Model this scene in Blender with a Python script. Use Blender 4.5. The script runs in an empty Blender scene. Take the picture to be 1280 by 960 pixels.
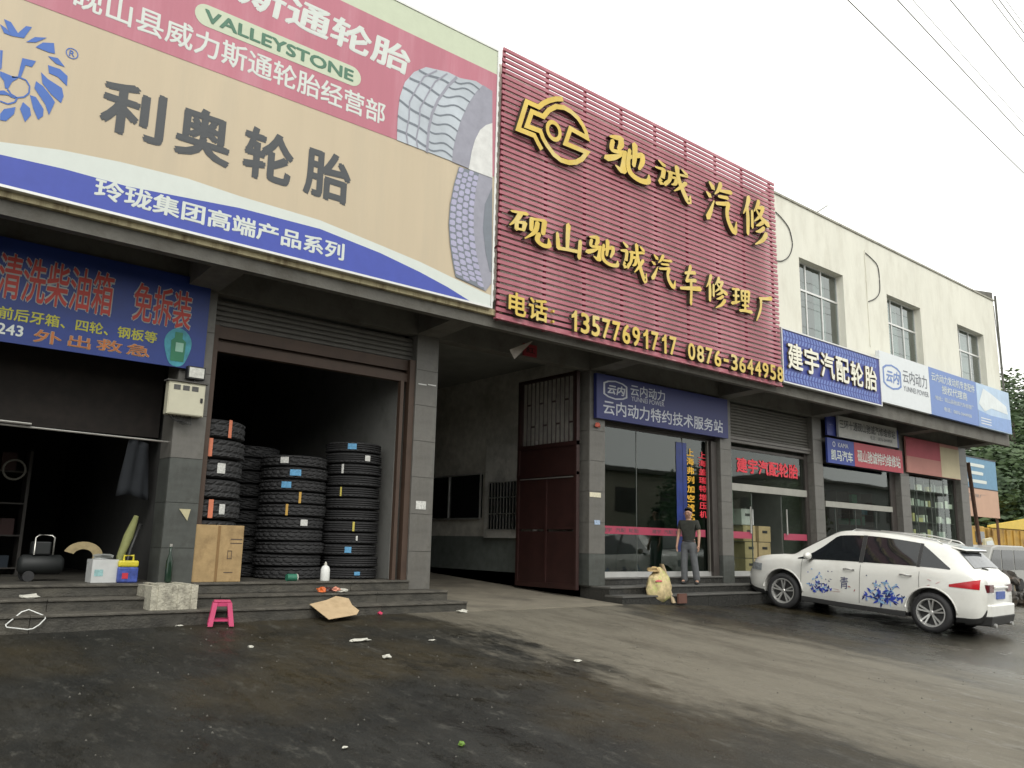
import bpy, bmesh, math, random
from mathutils import Vector, Matrix, noise
import numpy as np
random.seed(7)
D = bpy.data
SC = bpy.context.scene
COL = SC.collection
R = math.radians

# ------------------------------------------------------------------ camera
F_PX, YAW, PITCH, ROLL = 1029.04, R(39.3277), R(10.9876), R(1.28307)
CAM = Vector((0, 0, 1.0))
_f = Vector((math.sin(YAW) * math.cos(PITCH), math.cos(YAW) * math.cos(PITCH), math.sin(PITCH)))
_r = Vector((math.cos(YAW), -math.sin(YAW), 0))
_u = _r.cross(_f)
_c, _s = math.cos(ROLL), math.sin(ROLL)
_R, _U = _c * _r + _s * _u, -_s * _r + _c * _u
cam_data = D.cameras.new('camera')
cam_data.sensor_width = 36
cam_data.lens = F_PX / 1280 * 36
cam_data.clip_start = 0.05
cam_data.clip_end = 3000
cam = D.objects.new('camera', cam_data)
COL.objects.link(cam)
cam.matrix_world = Matrix(((_R.x, _U.x, -_f.x, CAM.x), (_R.y, _U.y, -_f.y, CAM.y), (_R.z, _U.z, -_f.z, CAM.z), (0, 0, 0, 1)))
SC.camera = cam

# ------------------------------------------------------------------ world, sun, exposure
SUN_EL, SUN_AZ = R(44), R(205)      # azimuth measured from +Y towards +X
w = D.worlds.new('World')
SC.world = w
w.use_nodes = True
nt = w.node_tree
nt.nodes.clear()
sky = nt.nodes.new('ShaderNodeTexSky')
sky.sky_type = 'NISHITA'
sky.sun_disc = False
sky.sun_elevation = SUN_EL
sky.sun_rotation = SUN_AZ
sky.dust_density = 4
sky.air_density = 1.0
hs = nt.nodes.new('ShaderNodeHueSaturation')
hs.inputs['Saturation'].default_value = 0.10
mx = nt.nodes.new('ShaderNodeMixRGB')
mx.inputs[0].default_value = 0.75
mx.inputs[2].default_value = (15.6, 15.7, 15.0, 1)
bg = nt.nodes.new('ShaderNodeBackground')
bg.inputs['Strength'].default_value = 0.10
wo = nt.nodes.new('ShaderNodeOutputWorld')
nt.links.new(sky.outputs[0], hs.inputs['Color'])
nt.links.new(hs.outputs[0], mx.inputs[1])
nt.links.new(mx.outputs[0], bg.inputs['Color'])
nt.links.new(bg.outputs[0], wo.inputs['Surface'])
sl = D.lights.new('sun', 'SUN')
sl.energy = 1.2
sl.angle = R(30)
sl.color = (1.0, 0.97, 0.92)
sun = D.objects.new('sun', sl)
COL.objects.link(sun)
_d = Vector((math.sin(SUN_AZ) * math.cos(SUN_EL), math.cos(SUN_AZ) * math.cos(SUN_EL), math.sin(SUN_EL)))
sun.rotation_euler = _d.to_track_quat('Z', 'Y').to_euler()
sun.location = (0, -5, 30)
SC.view_settings.view_transform = 'Standard'
SC.view_settings.look = 'None'
SC.view_settings.exposure = 0.34
SC.view_settings.gamma = 1.0
SC.cycles.max_bounces = 7
SC.cycles.transparent_max_bounces = 10
SC.cycles.use_denoising = True

# ------------------------------------------------------------------ measuring helpers (photo px at 1280x960 -> a point on a real plane)
def ray(px, py):
    return _R * ((px - 640) / F_PX) + _U * (-(py - 480) / F_PX) + _f
def fx(px, py, Y):
    """X and Z of the facade-parallel plane at depth Y seen at this pixel"""
    r = ray(px, py); t = (Y - CAM.y) / r.y
    return (CAM.x + r.x * t, CAM.z + r.z * t)
K = 0.08
Y0G = 10.2
def sst(a, b, x):
    t = min(max((x - a) / (b - a), 0), 1); return t * t * (3 - 2 * t)
def gz(y, x=8.0):
    z = -K * (Y0G - max(y, 0.0)) if y < Y0G else 0.0
    return z - 0.05 * (1 - sst(1.5, 6.5, x)) - 0.10 * sst(11, 14, x) - 0.25 * sst(19, 28, x)
def gp(px, py):
    """the point of the forecourt seen at this photo pixel"""
    r = ray(px, py); t0, t1 = 1.0, 60.0
    for i in range(60):
        t = (t0 + t1) / 2; p = CAM + r * t
        if p.z > gz(p.y, p.x): t0 = t
        else: t1 = t
    return CAM + r * t1

# ------------------------------------------------------------------ materials
MATS = {}
def mat(name, col, rough=0.6, metal=0.0, vary=0.12, scale=6.0, bump=0.0, bscale=40.0, stain=None, stain_amt=0.0,
        stain_scale=2.0, stretch=None, spec=0.5, coat=0.0, emit=0.0):
    if name in MATS: return MATS[name]
    m = D.materials.new(name); m.use_nodes = True
    n = m.node_tree; b = n.nodes['Principled BSDF']
    b.inputs['Roughness'].default_value = rough
    b.inputs['Metallic'].default_value = metal
    b.inputs['Specular IOR Level'].default_value = spec
    if coat: b.inputs['Coat Weight'].default_value = coat; b.inputs['Coat Roughness'].default_value = 0.06
    tc = n.nodes.new('ShaderNodeTexCoord'); mp = n.nodes.new('ShaderNodeMapping')
    n.links.new(tc.outputs['Object'], mp.inputs['Vector'])
    if stretch: mp.inputs['Scale'].default_value = stretch
    ns = n.nodes.new('ShaderNodeTexNoise'); ns.inputs['Scale'].default_value = scale; ns.inputs['Detail'].default_value = 6
    ns.inputs['Roughness'].default_value = 0.65
    n.links.new(mp.outputs[0], ns.inputs['Vector'])
    rp = n.nodes.new('ShaderNodeValToRGB')
    rp.color_ramp.elements[0].position = 0.3; rp.color_ramp.elements[1].position = 0.7
    c = Vector(col[:3])
    rp.color_ramp.elements[0].color = (*(c * (1 - vary)), 1)
    rp.color_ramp.elements[1].color = (*(c * (1 + vary)), 1)
    n.links.new(ns.outputs['Fac'], rp.inputs['Fac'])
    out = rp.outputs[0]
    if stain is not None:
        s2 = n.nodes.new('ShaderNodeTexNoise'); s2.inputs['Scale'].default_value = stain_scale; s2.inputs['Detail'].default_value = 8
        s2.inputs['Roughness'].default_value = 0.7
        n.links.new(mp.outputs[0], s2.inputs['Vector'])
        r2 = n.nodes.new('ShaderNodeValToRGB')
        r2.color_ramp.elements[0].position = 0.48; r2.color_ramp.elements[1].position = 0.68
        r2.color_ramp.elements[0].color = (0, 0, 0, 1); r2.color_ramp.elements[1].color = (stain_amt,) * 3 + (1,)
        n.links.new(s2.outputs['Fac'], r2.inputs['Fac'])
        m2 = n.nodes.new('ShaderNodeMixRGB')
        n.links.new(r2.outputs[0], m2.inputs[0]); n.links.new(out, m2.inputs[1]); m2.inputs[2].default_value = (*stain[:3], 1)
        out = m2.outputs[0]
    n.links.new(out, b.inputs['Base Color'])
    if bump:
        bn = n.nodes.new('ShaderNodeTexNoise'); bn.inputs['Scale'].default_value = bscale; bn.inputs['Detail'].default_value = 5
        n.links.new(mp.outputs[0], bn.inputs['Vector'])
        bp = n.nodes.new('ShaderNodeBump'); bp.inputs['Strength'].default_value = bump; bp.inputs['Distance'].default_value = 0.02
        n.links.new(bn.outputs['Fac'], bp.inputs['Height']); n.links.new(bp.outputs[0], b.inputs['Normal'])
    if emit:
        n.links.new(out, b.inputs['Emission Color']); b.inputs['Emission Strength'].default_value = emit
    MATS[name] = m
    return m

def glass_mat(name, tint=(0.5, 0.6, 0.6), refl=0.12, rough=0.02):
    m = D.materials.new(name); m.use_nodes = True; n = m.node_tree; n.nodes.clear()
    o = n.nodes.new('ShaderNodeOutputMaterial'); mi = n.nodes.new('ShaderNodeMixShader')
    t = n.nodes.new('ShaderNodeBsdfTransparent'); g = n.nodes.new('ShaderNodeBsdfGlossy'); g.inputs['Roughness'].default_value = rough
    g.inputs['Color'].default_value = (0.9, 0.95, 0.93, 1)
    t.inputs['Color'].default_value = (*tint, 1)
    fr = n.nodes.new('ShaderNodeFresnel'); fr.inputs['IOR'].default_value = 1.5
    ad = n.nodes.new('ShaderNodeMath'); ad.operation = 'ADD'; ad.inputs[1].default_value = refl; ad.use_clamp = True
    n.links.new(fr.outputs[0], ad.inputs[0]); ge = n.nodes.new('ShaderNodeNewGeometry'); iv = n.nodes.new('ShaderNodeMath'); iv.operation = 'SUBTRACT'; iv.inputs[0].default_value = 1.0; n.links.new(ge.outputs['Backfacing'], iv.inputs[1])
    mu = n.nodes.new('ShaderNodeMath'); mu.operation = 'MULTIPLY'; n.links.new(ad.outputs[0], mu.inputs[0]); n.links.new(iv.outputs[0], mu.inputs[1]); n.links.new(mu.outputs[0], mi.inputs[0])
    n.links.new(t.outputs[0], mi.inputs[1]); n.links.new(g.outputs[0], mi.inputs[2]); n.links.new(mi.outputs[0], o.inputs[0])
    ns = n.nodes.new('ShaderNodeTexNoise'); ns.inputs['Scale'].default_value = 1.2
    bp = n.nodes.new('ShaderNodeBump'); bp.inputs['Strength'].default_value = 0.05; bp.inputs['Distance'].default_value = 0.05
    n.links.new(ns.outputs['Fac'], bp.inputs['Height']); n.links.new(bp.outputs[0], g.inputs['Normal'])
    return m

M_CREAM = mat('cream_painted_plaster', (0.66, 0.65, 0.565), 0.85, vary=0.06, scale=1.2, bump=0.3, bscale=14, stain=(0.50, 0.48, 0.40), stain_amt=0.6, stain_scale=1.1, stretch=(1.3, 1, 0.42))
M_YELLOW = mat('stained_yellow_fascia', (0.50, 0.44, 0.27), 0.85, vary=0.15, scale=3, stain=(0.14, 0.09, 0.05), stain_amt=0.9, stain_scale=3.5, stretch=(1.6, 1, 0.12))
M_CONC = mat('grey_concrete', (0.125, 0.12, 0.105), 0.9, vary=0.15, scale=3, bump=0.3, bscale=30, stain=(0.075, 0.068, 0.055), stain_amt=0.8, stain_scale=2)
M_CONCD = mat('dark_concrete', (0.10, 0.098, 0.09), 0.9, vary=0.2, scale=3, bump=0.3, stain=(0.04, 0.035, 0.03), stain_amt=0.7, stain_scale=2)
M_STEP = mat('worn_dark_step_concrete', (0.048, 0.045, 0.037), 0.7, vary=0.45, scale=7, bump=0.5, bscale=45, stain=(0.13, 0.118, 0.09), stain_amt=0.5, stain_scale=3, stretch=(0.7, 1, 1))
M_TILE = mat('grey_stone_tile', (0.125, 0.120, 0.108), 0.45, vary=0.16, scale=5, bump=0.08, bscale=90, stain=(0.075, 0.070, 0.058), stain_amt=0.7, stain_scale=2.2)
M_TILED = mat('blue_grey_stone_tile', (0.068, 0.073, 0.066), 0.5, vary=0.2, scale=5, stain=(0.035, 0.035, 0.03), stain_amt=0.8, stain_scale=3)
M_GRAN = mat('black_granite', (0.030, 0.030, 0.028), 0.25, vary=0.6, scale=60, stain=(0.09, 0.085, 0.075), stain_amt=0.6, stain_scale=30)
M_GRANE = mat('granite_nosing', (0.10, 0.098, 0.09), 0.4, vary=0.3, scale=40)
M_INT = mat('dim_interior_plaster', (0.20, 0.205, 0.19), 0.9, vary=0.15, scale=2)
M_INTD = mat('shade_dark_plaster', (0.030, 0.030, 0.028), 0.95, vary=0.3, scale=2)  # deep shade of the interiors is put into this near-black plaster tone
M_INTL = mat('pale_interior_plaster', (0.22, 0.22, 0.205), 0.9, vary=0.1, scale=2, stain=(0.12, 0.12, 0.11), stain_amt=0.7, stain_scale=2)
M_SLATM = mat('faded_red_slat_paint', (0.37, 0.115, 0.145), 0.5, vary=0.22, scale=2.5, stain=(0.46, 0.24, 0.27), stain_amt=0.5, stain_scale=2.5, stretch=(0.6, 1, 1))
M_SLATF = mat('dark_red_frame_paint', (0.20, 0.02, 0.04), 0.5, vary=0.2)
M_GOLD = mat('yellow_letter_face', (0.56, 0.40, 0.08), 0.32, metal=.35, vary=0.14, scale=2, stain=(0.6, 0.52, 0.26), stain_amt=0.6, stain_scale=1.5)
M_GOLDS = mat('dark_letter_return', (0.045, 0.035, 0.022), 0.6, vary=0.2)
M_ALU = mat('aluminium_frame', (0.62, 0.62, 0.60), 0.4, metal=0.6, vary=0.06)
M_STEEL = mat('brushed_steel', (0.55, 0.54, 0.50), 0.35, metal=0.8, vary=0.1, stretch=(1, 1, 8))
M_DKFRAME = mat('dark_brown_frame', (0.045, 0.038, 0.034), 0.5, vary=0.2)
M_BROWN = mat('rusty_brown_shutter', (0.06, 0.036, 0.024), 0.6, vary=0.25, scale=4, stain=(0.05, 0.03, 0.02), stain_amt=0.6)
M_SHUT = mat('grey_shutter_slat', (0.085, 0.08, 0.068), 0.5, vary=0.15, scale=3, stain=(0.09, 0.08, 0.07), stain_amt=0.4)
M_GATE = mat('dark_red_gate_paint', (0.026, 0.009, 0.0075), 0.5, vary=0.25, scale=4)
M_RUB = mat('tyre_rubber', (0.022, 0.022, 0.023), 0.7, vary=0.25, scale=10, bump=0.1)
M_CARD = mat('brown_cardboard', (0.36, 0.25, 0.12), 0.85, vary=0.2, scale=5, bump=.3, bscale=8, stain=(0.20, 0.13, 0.06), stain_amt=0.7, stain_scale=4)
M_WHITE = mat('white_plastic', (0.72, 0.73, 0.70), 0.5, vary=0.06)
M_PAPER = mat('white_paper', (0.50, 0.49, 0.43), 0.8, vary=0.1, scale=30)
M_PINK = mat('pink_plastic', (0.50, 0.05, 0.14), 0.45, vary=0.10)
M_BLACK = mat('black_plastic', (0.018, 0.018, 0.018), 0.5, vary=0.2)
M_GLASS = glass_mat('shop_glass', (0.50, 0.62, 0.56), 0.04)
M_CLGLASS = glass_mat('clear_shop_glass', (0.88, 0.93, 0.89), 0.02)
M_WGLASS = glass_mat('window_glass', (0.6, 0.68, 0.68), 0.16)
M_CAR = mat('white_car_paint', (0.70, 0.70, 0.655), 0.3, vary=0.03, scale=3, coat=1.0, stain=(0.50, 0.48, 0.42), stain_amt=0.35, stain_scale=2.0)
M_CGLASS = mat('dark_tinted_car_glass', (0.012, 0.014, 0.016), 0.05, vary=0.2, spec=0.7)
M_TRIM = mat('black_trim', (0.022, 0.022, 0.022), 0.55, vary=0.15)
M_ALLOY = mat('silver_alloy', (0.62, 0.62, 0.60), 0.3, metal=0.7, vary=0.05)
M_WIRE = mat('black_cable', (0.03, 0.03, 0.03), 0.7)

def C(name, r, g, b, rough=0.6, **k):
    return mat(name, (r, g, b), rough, **k)

# ------------------------------------------------------------------ mesh helpers
class MB:
    def __init__(s): s.v = []; s.f = []; s.m = []
    def box(s, x0, x1, y0, y1, z0, z1, mi=0):
        b = len(s.v)
        s.v += [(x0, y0, z0), (x1, y0, z0), (x1, y1, z0), (x0, y1, z0), (x0, y0, z1), (x1, y0, z1), (x1, y1, z1), (x0, y1, z1)]
        for q in ((0, 3, 2, 1), (4, 5, 6, 7), (0, 1, 5, 4), (1, 2, 6, 5), (2, 3, 7, 6), (3, 0, 4, 7)):
            s.f.append([b + i for i in q]); s.m.append(mi)
        return s
    def poly(s, pts, mi=0):
        b = len(s.v); s.v += [tuple(p) for p in pts]; s.f.append(list(range(b, b + len(pts)))); s.m.append(mi); return s
    def hexa(s, p8, mi=0):
        b = len(s.v); s.v += [tuple(p) for p in p8]
        for q in ((0, 3, 2, 1), (4, 5, 6, 7), (0, 1, 5, 4), (1, 2, 6, 5), (2, 3, 7, 6), (3, 0, 4, 7)):
            s.f.append([b + i for i in q]); s.m.append(mi)
        return s
    def xz(s, pts, y0, y1, mi=0, side=None):
        """prism from an outline in the XZ plane, front at y0"""
        side = mi if side is None else side
        a = sum(pts[i][0] * pts[(i + 1) % len(pts)][1] - pts[(i + 1) % len(pts)][0] * pts[i][1] for i in range(len(pts)))
        if a < 0: pts = pts[::-1]
        n = len(pts); b = len(s.v)
        s.v += [(x, y0, z) for x, z in pts] + [(x, y1, z) for x, z in pts]
        s.f.append([b + i for i in range(n)]); s.m.append(mi)
        s.f.append([b + n + i for i in range(n)][::-1]); s.m.append(side)
        for i in range(n):
            j = (i + 1) % n
            s.f.append([b + j, b + i, b + n + i, b + n + j]); s.m.append(side)
        return s
    def tube(s, path, r, seg=6, mi=0, cap=True):
        path = [Vector(p) for p in path]; n = len(path); b = len(s.v)
        rr = r if isinstance(r, (list, tuple)) else [r] * n
        up0 = None
        for i, p in enumerate(path):
            d = (path[min(i + 1, n - 1)] - path[max(i - 1, 0)]).normalized()
            if up0 is None: up0 = Vector((0, 0, 1)) if abs(d.z) < 0.9 else Vector((1, 0, 0))
            a = d.cross(up0)
            if a.length < 1e-4: a = d.cross(Vector((0, 1, 0)))
            a.normalize(); c = d.cross(a)
            for k in range(seg):
                t = 2 * math.pi * k / seg
                s.v.append(tuple(p + (a * math.cos(t) + c * math.sin(t)) * rr[i]))
        for i in range(n - 1):
            for k in range(seg):
                k2 = (k + 1) % seg
                s.f.append([b + i * seg + k, b + i * seg + k2, b + (i + 1) * seg + k2, b + (i + 1) * seg + k]); s.m.append(mi)
        if cap:
            s.f.append([b + k for k in range(seg)]); s.m.append(mi)
            s.f.append([b + (n - 1) * seg + k for k in range(seg)]); s.m.append(mi)
        return s
    def lathe(s, prof, seg=32, axis='Z', c=(0, 0, 0), mi=0, closed=False, fn=None):
        b = len(s.v); n = len(prof)
        for k in range(seg):
            t = 2 * math.pi * k / seg
            for j, (r, h) in enumerate(prof):
                if fn: r, h = fn(k, j, r, h)
                x, y = r * math.cos(t), r * math.sin(t)
                if axis == 'Z': p = (c[0] + x, c[1] + y, c[2] + h)
                elif axis == 'Y': p = (c[0] + x, c[1] + h, c[2] + y)
                else: p = (c[0] + h, c[1] + x, c[2] + y)
                s.v.append(p)
        for k in range(seg):
            k2 = (k + 1) % seg
            for j in range(n if closed else n - 1):
                j2 = (j + 1) % n
                s.f.append([b + k * n + j, b + k2 * n + j, b + k2 * n + j2, b + k * n + j2]); s.m.append(mi)
        return s
    def mesh(s, name, mats, smooth=False, off=(0, 0, 0)):
        me = D.meshes.new(name)
        me.from_pydata([(x - off[0], y - off[1], z - off[2]) for x, y, z in s.v], [], s.f)
        for m in (mats if isinstance(mats, (list, tuple)) else [mats]): me.materials.append(m)
        me.polygons.foreach_set('material_index', s.m)
        if smooth: me.polygons.foreach_set('use_smooth', [True] * len(me.polygons))
        me.update()
        return me
    def build(s, name, mats, parent=None, smooth=False, world=True, fixn=False, autos=None):
        off = wloc(parent) if (parent is not None and world) else (0, 0, 0)
        me = s.mesh(name, mats, smooth or autos is not None, off)
        if fixn or autos is not None:
            bm = bmesh.new(); bm.from_mesh(me)
            bmesh.ops.recalc_face_normals(bm, faces=bm.faces)
            bm.to_mesh(me); bm.free()
        if autos is not None: me.set_sharp_from_angle(angle=R(autos))
        return link(name, me, parent)
def wloc(o):
    v = Vector((0, 0, 0))
    while o is not None: v = v + Vector(o.location); o = o.parent
    return v
def link(name, me, parent=None):
    o = D.objects.new(name, me); COL.objects.link(o)
    if parent is not None: o.parent = parent
    return o
def tag(o, label=None, cat=None, group=None, kind=None):
    if label: o['label'] = label
    if cat: o['category'] = cat
    if group: o['group'] = group
    if kind: o['kind'] = kind
    return o
def thing(name, label, cat, loc=(0, 0, 0), rz=0, group=None):
    o = D.objects.new(name, None); COL.objects.link(o)
    o.empty_display_size = 0.2
    o.location = loc; o.rotation_euler = (0, 0, rz)
    return tag(o, label, cat, group)
def copy_tree(o, parent=None):
    c = o.copy(); COL.objects.link(c); c.parent = parent
    for ch in list(o.children): copy_tree(ch, c)
    return c
def inst(name, me, parent, loc, rz=0):
    o = link(name, me, parent); o.location = Vector(loc) - wloc(parent) if parent is not None else loc
    o.rotation_euler.z = rz
    return o
def bevel(o, w=0.01, seg=2):
    m = o.modifiers.new('bevel', 'BEVEL'); m.width = w; m.segments = seg; m.limit_method = 'ANGLE'; m.angle_limit = R(40)
    return o

# ------------------------------------------------------------------ lettering
def text_mesh(txt, bold=0.0, res=3, extrude=0.0, spacing=1.0):
    cu = D.curves.new('t', 'FONT'); cu.body = txt; cu.size = 1.0; cu.offset = bold; cu.resolution_u = res
    cu.extrude = extrude; cu.space_character = spacing
    ob = D.objects.new('t', cu); COL.objects.link(ob)
    dg = bpy.context.evaluated_depsgraph_get()
    me = D.meshes.new_from_object(ob.evaluated_get(dg))
    D.objects.remove(ob); D.curves.remove(cu)
    return me
def bb(me):
    n = len(me.vertices); a = np.empty(n * 3); me.vertices.foreach_get('co', a); a = a.reshape(-1, 3)
    return a, a.min(0), a.max(0)
BOLD = 1.0
def put_text(name, txt, X0, X1, Z0, Z1, Y, mats, parent, bold=0.01, extrude=0.0, depth=0.0, res=3, spacing=1.0, slant=0.0, fit=None, side=False):
    """text on a facade-parallel plane, filling X0..X1, Z0..Z1, its face at Y; depth>0 gives it real thickness"""
    me = text_mesh(txt, 0.0, res, 0.5 if depth > 0 else 0.0, spacing)
    a, lo, hi = bb(me)
    if len(a) == 0: raise RuntimeError('no glyphs for ' + txt)
    off = wloc(parent) if parent is not None else Vector((0, 0, 0))
    bw = bold * BOLD
    sx = (X1 - X0) / (hi[0] - lo[0] + 2 * bw); sz = (Z1 - Z0) / (hi[1] - lo[1] + 2 * bw)
    if bw > 0:      # heavier strokes: slightly shifted copies of the glyphs, each a hair behind the last
        sh = [(0, 0), (1, .6), (-1, -.6), (.6, -1), (-.6, 1)]
        fs = [tuple(p.vertices) for p in me.polygons]; nv = len(a); vs = []; ff = []
        for i, (u, v) in enumerate(sh):
            b_ = a.copy(); b_[:, 0] += u * bw; b_[:, 1] += v * bw
            b_[:, 2] = b_[:, 2] * (1 - .012 * i) if depth > 0 else b_[:, 2] - i * 0.0004
            vs.append(b_); ff += [[q + i * nv for q in f_] for f_ in fs]
        a = np.concatenate(vs); me2 = D.meshes.new(name); me2.from_pydata(a.tolist(), [], ff); D.meshes.remove(me); me = me2
    x = X0 + (a[:, 0] - lo[0] + bw) * sx
    z = Z0 + (a[:, 1] - lo[1] + bw) * sz
    x = x + slant * (z - Z0)
    y = Y + (0.5 - a[:, 2]) * depth if depth > 0 else Y - a[:, 2]
    if side:   # on a plane that faces -X : X0..X1 are depths (Y), Y is the X of the plane
        co = np.stack([y, x, z], 1)
    else:
        co = np.stack([x, y, z], 1)
    co = co - np.array(off)
    me.vertices.foreach_set('co', co.ravel()); me.materials.clear()
    ml = mats if isinstance(mats, (list, tuple)) else [mats]
    for m in ml: me.materials.append(m)
    me.update()
    if len(ml) > 1:
        for p in me.polygons: p.material_index = 0 if p.normal.y < -0.8 else 1
    me.name = name
    return link(name, me, parent)
def tpx(name, txt, xl, yt, yb, xr, Y, mats, parent, **k):
    """text measured from the photo: left edge x, top and bottom there, right edge x"""
    X0, Zt = fx(xl, yt, Y); _, Zb = fx(xl, yb, Y); X1, _ = fx(xr, yb, Y)
    return put_text(name, txt, X0, X1, Zb, Zt, Y, mats, parent, **k)
def tcol(name, txt, xl, yt, yb, xr, Y, mats, parent, **k):
    """a vertical column of characters"""
    X0, Zt = fx(xl, yt, Y); X1, _ = fx(xr, yt, Y); _, Zb = fx(xl, yb, Y)
    n = len(txt); h = (Zt - Zb) / n
    for i, ch in enumerate(txt):
        put_text(name, ch, X0, X1, Zt - (i + 0.9) * h, Zt - (i + 0.1) * h, Y, mats, parent, **k)

def catmull(pts, n=5):
    out = []
    P = [pts[0]] + list(pts) + [pts[-1]]
    for i in range(1, len(P) - 2):
        p0, p1, p2, p3 = [np.array(q, float) for q in P[i - 1:i + 3]]
        for k in range(n):
            t = k / n
            out.append(0.5 * ((2 * p1) + (-p0 + p2) * t + (2 * p0 - 5 * p1 + 4 * p2 - p3) * t * t + (-p0 + 3 * p1 - 3 * p2 + p3) * t ** 3))
    out.append(np.array(pts[-1], float))
    return out
def ribbon(pts, n=4, sc=0.80):
    c = catmull(pts, n) if len(pts) > 2 else [np.array(pts[0], float) * (1 - t) + np.array(pts[1], float) * t for t in (0, .33, .66, 1)]
    L, Rr = [], []
    for i, p in enumerate(c):
        d = c[min(i + 1, len(c) - 1)][:2] - c[max(i - 1, 0)][:2]; l = np.hypot(*d)
        d = d / (l if l > 1e-6 else 1); nrm = np.array([-d[1], d[0]]); w = max(p[2], 1.2) * sc
        L.append(p[:2] + nrm * w); Rr.append(p[:2] - nrm * w)
    # blunt rounded ends
    d0 = c[0][:2] - c[1][:2]; d0 /= max(np.hypot(*d0), 1e-6); d1 = c[-1][:2] - c[-2][:2]; d1 /= max(np.hypot(*d1), 1e-6)
    return [tuple(q) for q in ([c[0][:2] + d0 * c[0][2] * sc] + L + [c[-1][:2] + d1 * c[-1][2] * sc] + Rr[::-1])]
BR = {
 '驰': [[(10,86,3),(22,90,7),(36,94,8)],[(34,92,8),(35,78,8),(29,64,5)],[(16,78,6),(13,60,6),(18,54,6),(44,62,6)],[(45,62,8),(43,40,9),(38,14,10),(22,20,2)],[(2,28,9),(18,38,8),(36,52,3)],
       [(50,50,4),(60,60,5),(84,76,8)],[(84,76,7),(84,58,7),(76,36,4)],[(66,94,8),(66,66,7),(63,38,5)],[(54,74,5),(50,36,6),(56,16,8),(76,8,8),(97,14,8),(99,32,2)]],
 '诚': [[(12,96,3),(26,86,8)],[(4,66,4),(25,70,8)],[(25,68,7),(22,42,7),(17,16,9),(34,36,2)],[(36,70,5),(60,75,5),(88,84,6)],[(43,72,7),(40,42,6),(28,14,3)],[(46,54,5),(58,57,6),(55,36,6),(46,28,3)],
       [(60,102,8),(63,66,7),(74,28,8),(92,-14,8),(96,16,2)],[(84,56,7),(70,32,6),(52,8,2)],[(74,100,4),(86,90,7)]],
 '汽': [[(14,94,4),(25,84,9)],[(4,66,3),(14,60,8)],[(6,4,9),(15,22,7),(27,52,2)],[(50,102,8),(42,84,6),(30,70,2)],[(46,84,4),(84,92,7)],[(42,68,4),(72,74,6)],
       [(34,48,5),(56,54,6),(74,60,7)],[(74,60,8),(68,36,7),(74,12,8),(92,-6,9),(99,22,2)]],
 '修': [[(24,100,9),(17,78,7),(2,52,2)],[(17,74,6),(18,40,8),(16,4,6)],[(35,68,6),(34,26,6)],[(62,102,8),(54,86,6),(42,70,2)],[(56,84,5),(80,90,7)],[(78,88,7),(64,64,6),(42,44,2)],[(50,78,4),(66,62,6),(96,50,10)],
       [(74,50,7),(60,40,5),(48,34,2)],[(78,36,7),(62,24,6),(46,18,2)],[(86,22,9),(70,2,7),(42,-16,2)]],
 '砚': [[(6,86,5),(24,90,6),(42,94,8)],[(27,88,8),(18,62,7),(2,36,2)],[(18,56,6),(18,28,6)],[(18,54,5),(38,60,7)],[(38,60,7),(34,32,5)],[(18,31,5),(35,34,5)],[(54,84,7),(53,42,6)],[(53,82,6),(70,87,6),(86,90,8)],[(86,90,8),(82,42,7)],
       [(68,76,7),(62,40,7),(38,6,2)],[(72,38,7),(68,14,8),(82,2,9),(98,8,8),(96,32,2)]],
 '山': [[(50,98,10),(48,62,9),(47,24,7)],[(12,62,6),(15,30,9),(16,18,8)],[(14,18,7),(48,22,6),(84,26,7)],[(92,60,8),(88,8,8)]],
 '车': [[(26,78,5),(50,84,6),(74,88,7)],[(52,102,9),(40,74,6),(30,56,6)],[(30,56,6),(54,62,6),(76,66,7)],[(2,30,5),(48,38,7),(98,46,9)],[(53,62,7),(53,30,7),(50,-6,7)]],
 '理': [[(4,82,5),(38,88,7)],[(8,56,5),(36,62,6)],[(0,24,8),(20,32,7),(42,42,2)],[(22,84,7),(20,30,7)],[(50,86,6),(51,46,6)],[(50,86,5),(90,92,8)],[(90,92,8),(85,48,6)],[(52,67,5),(84,71,5)],[(52,48,5),(84,52,5)],
       [(68,88,6),(66,10,7)],[(52,28,5),(84,33,6)],[(38,4,7),(66,10,7),(99,12,9)]],
 '厂': [[(24,82,6),(60,88,7),(94,96,10)],[(32,82,9),(30,52,7),(20,26,7),(2,-4,3)]],
}
def brush(ch, X0, X1, Z0, Z1, Y, depth, parent):
    mb = MB()
    for i, st in enumerate(BR[ch]):
        pts = [(X0 + x / 100 * (X1 - X0), Z0 + z / 100 * (Z1 - Z0)) for x, z in ribbon(st)]
        mb.xz(pts, Y - 0.0012 * i, Y + depth + 0.0007 * i, 0, 1)
    return mb.build('letter', [M_GOLD, M_GOLDS], parent)

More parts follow.
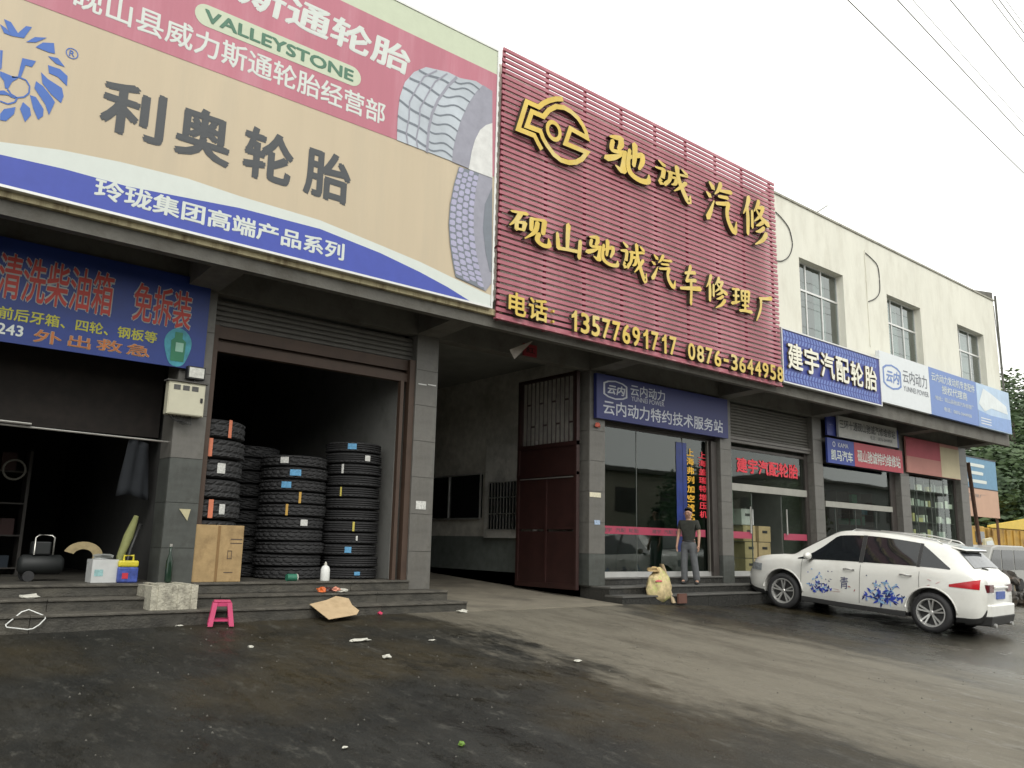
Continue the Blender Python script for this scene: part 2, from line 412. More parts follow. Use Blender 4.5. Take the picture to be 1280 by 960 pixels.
# ================================================================== GROUND
def ground_material():
    m = D.materials.new('wet_oily_forecourt'); m.use_nodes = True; n = m.node_tree; L = n.links
    b = n.nodes['Principled BSDF']
    tc = n.nodes.new('ShaderNodeTexCoord')
    def noise_(scale, detail=6, st=(1, 1, 1), rough=0.6):
        mp = n.nodes.new('ShaderNodeMapping'); mp.inputs['Scale'].default_value = st
        L.new(tc.outputs['Object'], mp.inputs[0])
        q = n.nodes.new('ShaderNodeTexNoise'); q.inputs['Scale'].default_value = scale; q.inputs['Detail'].default_value = detail
        q.inputs['Roughness'].default_value = rough; L.new(mp.outputs[0], q.inputs['Vector']); return q.outputs['Fac']
    def mth(op, a, b_=None, c=None, clamp=False):
        q = n.nodes.new('ShaderNodeMath'); q.operation = op; q.use_clamp = clamp
        for i, v in enumerate((a, b_, c)):
            if v is None: continue
            if isinstance(v, (int, float)): q.inputs[i].default_value = v
            else: L.new(v, q.inputs[i])
        return q.outputs[0]
    def ramp(v, lo, hi):
        q = n.nodes.new('ShaderNodeMapRange'); q.interpolation_type = 'SMOOTHSTEP'
        q.inputs['From Min'].default_value = lo; q.inputs['From Max'].default_value = hi; L.new(v, q.inputs['Value']); return q.outputs[0]
    def mixc(f, a, b_):
        q = n.nodes.new('ShaderNodeMixRGB')
        L.new(f, q.inputs[0]) if not isinstance(f, float) else None
        for i, v in ((1, a), (2, b_)):
            if isinstance(v, tuple): q.inputs[i].default_value = (*v, 1)
            else: L.new(v, q.inputs[i])
        return q.outputs[0]
    sp = n.nodes.new('ShaderNodeSeparateXYZ'); L.new(tc.outputs['Object'], sp.inputs[0])
    X, Y = sp.outputs[0], sp.outputs[1]
    n1 = noise_(0.55, 5); n2 = noise_(1.6, 8, (1.5, 0.4, 1)); n3 = noise_(9, 8, (1.2, 0.55, 1)); n4 = noise_(55, 6); n5 = noise_(0.3, 4)
    # pale dry lane running out of the driveway, ragged on both sides
    xw = mth('ADD', X, mth('MULTIPLY', mth('SUBTRACT', n1, 0.5), 2.4)); xw = mth('ADD', xw, mth('MULTIPLY', mth('SUBTRACT', n2, 0.5), 2.6))
    xw = mth('ADD', xw, mth('MULTIPLY', mth('SUBTRACT', n3, 0.5), 0.8))
    lane = mth('MULTIPLY', ramp(xw, 6.3, 7.3), mth('SUBTRACT', 1.0, ramp(xw, 9.9, 11.6)))
    lane2 = mth('MULTIPLY', ramp(xw, 9.5, 11.0), mth('SUBTRACT', 1.0, ramp(Y, 3.2, 5.2)))      # paler ground towards the road on the right
    lane = mth('MAXIMUM', lane, mth('MULTIPLY', lane2, 0.95), clamp=True)
    lane3 = mth('MULTIPLY', ramp(xw, 13.5, 15.5), mth('SUBTRACT', 1.0, ramp(Y, 4.8, 6.6))); lane = mth('MAXIMUM', lane, mth('MULTIPLY', lane3, 0.9), clamp=True)
    lane_q = mth('SUBTRACT', 1.0, mth('MULTIPLY', lane, 0.75))
    far = mth('MULTIPLY', ramp(X, 17.5, 21.0), 0.8); lane = mth('MAXIMUM', lane, far)
    streak = ramp(n2, 0.42, 0.66)
    dark = mixc(ramp(n5, 0.42, 0.6), (0.009, 0.0095, 0.008), (0.033, 0.026, 0.013))
    dark = mixc(mth('MULTIPLY', ramp(n3, 0.52, 0.75), 0.36), dark, (0.045, 0.042, 0.034))
    dark = mixc(mth('MULTIPLY', streak, 0.30), dark, (0.040, 0.040, 0.035))
    tan = mixc(streak, (0.150, 0.136, 0.105), (0.112, 0.100, 0.076))
    tan = mixc(mth('MULTIPLY', ramp(n3, 0.50, 0.8), 0.5), tan, (0.19, 0.172, 0.135))
    base = mixc(lane, dark, tan)
    n6 = noise_(210, 3)
    base = mixc(mth('MULTIPLY', ramp(n4, 0.58, 0.72), 0.26), base, (0.10, 0.096, 0.078))
    base = mixc(mth('MULTIPLY', ramp(n6, 0.62, 0.72), 0.40), base, (0.15, 0.143, 0.12))
    base = mixc(mth('MULTIPLY', ramp(n6, 0.42, 0.30), 0.35), base, (0.012, 0.012, 0.010))
    # worn scuffed patches with a hard edge
    n7 = noise_(2.6, 12, (1.5, 0.6, 1), 0.78)
    base = mixc(mth('MULTIPLY', mth('MULTIPLY', ramp(n7, 0.55, 0.66), lane_q), 0.50), base, (0.095, 0.092, 0.078))
    n8 = noise_(14, 10, (1.0, 0.5, 1), 0.75)
    base = mixc(mth('MULTIPLY', mth('MULTIPLY', ramp(n8, 0.58, 0.68), lane_q), 0.45), base, (0.10, 0.096, 0.082))
    base = mixc(mth('MULTIPLY', mth('MULTIPLY', ramp(noise_(3.4, 10, (1.0, 0.45, 1), 0.7), 0.50, 0.40), lane_q), 0.5), base, (0.016, 0.015, 0.011))
    oil = ramp(noise_(1.1, 10, (1.3, 0.8, 1), 0.7), 0.58, 0.68)
    base = mixc(mth('MULTIPLY', mth('MULTIPLY', oil, lane_q), 0.55), base, (0.012, 0.012, 0.011))
    # hairline cracks
    vo = n.nodes.new('ShaderNodeTexVoronoi'); vo.feature = 'DISTANCE_TO_EDGE'; vo.inputs['Scale'].default_value = 0.42
    wv = n.nodes.new('ShaderNodeVectorMath'); wv.operation = 'ADD'
    nv = n.nodes.new('ShaderNodeTexNoise'); nv.inputs['Scale'].default_value = 1.3; nv.inputs['Detail'].default_value = 8
    sc_ = n.nodes.new('ShaderNodeVectorMath'); sc_.operation = 'SCALE'; sc_.inputs['Scale'].default_value = 1.5
    L.new(tc.outputs['Object'], nv.inputs['Vector']); L.new(nv.outputs['Color'], sc_.inputs[0]); L.new(tc.outputs['Object'], wv.inputs[0]); L.new(sc_.outputs[0], wv.inputs[1]); L.new(wv.outputs[0], vo.inputs['Vector'])
    crack = mth('SUBTRACT', 1.0, ramp(vo.outputs['Distance'], 0.001, 0.006))
    crack = mth('MULTIPLY', crack, ramp(n5, 0.45, 0.55))
    base = mixc(mth('MULTIPLY', mth('MULTIPLY', ramp(X, 9.0, 12.0), mth('SUBTRACT', 1.0, ramp(Y, 3.6, 6.6))), 0.6), base, (0.20, 0.195, 0.17))
    base = mixc(mth('MULTIPLY', crack, 0.16), base, (0.010, 0.010, 0.009))
    L.new(base, b.inputs['Base Color'])
    # dampness: smooth in the dark patches, wettest by the car and on the right
    wet = mth('MULTIPLY', ramp(X, 9.5, 14.0), ramp(n1, 0.36, 0.54))
    ro = mth('SUBTRACT', mth('ADD', 0.46, mth('MULTIPLY', n3, 0.30)), mth('MULTIPLY', wet, 0.40))
    ro = mth('ADD', ro, mth('MULTIPLY', lane, 0.14))
    ro = mth('SUBTRACT', ro, mth('MULTIPLY', ramp(n7, 0.48, 0.38), 0.30))
    ro = mth('SUBTRACT', ro, mth('MULTIPLY', oil, 0.22))
    sheen = mth('MULTIPLY', ramp(X, 11.0, 14.0), mth('SUBTRACT', 1.0, ramp(Y, 4.6, 6.8)))
    ro = mth('SUBTRACT', ro, mth('MULTIPLY', sheen, 0.40))
    ro = mth('MAXIMUM', ro, 0.10)
    L.new(ro, b.inputs['Roughness'])
    b.inputs['Specular IOR Level'].default_value = 0.38
    bp = n.nodes.new('ShaderNodeBump'); bp.inputs['Strength'].default_value = 0.65; bp.inputs['Distance'].default_value = 0.02
    hgt = mth('ADD', mth('MULTIPLY', n3, 0.7), mth('MULTIPLY', n4, 0.5)); hgt = mth('ADD', hgt, mth('MULTIPLY', n6, 0.12)); hgt = mth('SUBTRACT', hgt, mth('MULTIPLY', crack, 0.1))
    L.new(hgt, bp.inputs['Height']); L.new(bp.outputs[0], b.inputs['Normal'])
    return m
M_GROUND = ground_material()
xs = sorted(set([-400, -120, -50, -25] + [round(-12 + 0.75 * i, 2) for i in range(62)] + [40, 60, 100, 200, 500]))
ys = sorted(set([-400, -100, -40, -16, -6, -2] + [round(0.6 * i, 2) for i in range(17)] + [10.2, 10.8, 12, 15, 20, 30, 60, 120, 500]))
gm = MB(); nx = len(xs)
for y in ys:
    for x in xs:
        z = gz(y, x)
        if -12 < x < 34 and 0 < y < 10.1: z += 0.016 * noise.noise(Vector((x * 0.5, y * 0.6, 0)))
        gm.v.append((x, y, z))
for j in range(len(ys) - 1):
    for i in range(nx - 1):
        gm.f.append([j * nx + i, j * nx + i + 1, (j + 1) * nx + i + 1, (j + 1) * nx + i]); gm.m.append(0)
tag(gm.build('ground', M_GROUND, smooth=True), kind='structure')

# ================================================================== BUILDING
BW = thing('shop_building', 'long two storey cream building with open garage bays and shops under a canopy', 'building', (10, 11, 0))
WY = 10.05
LEFT, RIGHT = -9.0, 28.45
WIN = [(16.9, 18.9), (21.15, 23.1), (25.5, 27.42)]
WZ0, WZ1 = 5.45, 7.80
TOP = 9.12
mb = MB()
mb.box(LEFT, 7.95, WY, 10.30, 4.62, TOP - .1); mb.box(7.95, 15.8, WY, 10.30, 4.62, 8.9); mb.box(15.8, 16.9, WY, 10.30, 4.62, TOP)
mb.box(16.9, RIGHT, WY, 10.30, 4.62, WZ0); mb.box(16.9, RIGHT, WY, 10.30, WZ1, TOP)
for a, b_ in ((18.9, 21.15), (23.1, 25.5), (27.42, RIGHT)): mb.box(a, b_, WY, 10.30, WZ0, WZ1)
mb.box(RIGHT - 0.24, RIGHT, 10.30, 18, 4.62, TOP)
mb.box(LEFT, RIGHT - 0.24, 17.8, 18, 4.84, 8.45)
mb.build('upper_wall', M_CREAM, BW)
MB().box(15.8, RIGHT + 0.03, WY - 0.03, 10.34, TOP, TOP + 0.05).build('coping', C('grey_coping', 0.33, 0.32, 0.27, 0.9, stain=(0.15, 0.14, 0.11), stain_amt=0.6), BW)
MB().box(LEFT, RIGHT - 0.24, 10.3, 17.8, 8.3, 8.45).build('roof', M_CONC, BW)
MB().box(LEFT, RIGHT - 0.24, 10.3, 17.8, 4.69, 4.84).build('floor_slab', M_INT, BW)
# upper windows
for wi, (a, b_) in enumerate(WIN):
    wf = MB()
    t = 0.035; yf = 10.22
    wf.box(a, b_, yf, yf + 0.05, WZ1 - t, WZ1); wf.box(a, b_, yf, yf + 0.05, WZ0, WZ0 + t)
    wf.box(a, a + t, yf, yf + 0.05, WZ0 + t, WZ1 - t); wf.box(b_ - t, b_, yf, yf + 0.05, WZ0 + t, WZ1 - t)
    zt = 7.10
    wf.box(a + t, b_ - t, yf - 0.004, yf + 0.05, zt - 0.025, zt + 0.025)
    cuts = [a + t] + [a + (b_ - a) * k for k in (0.27, 0.62)] + [b_ - t]
    for k in (1, 2):
        wf.box(cuts[k] - 0.02, cuts[k] + 0.02, yf + 0.002, yf + 0.045, WZ0 + t, zt - 0.025); wf.box(cuts[k] - 0.02, cuts[k] + 0.02, yf + 0.002, yf + 0.045, zt + 0.025, WZ1 - t)
    wo_ = wf.build('window', M_ALU, BW)
    for k in range(3):
        x0 = cuts[k] + (0.02 if k else 0); x1 = cuts[k + 1] - (0.02 if k < 2 else 0)
        for (z0, z1) in ((WZ0 + t, zt - 0.025), (zt + 0.025, WZ1 - t)):
            g = MB(); yy = yf + 0.02 + 0.006 * (k % 2); g.box(x0, x1, yy, yy + 0.006, z0, z1)
            g.build('pane', M_WGLASS, wo_)
    cb = MB(); cb.v, cb.f, cb.m = [], [], []
    for (c0, c1) in [((a + 0.05, a + 0.55), (b_ - 0.8, b_ - 0.35)), ((a + 0.3, a + 1.2), (b_ - 0.3, b_ - 0.05)), ((a + 0.05, a + 0.35), (a + .8, b_ - 0.5))][wi]:
        nn = 14; base = len(cb.v)
        for i in range(nn + 1):
            x = c0 + (c1 - c0) * i / nn; y = 10.42 + 0.035 * math.sin(i * 2.1)
            cb.v += [(x, y, WZ0 - 0.1), (x, y, WZ1)]
        for i in range(nn): cb.f.append([base + 2 * i, base + 2 * i + 2, base + 2 * i + 3, base + 2 * i + 1]); cb.m.append(0)
    cb.build('curtain', C('pale_curtain', 0.55, 0.55, 0.5, 0.9), wo_, smooth=True)
    MB().box(a - 0.3, b_ + 0.3, 12.2, 12.25, 4.9, 8.3).build('room_wall', M_INTL, BW)
# downpipe and small return at the right corner
dp = MB(); dp.tube([(28.52, 10.0, 9.3), (28.52, 10.0, 6.0)], 0.035, 8); dp.tube([(28.6, 10.1, 9.0), (28.58, 10.0, 5.9)], 0.012, 5)
dp.build('downpipe', C('weathered_pipe', 0.25, 0.25, 0.23, 0.7), BW, smooth=True)
MB().hexa([(26.9, 10.06, TOP + .052), (28.47, 10.06, TOP + .052), (28.47, 10.3, TOP + .052), (26.9, 10.3, TOP + .052), (26.9, 10.06, TOP + .06), (28.47, 10.06, TOP + .30), (28.47, 10.3, TOP + .30), (26.9, 10.3, TOP + .06)]).build('parapet_return', M_CONC, BW)

# canopy
COLS = [(3.34, 3.76), (7.02, 7.44), (10.93, 11.35), (14.96, 15.36), (18.74, 19.16), (23.25, 23.77), (27.2, 27.75)]
MB().box(LEFT, RIGHT, 9.95, 11.35, 4.67, 4.80).box(LEFT, RIGHT, 9.95, 10.08, 4.35, 4.67).build('canopy', M_CONC, BW)
MB().box(LEFT, 7.86, 9.88, 9.95, 4.525, 4.62).build('fascia_ledge', M_YELLOW, BW)
MB().box(LEFT, RIGHT - 0.3, 11.0, 11.25, 4.30, 4.67).build('lintel_beam', M_CONC, BW)
for (a, b_) in [(-1.0, -0.58)] + COLS:
    MB().hexa([(a, 10.08, 4.36), (b_, 10.08, 4.36), (b_, 11.0, 4.31), (a, 11.0, 4.31), (a, 10.08, 4.67), (b_, 10.08, 4.67), (b_, 11.0, 4.67), (a, 11.0, 4.67)]).build('canopy_bracket', M_CONC, BW)
# columns clad in tiles
def tile_mesh(nm, w_, h, m, d=0.018):
    mb = MB(); g = 0.003; e = 0.005
    mb.hexa([(g, 0, g), (w_ - g, 0, g), (w_ - g, d, g), (g, d, g), (g, 0, h - g), (w_ - g, 0, h - g), (w_ - g, d, h - g), (g, d, h - g)])
    return mb.mesh(nm, m)
ZB = 0.28
for ci, (a, b_) in enumerate([(-1.0, -0.58)] + COLS):
    w_ = b_ - a; nrow = 7; h = (4.30 - ZB) / nrow
    core = MB().box(a + 0.02, b_ - 0.001, 11.0 + 0.019, 11.45, ZB, 4.30).build('column', M_CONCD, BW)
    mf = [tile_mesh('tile', w_, h, M_TILE), tile_mesh('tile', w_, h, M_TILED)]
    ms = [tile_mesh('tile', 0.43, h, M_TILE), tile_mesh('tile', 0.43, h, M_TILED)]
    for k in range(nrow):
        dk = 1 if (k < 3 and ci == 1) or (k < 1 and ci in (3, 4)) else 0
        inst('tile', mf[dk], core, (a, 11.0 + random.uniform(0, .002), ZB + k * h))
        o = inst('tile', ms[dk], core, (a, 11.45, ZB + k * h), -math.pi / 2)
# ------------------------------------------------------------------ interiors
it = MB()
FL = 0.42
it.box(LEFT, 7.12, 11.25, 17.6, 0.05, FL); it.box(11.2, RIGHT - .3, 11.25, 17.6, 0.05, FL)
it.build('interior_floor', M_STEP, BW)
def wallbox(x0, x1, y0, y1, z0, z1, m, nm='partition_wall'):
    return MB().box(x0, x1, y0, y1, z0, z1).build(nm, m, BW)
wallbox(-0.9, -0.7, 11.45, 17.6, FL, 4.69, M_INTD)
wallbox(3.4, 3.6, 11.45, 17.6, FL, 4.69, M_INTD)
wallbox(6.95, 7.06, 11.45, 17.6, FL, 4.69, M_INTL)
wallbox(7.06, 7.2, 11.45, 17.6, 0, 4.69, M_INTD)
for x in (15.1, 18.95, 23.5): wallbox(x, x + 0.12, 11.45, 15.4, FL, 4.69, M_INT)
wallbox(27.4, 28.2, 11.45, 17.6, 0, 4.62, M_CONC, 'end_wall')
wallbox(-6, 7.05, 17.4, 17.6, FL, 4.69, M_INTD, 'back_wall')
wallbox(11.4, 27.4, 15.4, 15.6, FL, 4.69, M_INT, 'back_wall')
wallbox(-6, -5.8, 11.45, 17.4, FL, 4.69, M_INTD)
# driveway wall seen through the gateway
wallbox(11.2, 11.4, 11.45, 24, 0, 1.15, C('dark_dado_paint', 0.16, 0.18, 0.165, 0.7, vary=0.2), 'dado_wall')
wallbox(11.205, 11.4, 11.45, 24, 1.15, 4.69, C('grimy_driveway_plaster', 0.58, 0.56, 0.50, 0.9, vary=0.2, stain=(0.25, 0.235, 0.20), stain_amt=0.7, stain_scale=0.8))
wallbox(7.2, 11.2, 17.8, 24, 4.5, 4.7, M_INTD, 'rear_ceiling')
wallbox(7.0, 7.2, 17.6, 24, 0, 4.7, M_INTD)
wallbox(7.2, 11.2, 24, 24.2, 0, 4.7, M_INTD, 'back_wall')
pw = MB(); pw.box(11.06, 11.195, 12.75, 14.35, 1.12, 3.1)
pw.build('window_surround', C('dirty_white_plaster', 0.50, 0.49, 0.45, 0.85, vary=0.12, stain=(0.12, 0.11, 0.1), stain_amt=0.6), BW)
gw = MB(); gw.box(11.03, 11.056, 12.95, 14.15, 1.30, 2.28)
gwo = gw.build('window', C('dark_window_glass', 0.01, 0.012, 0.012, 0.15), BW)
for i in range(12):
    y = 12.98 + i * 0.103
    MB().tube([(10.98, y, 1.28), (10.98, y, 2.3)], 0.009, 5).build('bar', M_STEEL, gwo)
for z in (1.29, 1.62, 1.96, 2.29): MB().tube([(10.98, 12.95, z), (10.98, 14.15, z)], 0.010, 5).build('rail', M_STEEL, gwo)
w2 = MB(); w2.box(11.15, 11.19, 14.6, 17.4, 1.55, 2.5); w2o = w2.build('window', C('dark_window_glass', 0.01, 0.012, 0.012, 0.15), BW)
f2 = MB()
for z in (1.52, 2.5): f2.box(11.12, 11.15, 14.6, 17.4, z, z + 0.03)
for y in (14.6, 15.8, 17.37): f2.box(11.12, 11.148, y, y + 0.03, 1.55, 2.5)
f2.build('frame', M_ALU, w2o)

# ------------------------------------------------------------------ driveway ramp and steps (setting)
rp = MB()
rp.hexa([(7.44, 10.15, -0.06), (10.93, 10.15, -0.06), (10.93, 24, 0.5), (7.44, 24, 0.5), (7.44, 10.15, 0.006), (10.93, 10.15, 0.006), (10.93, 24, 0.72), (7.44, 24, 0.72)])
tag(rp.build('driveway', mat('dusty_concrete_drive', (0.19, 0.17, 0.13), 0.8, vary=0.2, scale=2, bump=0.3, stain=(0.08, 0.07, 0.055), stain_amt=0.7, stain_scale=1.2)), kind='structure')
def steps(nm, x0, x1, specs, m, me, slab, skips=()):
    root = None
    for si, (yf, z1, z0, yb, xa, xb) in enumerate(specs):
        x = xa
        while x < xb - 0.02:
            xe = min(x + slab * random.uniform(0.85, 1.15), xb)
            if xb - xe < 0.5: xe = xb
            dz = random.uniform(-0.004, 0.004); dy = random.uniform(-0.004, 0.004)
            mb = MB()
            mb.box(x + 0.002, xe - 0.002, yf + dy, yb, z0, z1 - 0.03 + dz)
            mb.box(x + 0.002, xe - 0.002, yf + dy - 0.02, yb, z1 - 0.03 + dz, z1 + dz, 1)
            if root is None:
                root = mb.build(nm, [m, me]); tag(root, kind='structure'); 
            else:
                o = mb.build('step_slab', [m, me], root)
                bevel(o, 0.006, 2)
            x = xe
    return root
M_STEPE = mat('worn_step_edge', (0.085, 0.078, 0.064), 0.7, vary=0.45, scale=9, bump=0.5, bscale=45, stain=(0.035, 0.032, 0.026), stain_amt=0.7, stain_scale=3, stretch=(0.7, 1, 1))
sp = [(10.25, 0.14, -0.25, 10.7, -8, 7.62), (10.62, 0.28, 0.0, 11.3, -8, 7.52)]
seg = [(-0.58, 3.34), (3.76, 7.02)]
for a, b_ in seg: sp.append((10.94, FL, 0.28, 11.26, a, b_))
steps('left_steps', 0, 0, sp, M_STEP, M_STEPE, 2.0)
sp = [(10.2, 0.14, -0.5, 10.62, 10.95, RIGHT), (10.55, 0.28, 0.0, 11.3, 11.0, RIGHT)]
for a, b_ in ((11.35, 14.96), (15.36, 18.74), (19.16, 23.25), (23.77, 27.2)): sp.append((11.02, FL, 0.28, 11.26, a, b_))
steps('right_steps', 0, 0, sp, M_GRAN, M_GRANE, 1.1)
# rough whitewashed plinth at the first column
pl = MB(); x0, _ = fx(188, 750, 10.38); x1, _ = fx(246, 750, 10.38)
n0 = 7
for i in range(n0):
    a = x0 + (x1 - x0) * i / n0; b_ = x0 + (x1 - x0) * (i + 1) / n0
    pl.box(a, b_, 10.36 + random.uniform(0, .03), 11.0, 0.1, 0.43 + random.uniform(-.02, .01))
plo = pl.build('column_plinth', mat('flaking_whitewash', (0.42, 0.40, 0.32), 0.95, vary=0.25, scale=8, bump=0.9, bscale=30, stain=(0.12, 0.11, 0.09), stain_amt=0.9, stain_scale=5), BW)

# ------------------------------------------------------------------ roller shutters
def shutter(X0, X1, Z0, Z1, Y, m, pitch=0.075, rails=(), railm=None, guide=True):
    t = thing('roller_shutter', None, None, (X0, Y, Z0)); t.parent = BW; t.location = Vector((X0, Y, Z0)) - wloc(BW)
    n_ = int((Z1 - Z0) / pitch)
    mb = MB(); L_ = X1 - X0
    for k in range(1):
        mb.v += []; pr = [(0.0, 0), (-0.016, 0.012), (-0.02, pitch * .5), (-0.016, pitch - .014), (0, pitch - .004)]
        b = 0
        for (yy, zz) in pr: mb.v += [(0, yy, zz), (L_, yy, zz)]
        for j in range(len(pr) - 1): mb.f.append([2 * j, 2 * j + 1, 2 * j + 3, 2 * j + 2]); mb.m.append(0)
        mb.f.append([0, 2, 4, 6, 8]); mb.m.append(0); mb.f.append([9, 7, 5, 3, 1]); mb.m.append(0); mb.f.append([8, 9, 1, 0]); mb.m.append(0)
    me = mb.mesh('slat', m)
    for k in range(n_):
        o = link('slat', me, t); o.location = (0, 0, k * pitch)
    for (z0, z1, yo) in rails:
        MB().box(X0, X1, Y - yo, Y + 0.05, z0, z1).build('bottom_rail', railm or m, t)
    return t
# bay A: open, with thin door rails below the blue sign
MB().tube([(-0.58, 11.15, 2.27), (3.34, 11.15, 2.21)], .012, 6).build('door_rail', M_STEEL, BW)
MB().tube([(-0.58, 11.12, 2.31), (1.75, 11.12, 2.27)], .014, 6).build('door_rail', M_STEEL, BW)
MB().box(-0.58, 3.34, 11.6, 11.66, 2.3, 4.3).build('bay_shade_board', C('shade_brown_black', .012, .009, .007, .9, vary=.4), BW)  # added near-black board, stands in for the deep shade inside the bay
# bay B
_, zr1 = fx(262, 405, 11.1); _, zr0 = fx(262, 420, 11.1); _, zq1 = fx(262, 425, 11.1); _, zq0 = fx(262, 437, 11.1)
shutter(3.76, 7.02, zr1 + 0.01, 4.28, 11.16, mat('dim_shutter_steel', (0.09, 0.085, 0.075), 0.5, vary=0.2), rails=((zr0, zr1, 0.05), (zq0, zq1, 0.06), (zq1, zr0, -0.03)), railm=M_BROWN)
jb = MB(); jb.box(6.78, 6.84, 11.06, 11.14, FL, zq0); jb.box(6.92, 7.02, 11.03, 11.14, FL, zr1); jb.build('door_jamb', M_BROWN, BW)
MB().box(3.76, 3.84, 11.06, 11.14, FL, zr1).build('door_jamb', M_BROWN, BW)

# ------------------------------------------------------------------ gate leaf folded back in the driveway
gt = thing('gate', None, None); gt.parent = BW; gt.location = Vector((10.75, 11.15, 0.1)) - wloc(BW)
GX = 10.75
gy0, gy1 = 11.12, 12.85
def gb(y0, y1, z0, z1, m=M_GATE, dx=0.04, nm='rail'): return MB().box(GX - dx, GX + dx, y0, y1, z0, z1).build(nm, m, gt)
gb(gy0, gy1, 4.22, 4.28); gb(gy0, gy1, 2.86, 2.94); gb(gy0, gy1, 0.2, 0.3); gb(gy0, gy1, 2.30, 2.36, dx=0.045)
gb(gy0, gy0 + .07, 0.3, 4.22, dx=0.038, nm='stile'); gb(gy1 - .07, gy1, 0.3, 4.22, dx=0.038, nm='stile'); gb((gy0 + gy1) / 2 - .03, (gy0 + gy1) / 2 + .03, 0.3, 2.3, dx=0.036, nm='stile')
for (a, b_) in ((gy0 + .07, (gy0 + gy1) / 2 - .03), ((gy0 + gy1) / 2 + .03, gy1 - .07)):
    for (c, d) in ((0.30, 1.25), (1.29, 2.30)): gb(a, b_, c, d, dx=0.015, nm='panel')
gb(gy0 + .07, gy1 - .07, 2.36, 2.86, dx=0.016, nm='panel')
for i in range(13):
    y = gy0 + .13 + i * 0.123
    o = MB().tube([(GX, y, 2.94), (GX, y, 4.22)], 0.013, 6).build('bar', M_GATE, gt)
for z in (3.3, 3.75):
    for i in range(12):
        y = gy0 + .13 + i * 0.123
        if (i + int(z * 3)) % 3 == 0: MB().box(GX - .02, GX + .02, y + .01, y + .113, z, z + .03).build('spacer', M_GATE, gt)
MB().box(GX - 0.043, GX - 0.041, gy0 + .08, gy1 - .1, 2.255, 2.275).build('drop_bar', M_STEEL, gt)

# ================================================================== SIGNS
P_RED = C('print_pink_red', 0.43, 0.145, 0.19, 0.45, vary=0.08, scale=.8, bump=.12, bscale=1.2, stain=(.55, .28, .33), stain_amt=.4, stain_scale=1.0, stretch=(2.2, 1, .25))
P_TAN = C('print_tan', 0.50, 0.415, 0.29, 0.5, vary=0.05, scale=.8, bump=.12, bscale=1.2, stain=(.43, .37, .27), stain_amt=.4, stain_scale=1.2, stretch=(2.2, 1, .25))
P_WHITE = C('print_white', 0.58, 0.62, 0.58, 0.5, vary=0.03)
P_GREENW = C('print_pale_green', 0.50, 0.55, 0.41, 0.5, vary=0.04)
P_BLUE = C('print_blue', 0.045, 0.07, 0.36, 0.45, vary=0.06)
P_INK = C('print_dark_grey', 0.055, 0.06, 0.065, 0.5, vary=0.05)
P_LOGO = C('print_logo_blue', 0.05, 0.13, 0.42, 0.5, vary=0.05)
P_GREENT = C('print_green', 0.07, 0.17, 0.11, 0.5)

def flat(name, pxs, Y, m, parent, step=0):
    mb = MB(); pts = [fx(x, y, Y) for x, y in pxs]
    a = sum(pts[i][0] * pts[(i + 1) % len(pts)][1] - pts[(i + 1) % len(pts)][0] * pts[i][1] for i in range(len(pts)))
    if a < 0: pts = pts[::-1]
    mb.poly([(x, Y, z) for x, z in pts]); return mb.build(name, m, parent)
def flatw(name, pts, Y, m, parent):
    a = sum(pts[i][0] * pts[(i + 1) % len(pts)][1] - pts[(i + 1) % len(pts)][0] * pts[i][1] for i in range(len(pts)))
    if a < 0: pts = pts[::-1]
    return MB().poly([(x, Y, z) for x, z in pts]).build(name, m, parent)

def line_print(name, pxs, w_, Y, m, parent):
    lp = [fx(x, y, Y) for x, y in pxs]; mb = MB()
    for i in range(len(lp) - 1):
        (x0, z0), (x1, z1) = lp[i], lp[i + 1]; d = math.hypot(x1 - x0, z1 - z0); nx_, nz_ = -(z1 - z0) / d * w_, (x1 - x0) / d * w_
        mb.poly([(x0 - nx_, Y - .0004 * (i % 3), z0 - nz_), (x1 - nx_, Y - .0004 * (i % 3), z1 - nz_), (x1 + nx_, Y - .0004 * (i % 3), z1 + nz_), (x0 + nx_, Y - .0004 * (i % 3), z0 + nz_)])
    return mb.build(name, m, parent)
# ---- big tyre billboard
BY = 9.80
bl0, bl1, bz0, bz1 = -4.0, 7.56, 4.625, 9.02
bb_ = thing('billboard', 'huge tan and pink billboard with lion emblem and tyres above the garages', 'billboard', (2, BY, bz0))
MB().box(bl0, bl1, BY, BY + 0.12, bz0, bz1).build('panel', P_TAN, bb_)
fr = MB(); fr.box(bl0, bl1 + .03, BY - 0.015, BY + .12, bz0 - 0.03, bz0); fr.box(bl0, bl1 + .03, BY - 0.015, BY + .12, bz1, bz1 + 0.035); fr.box(bl1, bl1 + 0.03, BY - 0.015, BY + .12, bz0, bz1)
fr.build('frame', M_ALU, bb_)
for i in range(24):   # lacing along the right edge
    z = bz0 + 0.1 + i * 0.18
    MB().box(bl1 + 0.031, bl1 + 0.07, BY + .02, BY + .035, z, z + 0.09).build('lacing', M_WHITE, bb_)
e = 0.004
ZR = fx(320, 109, BY)[1]           # lower edge of the red strip
ZT = fx(614, 90, BY)[1]
flatw('print_strip', [(bl0, ZR), (bl1 - .002, ZR), (bl1 - .002, ZT), (bl0, ZT)], BY - e, P_RED, bb_)
flatw('print_strip', [(bl0, ZT), (bl1 - .002, ZT), (bl1 - .002, bz1 - .002), (bl0, bz1 - .002)], BY - e, P_GREENW, bb_)
def edge(pl):
    return [fx(x, y, BY - 0.01) for x, y in pl]
wt = [(bl0, fx(0, 177, BY)[1] + 0.05)] + edge([(0, 177), (75, 187), (150, 202), (235, 223), (300, 245), (400, 275), (475, 306), (525, 327), (562, 345), (606, 366)])
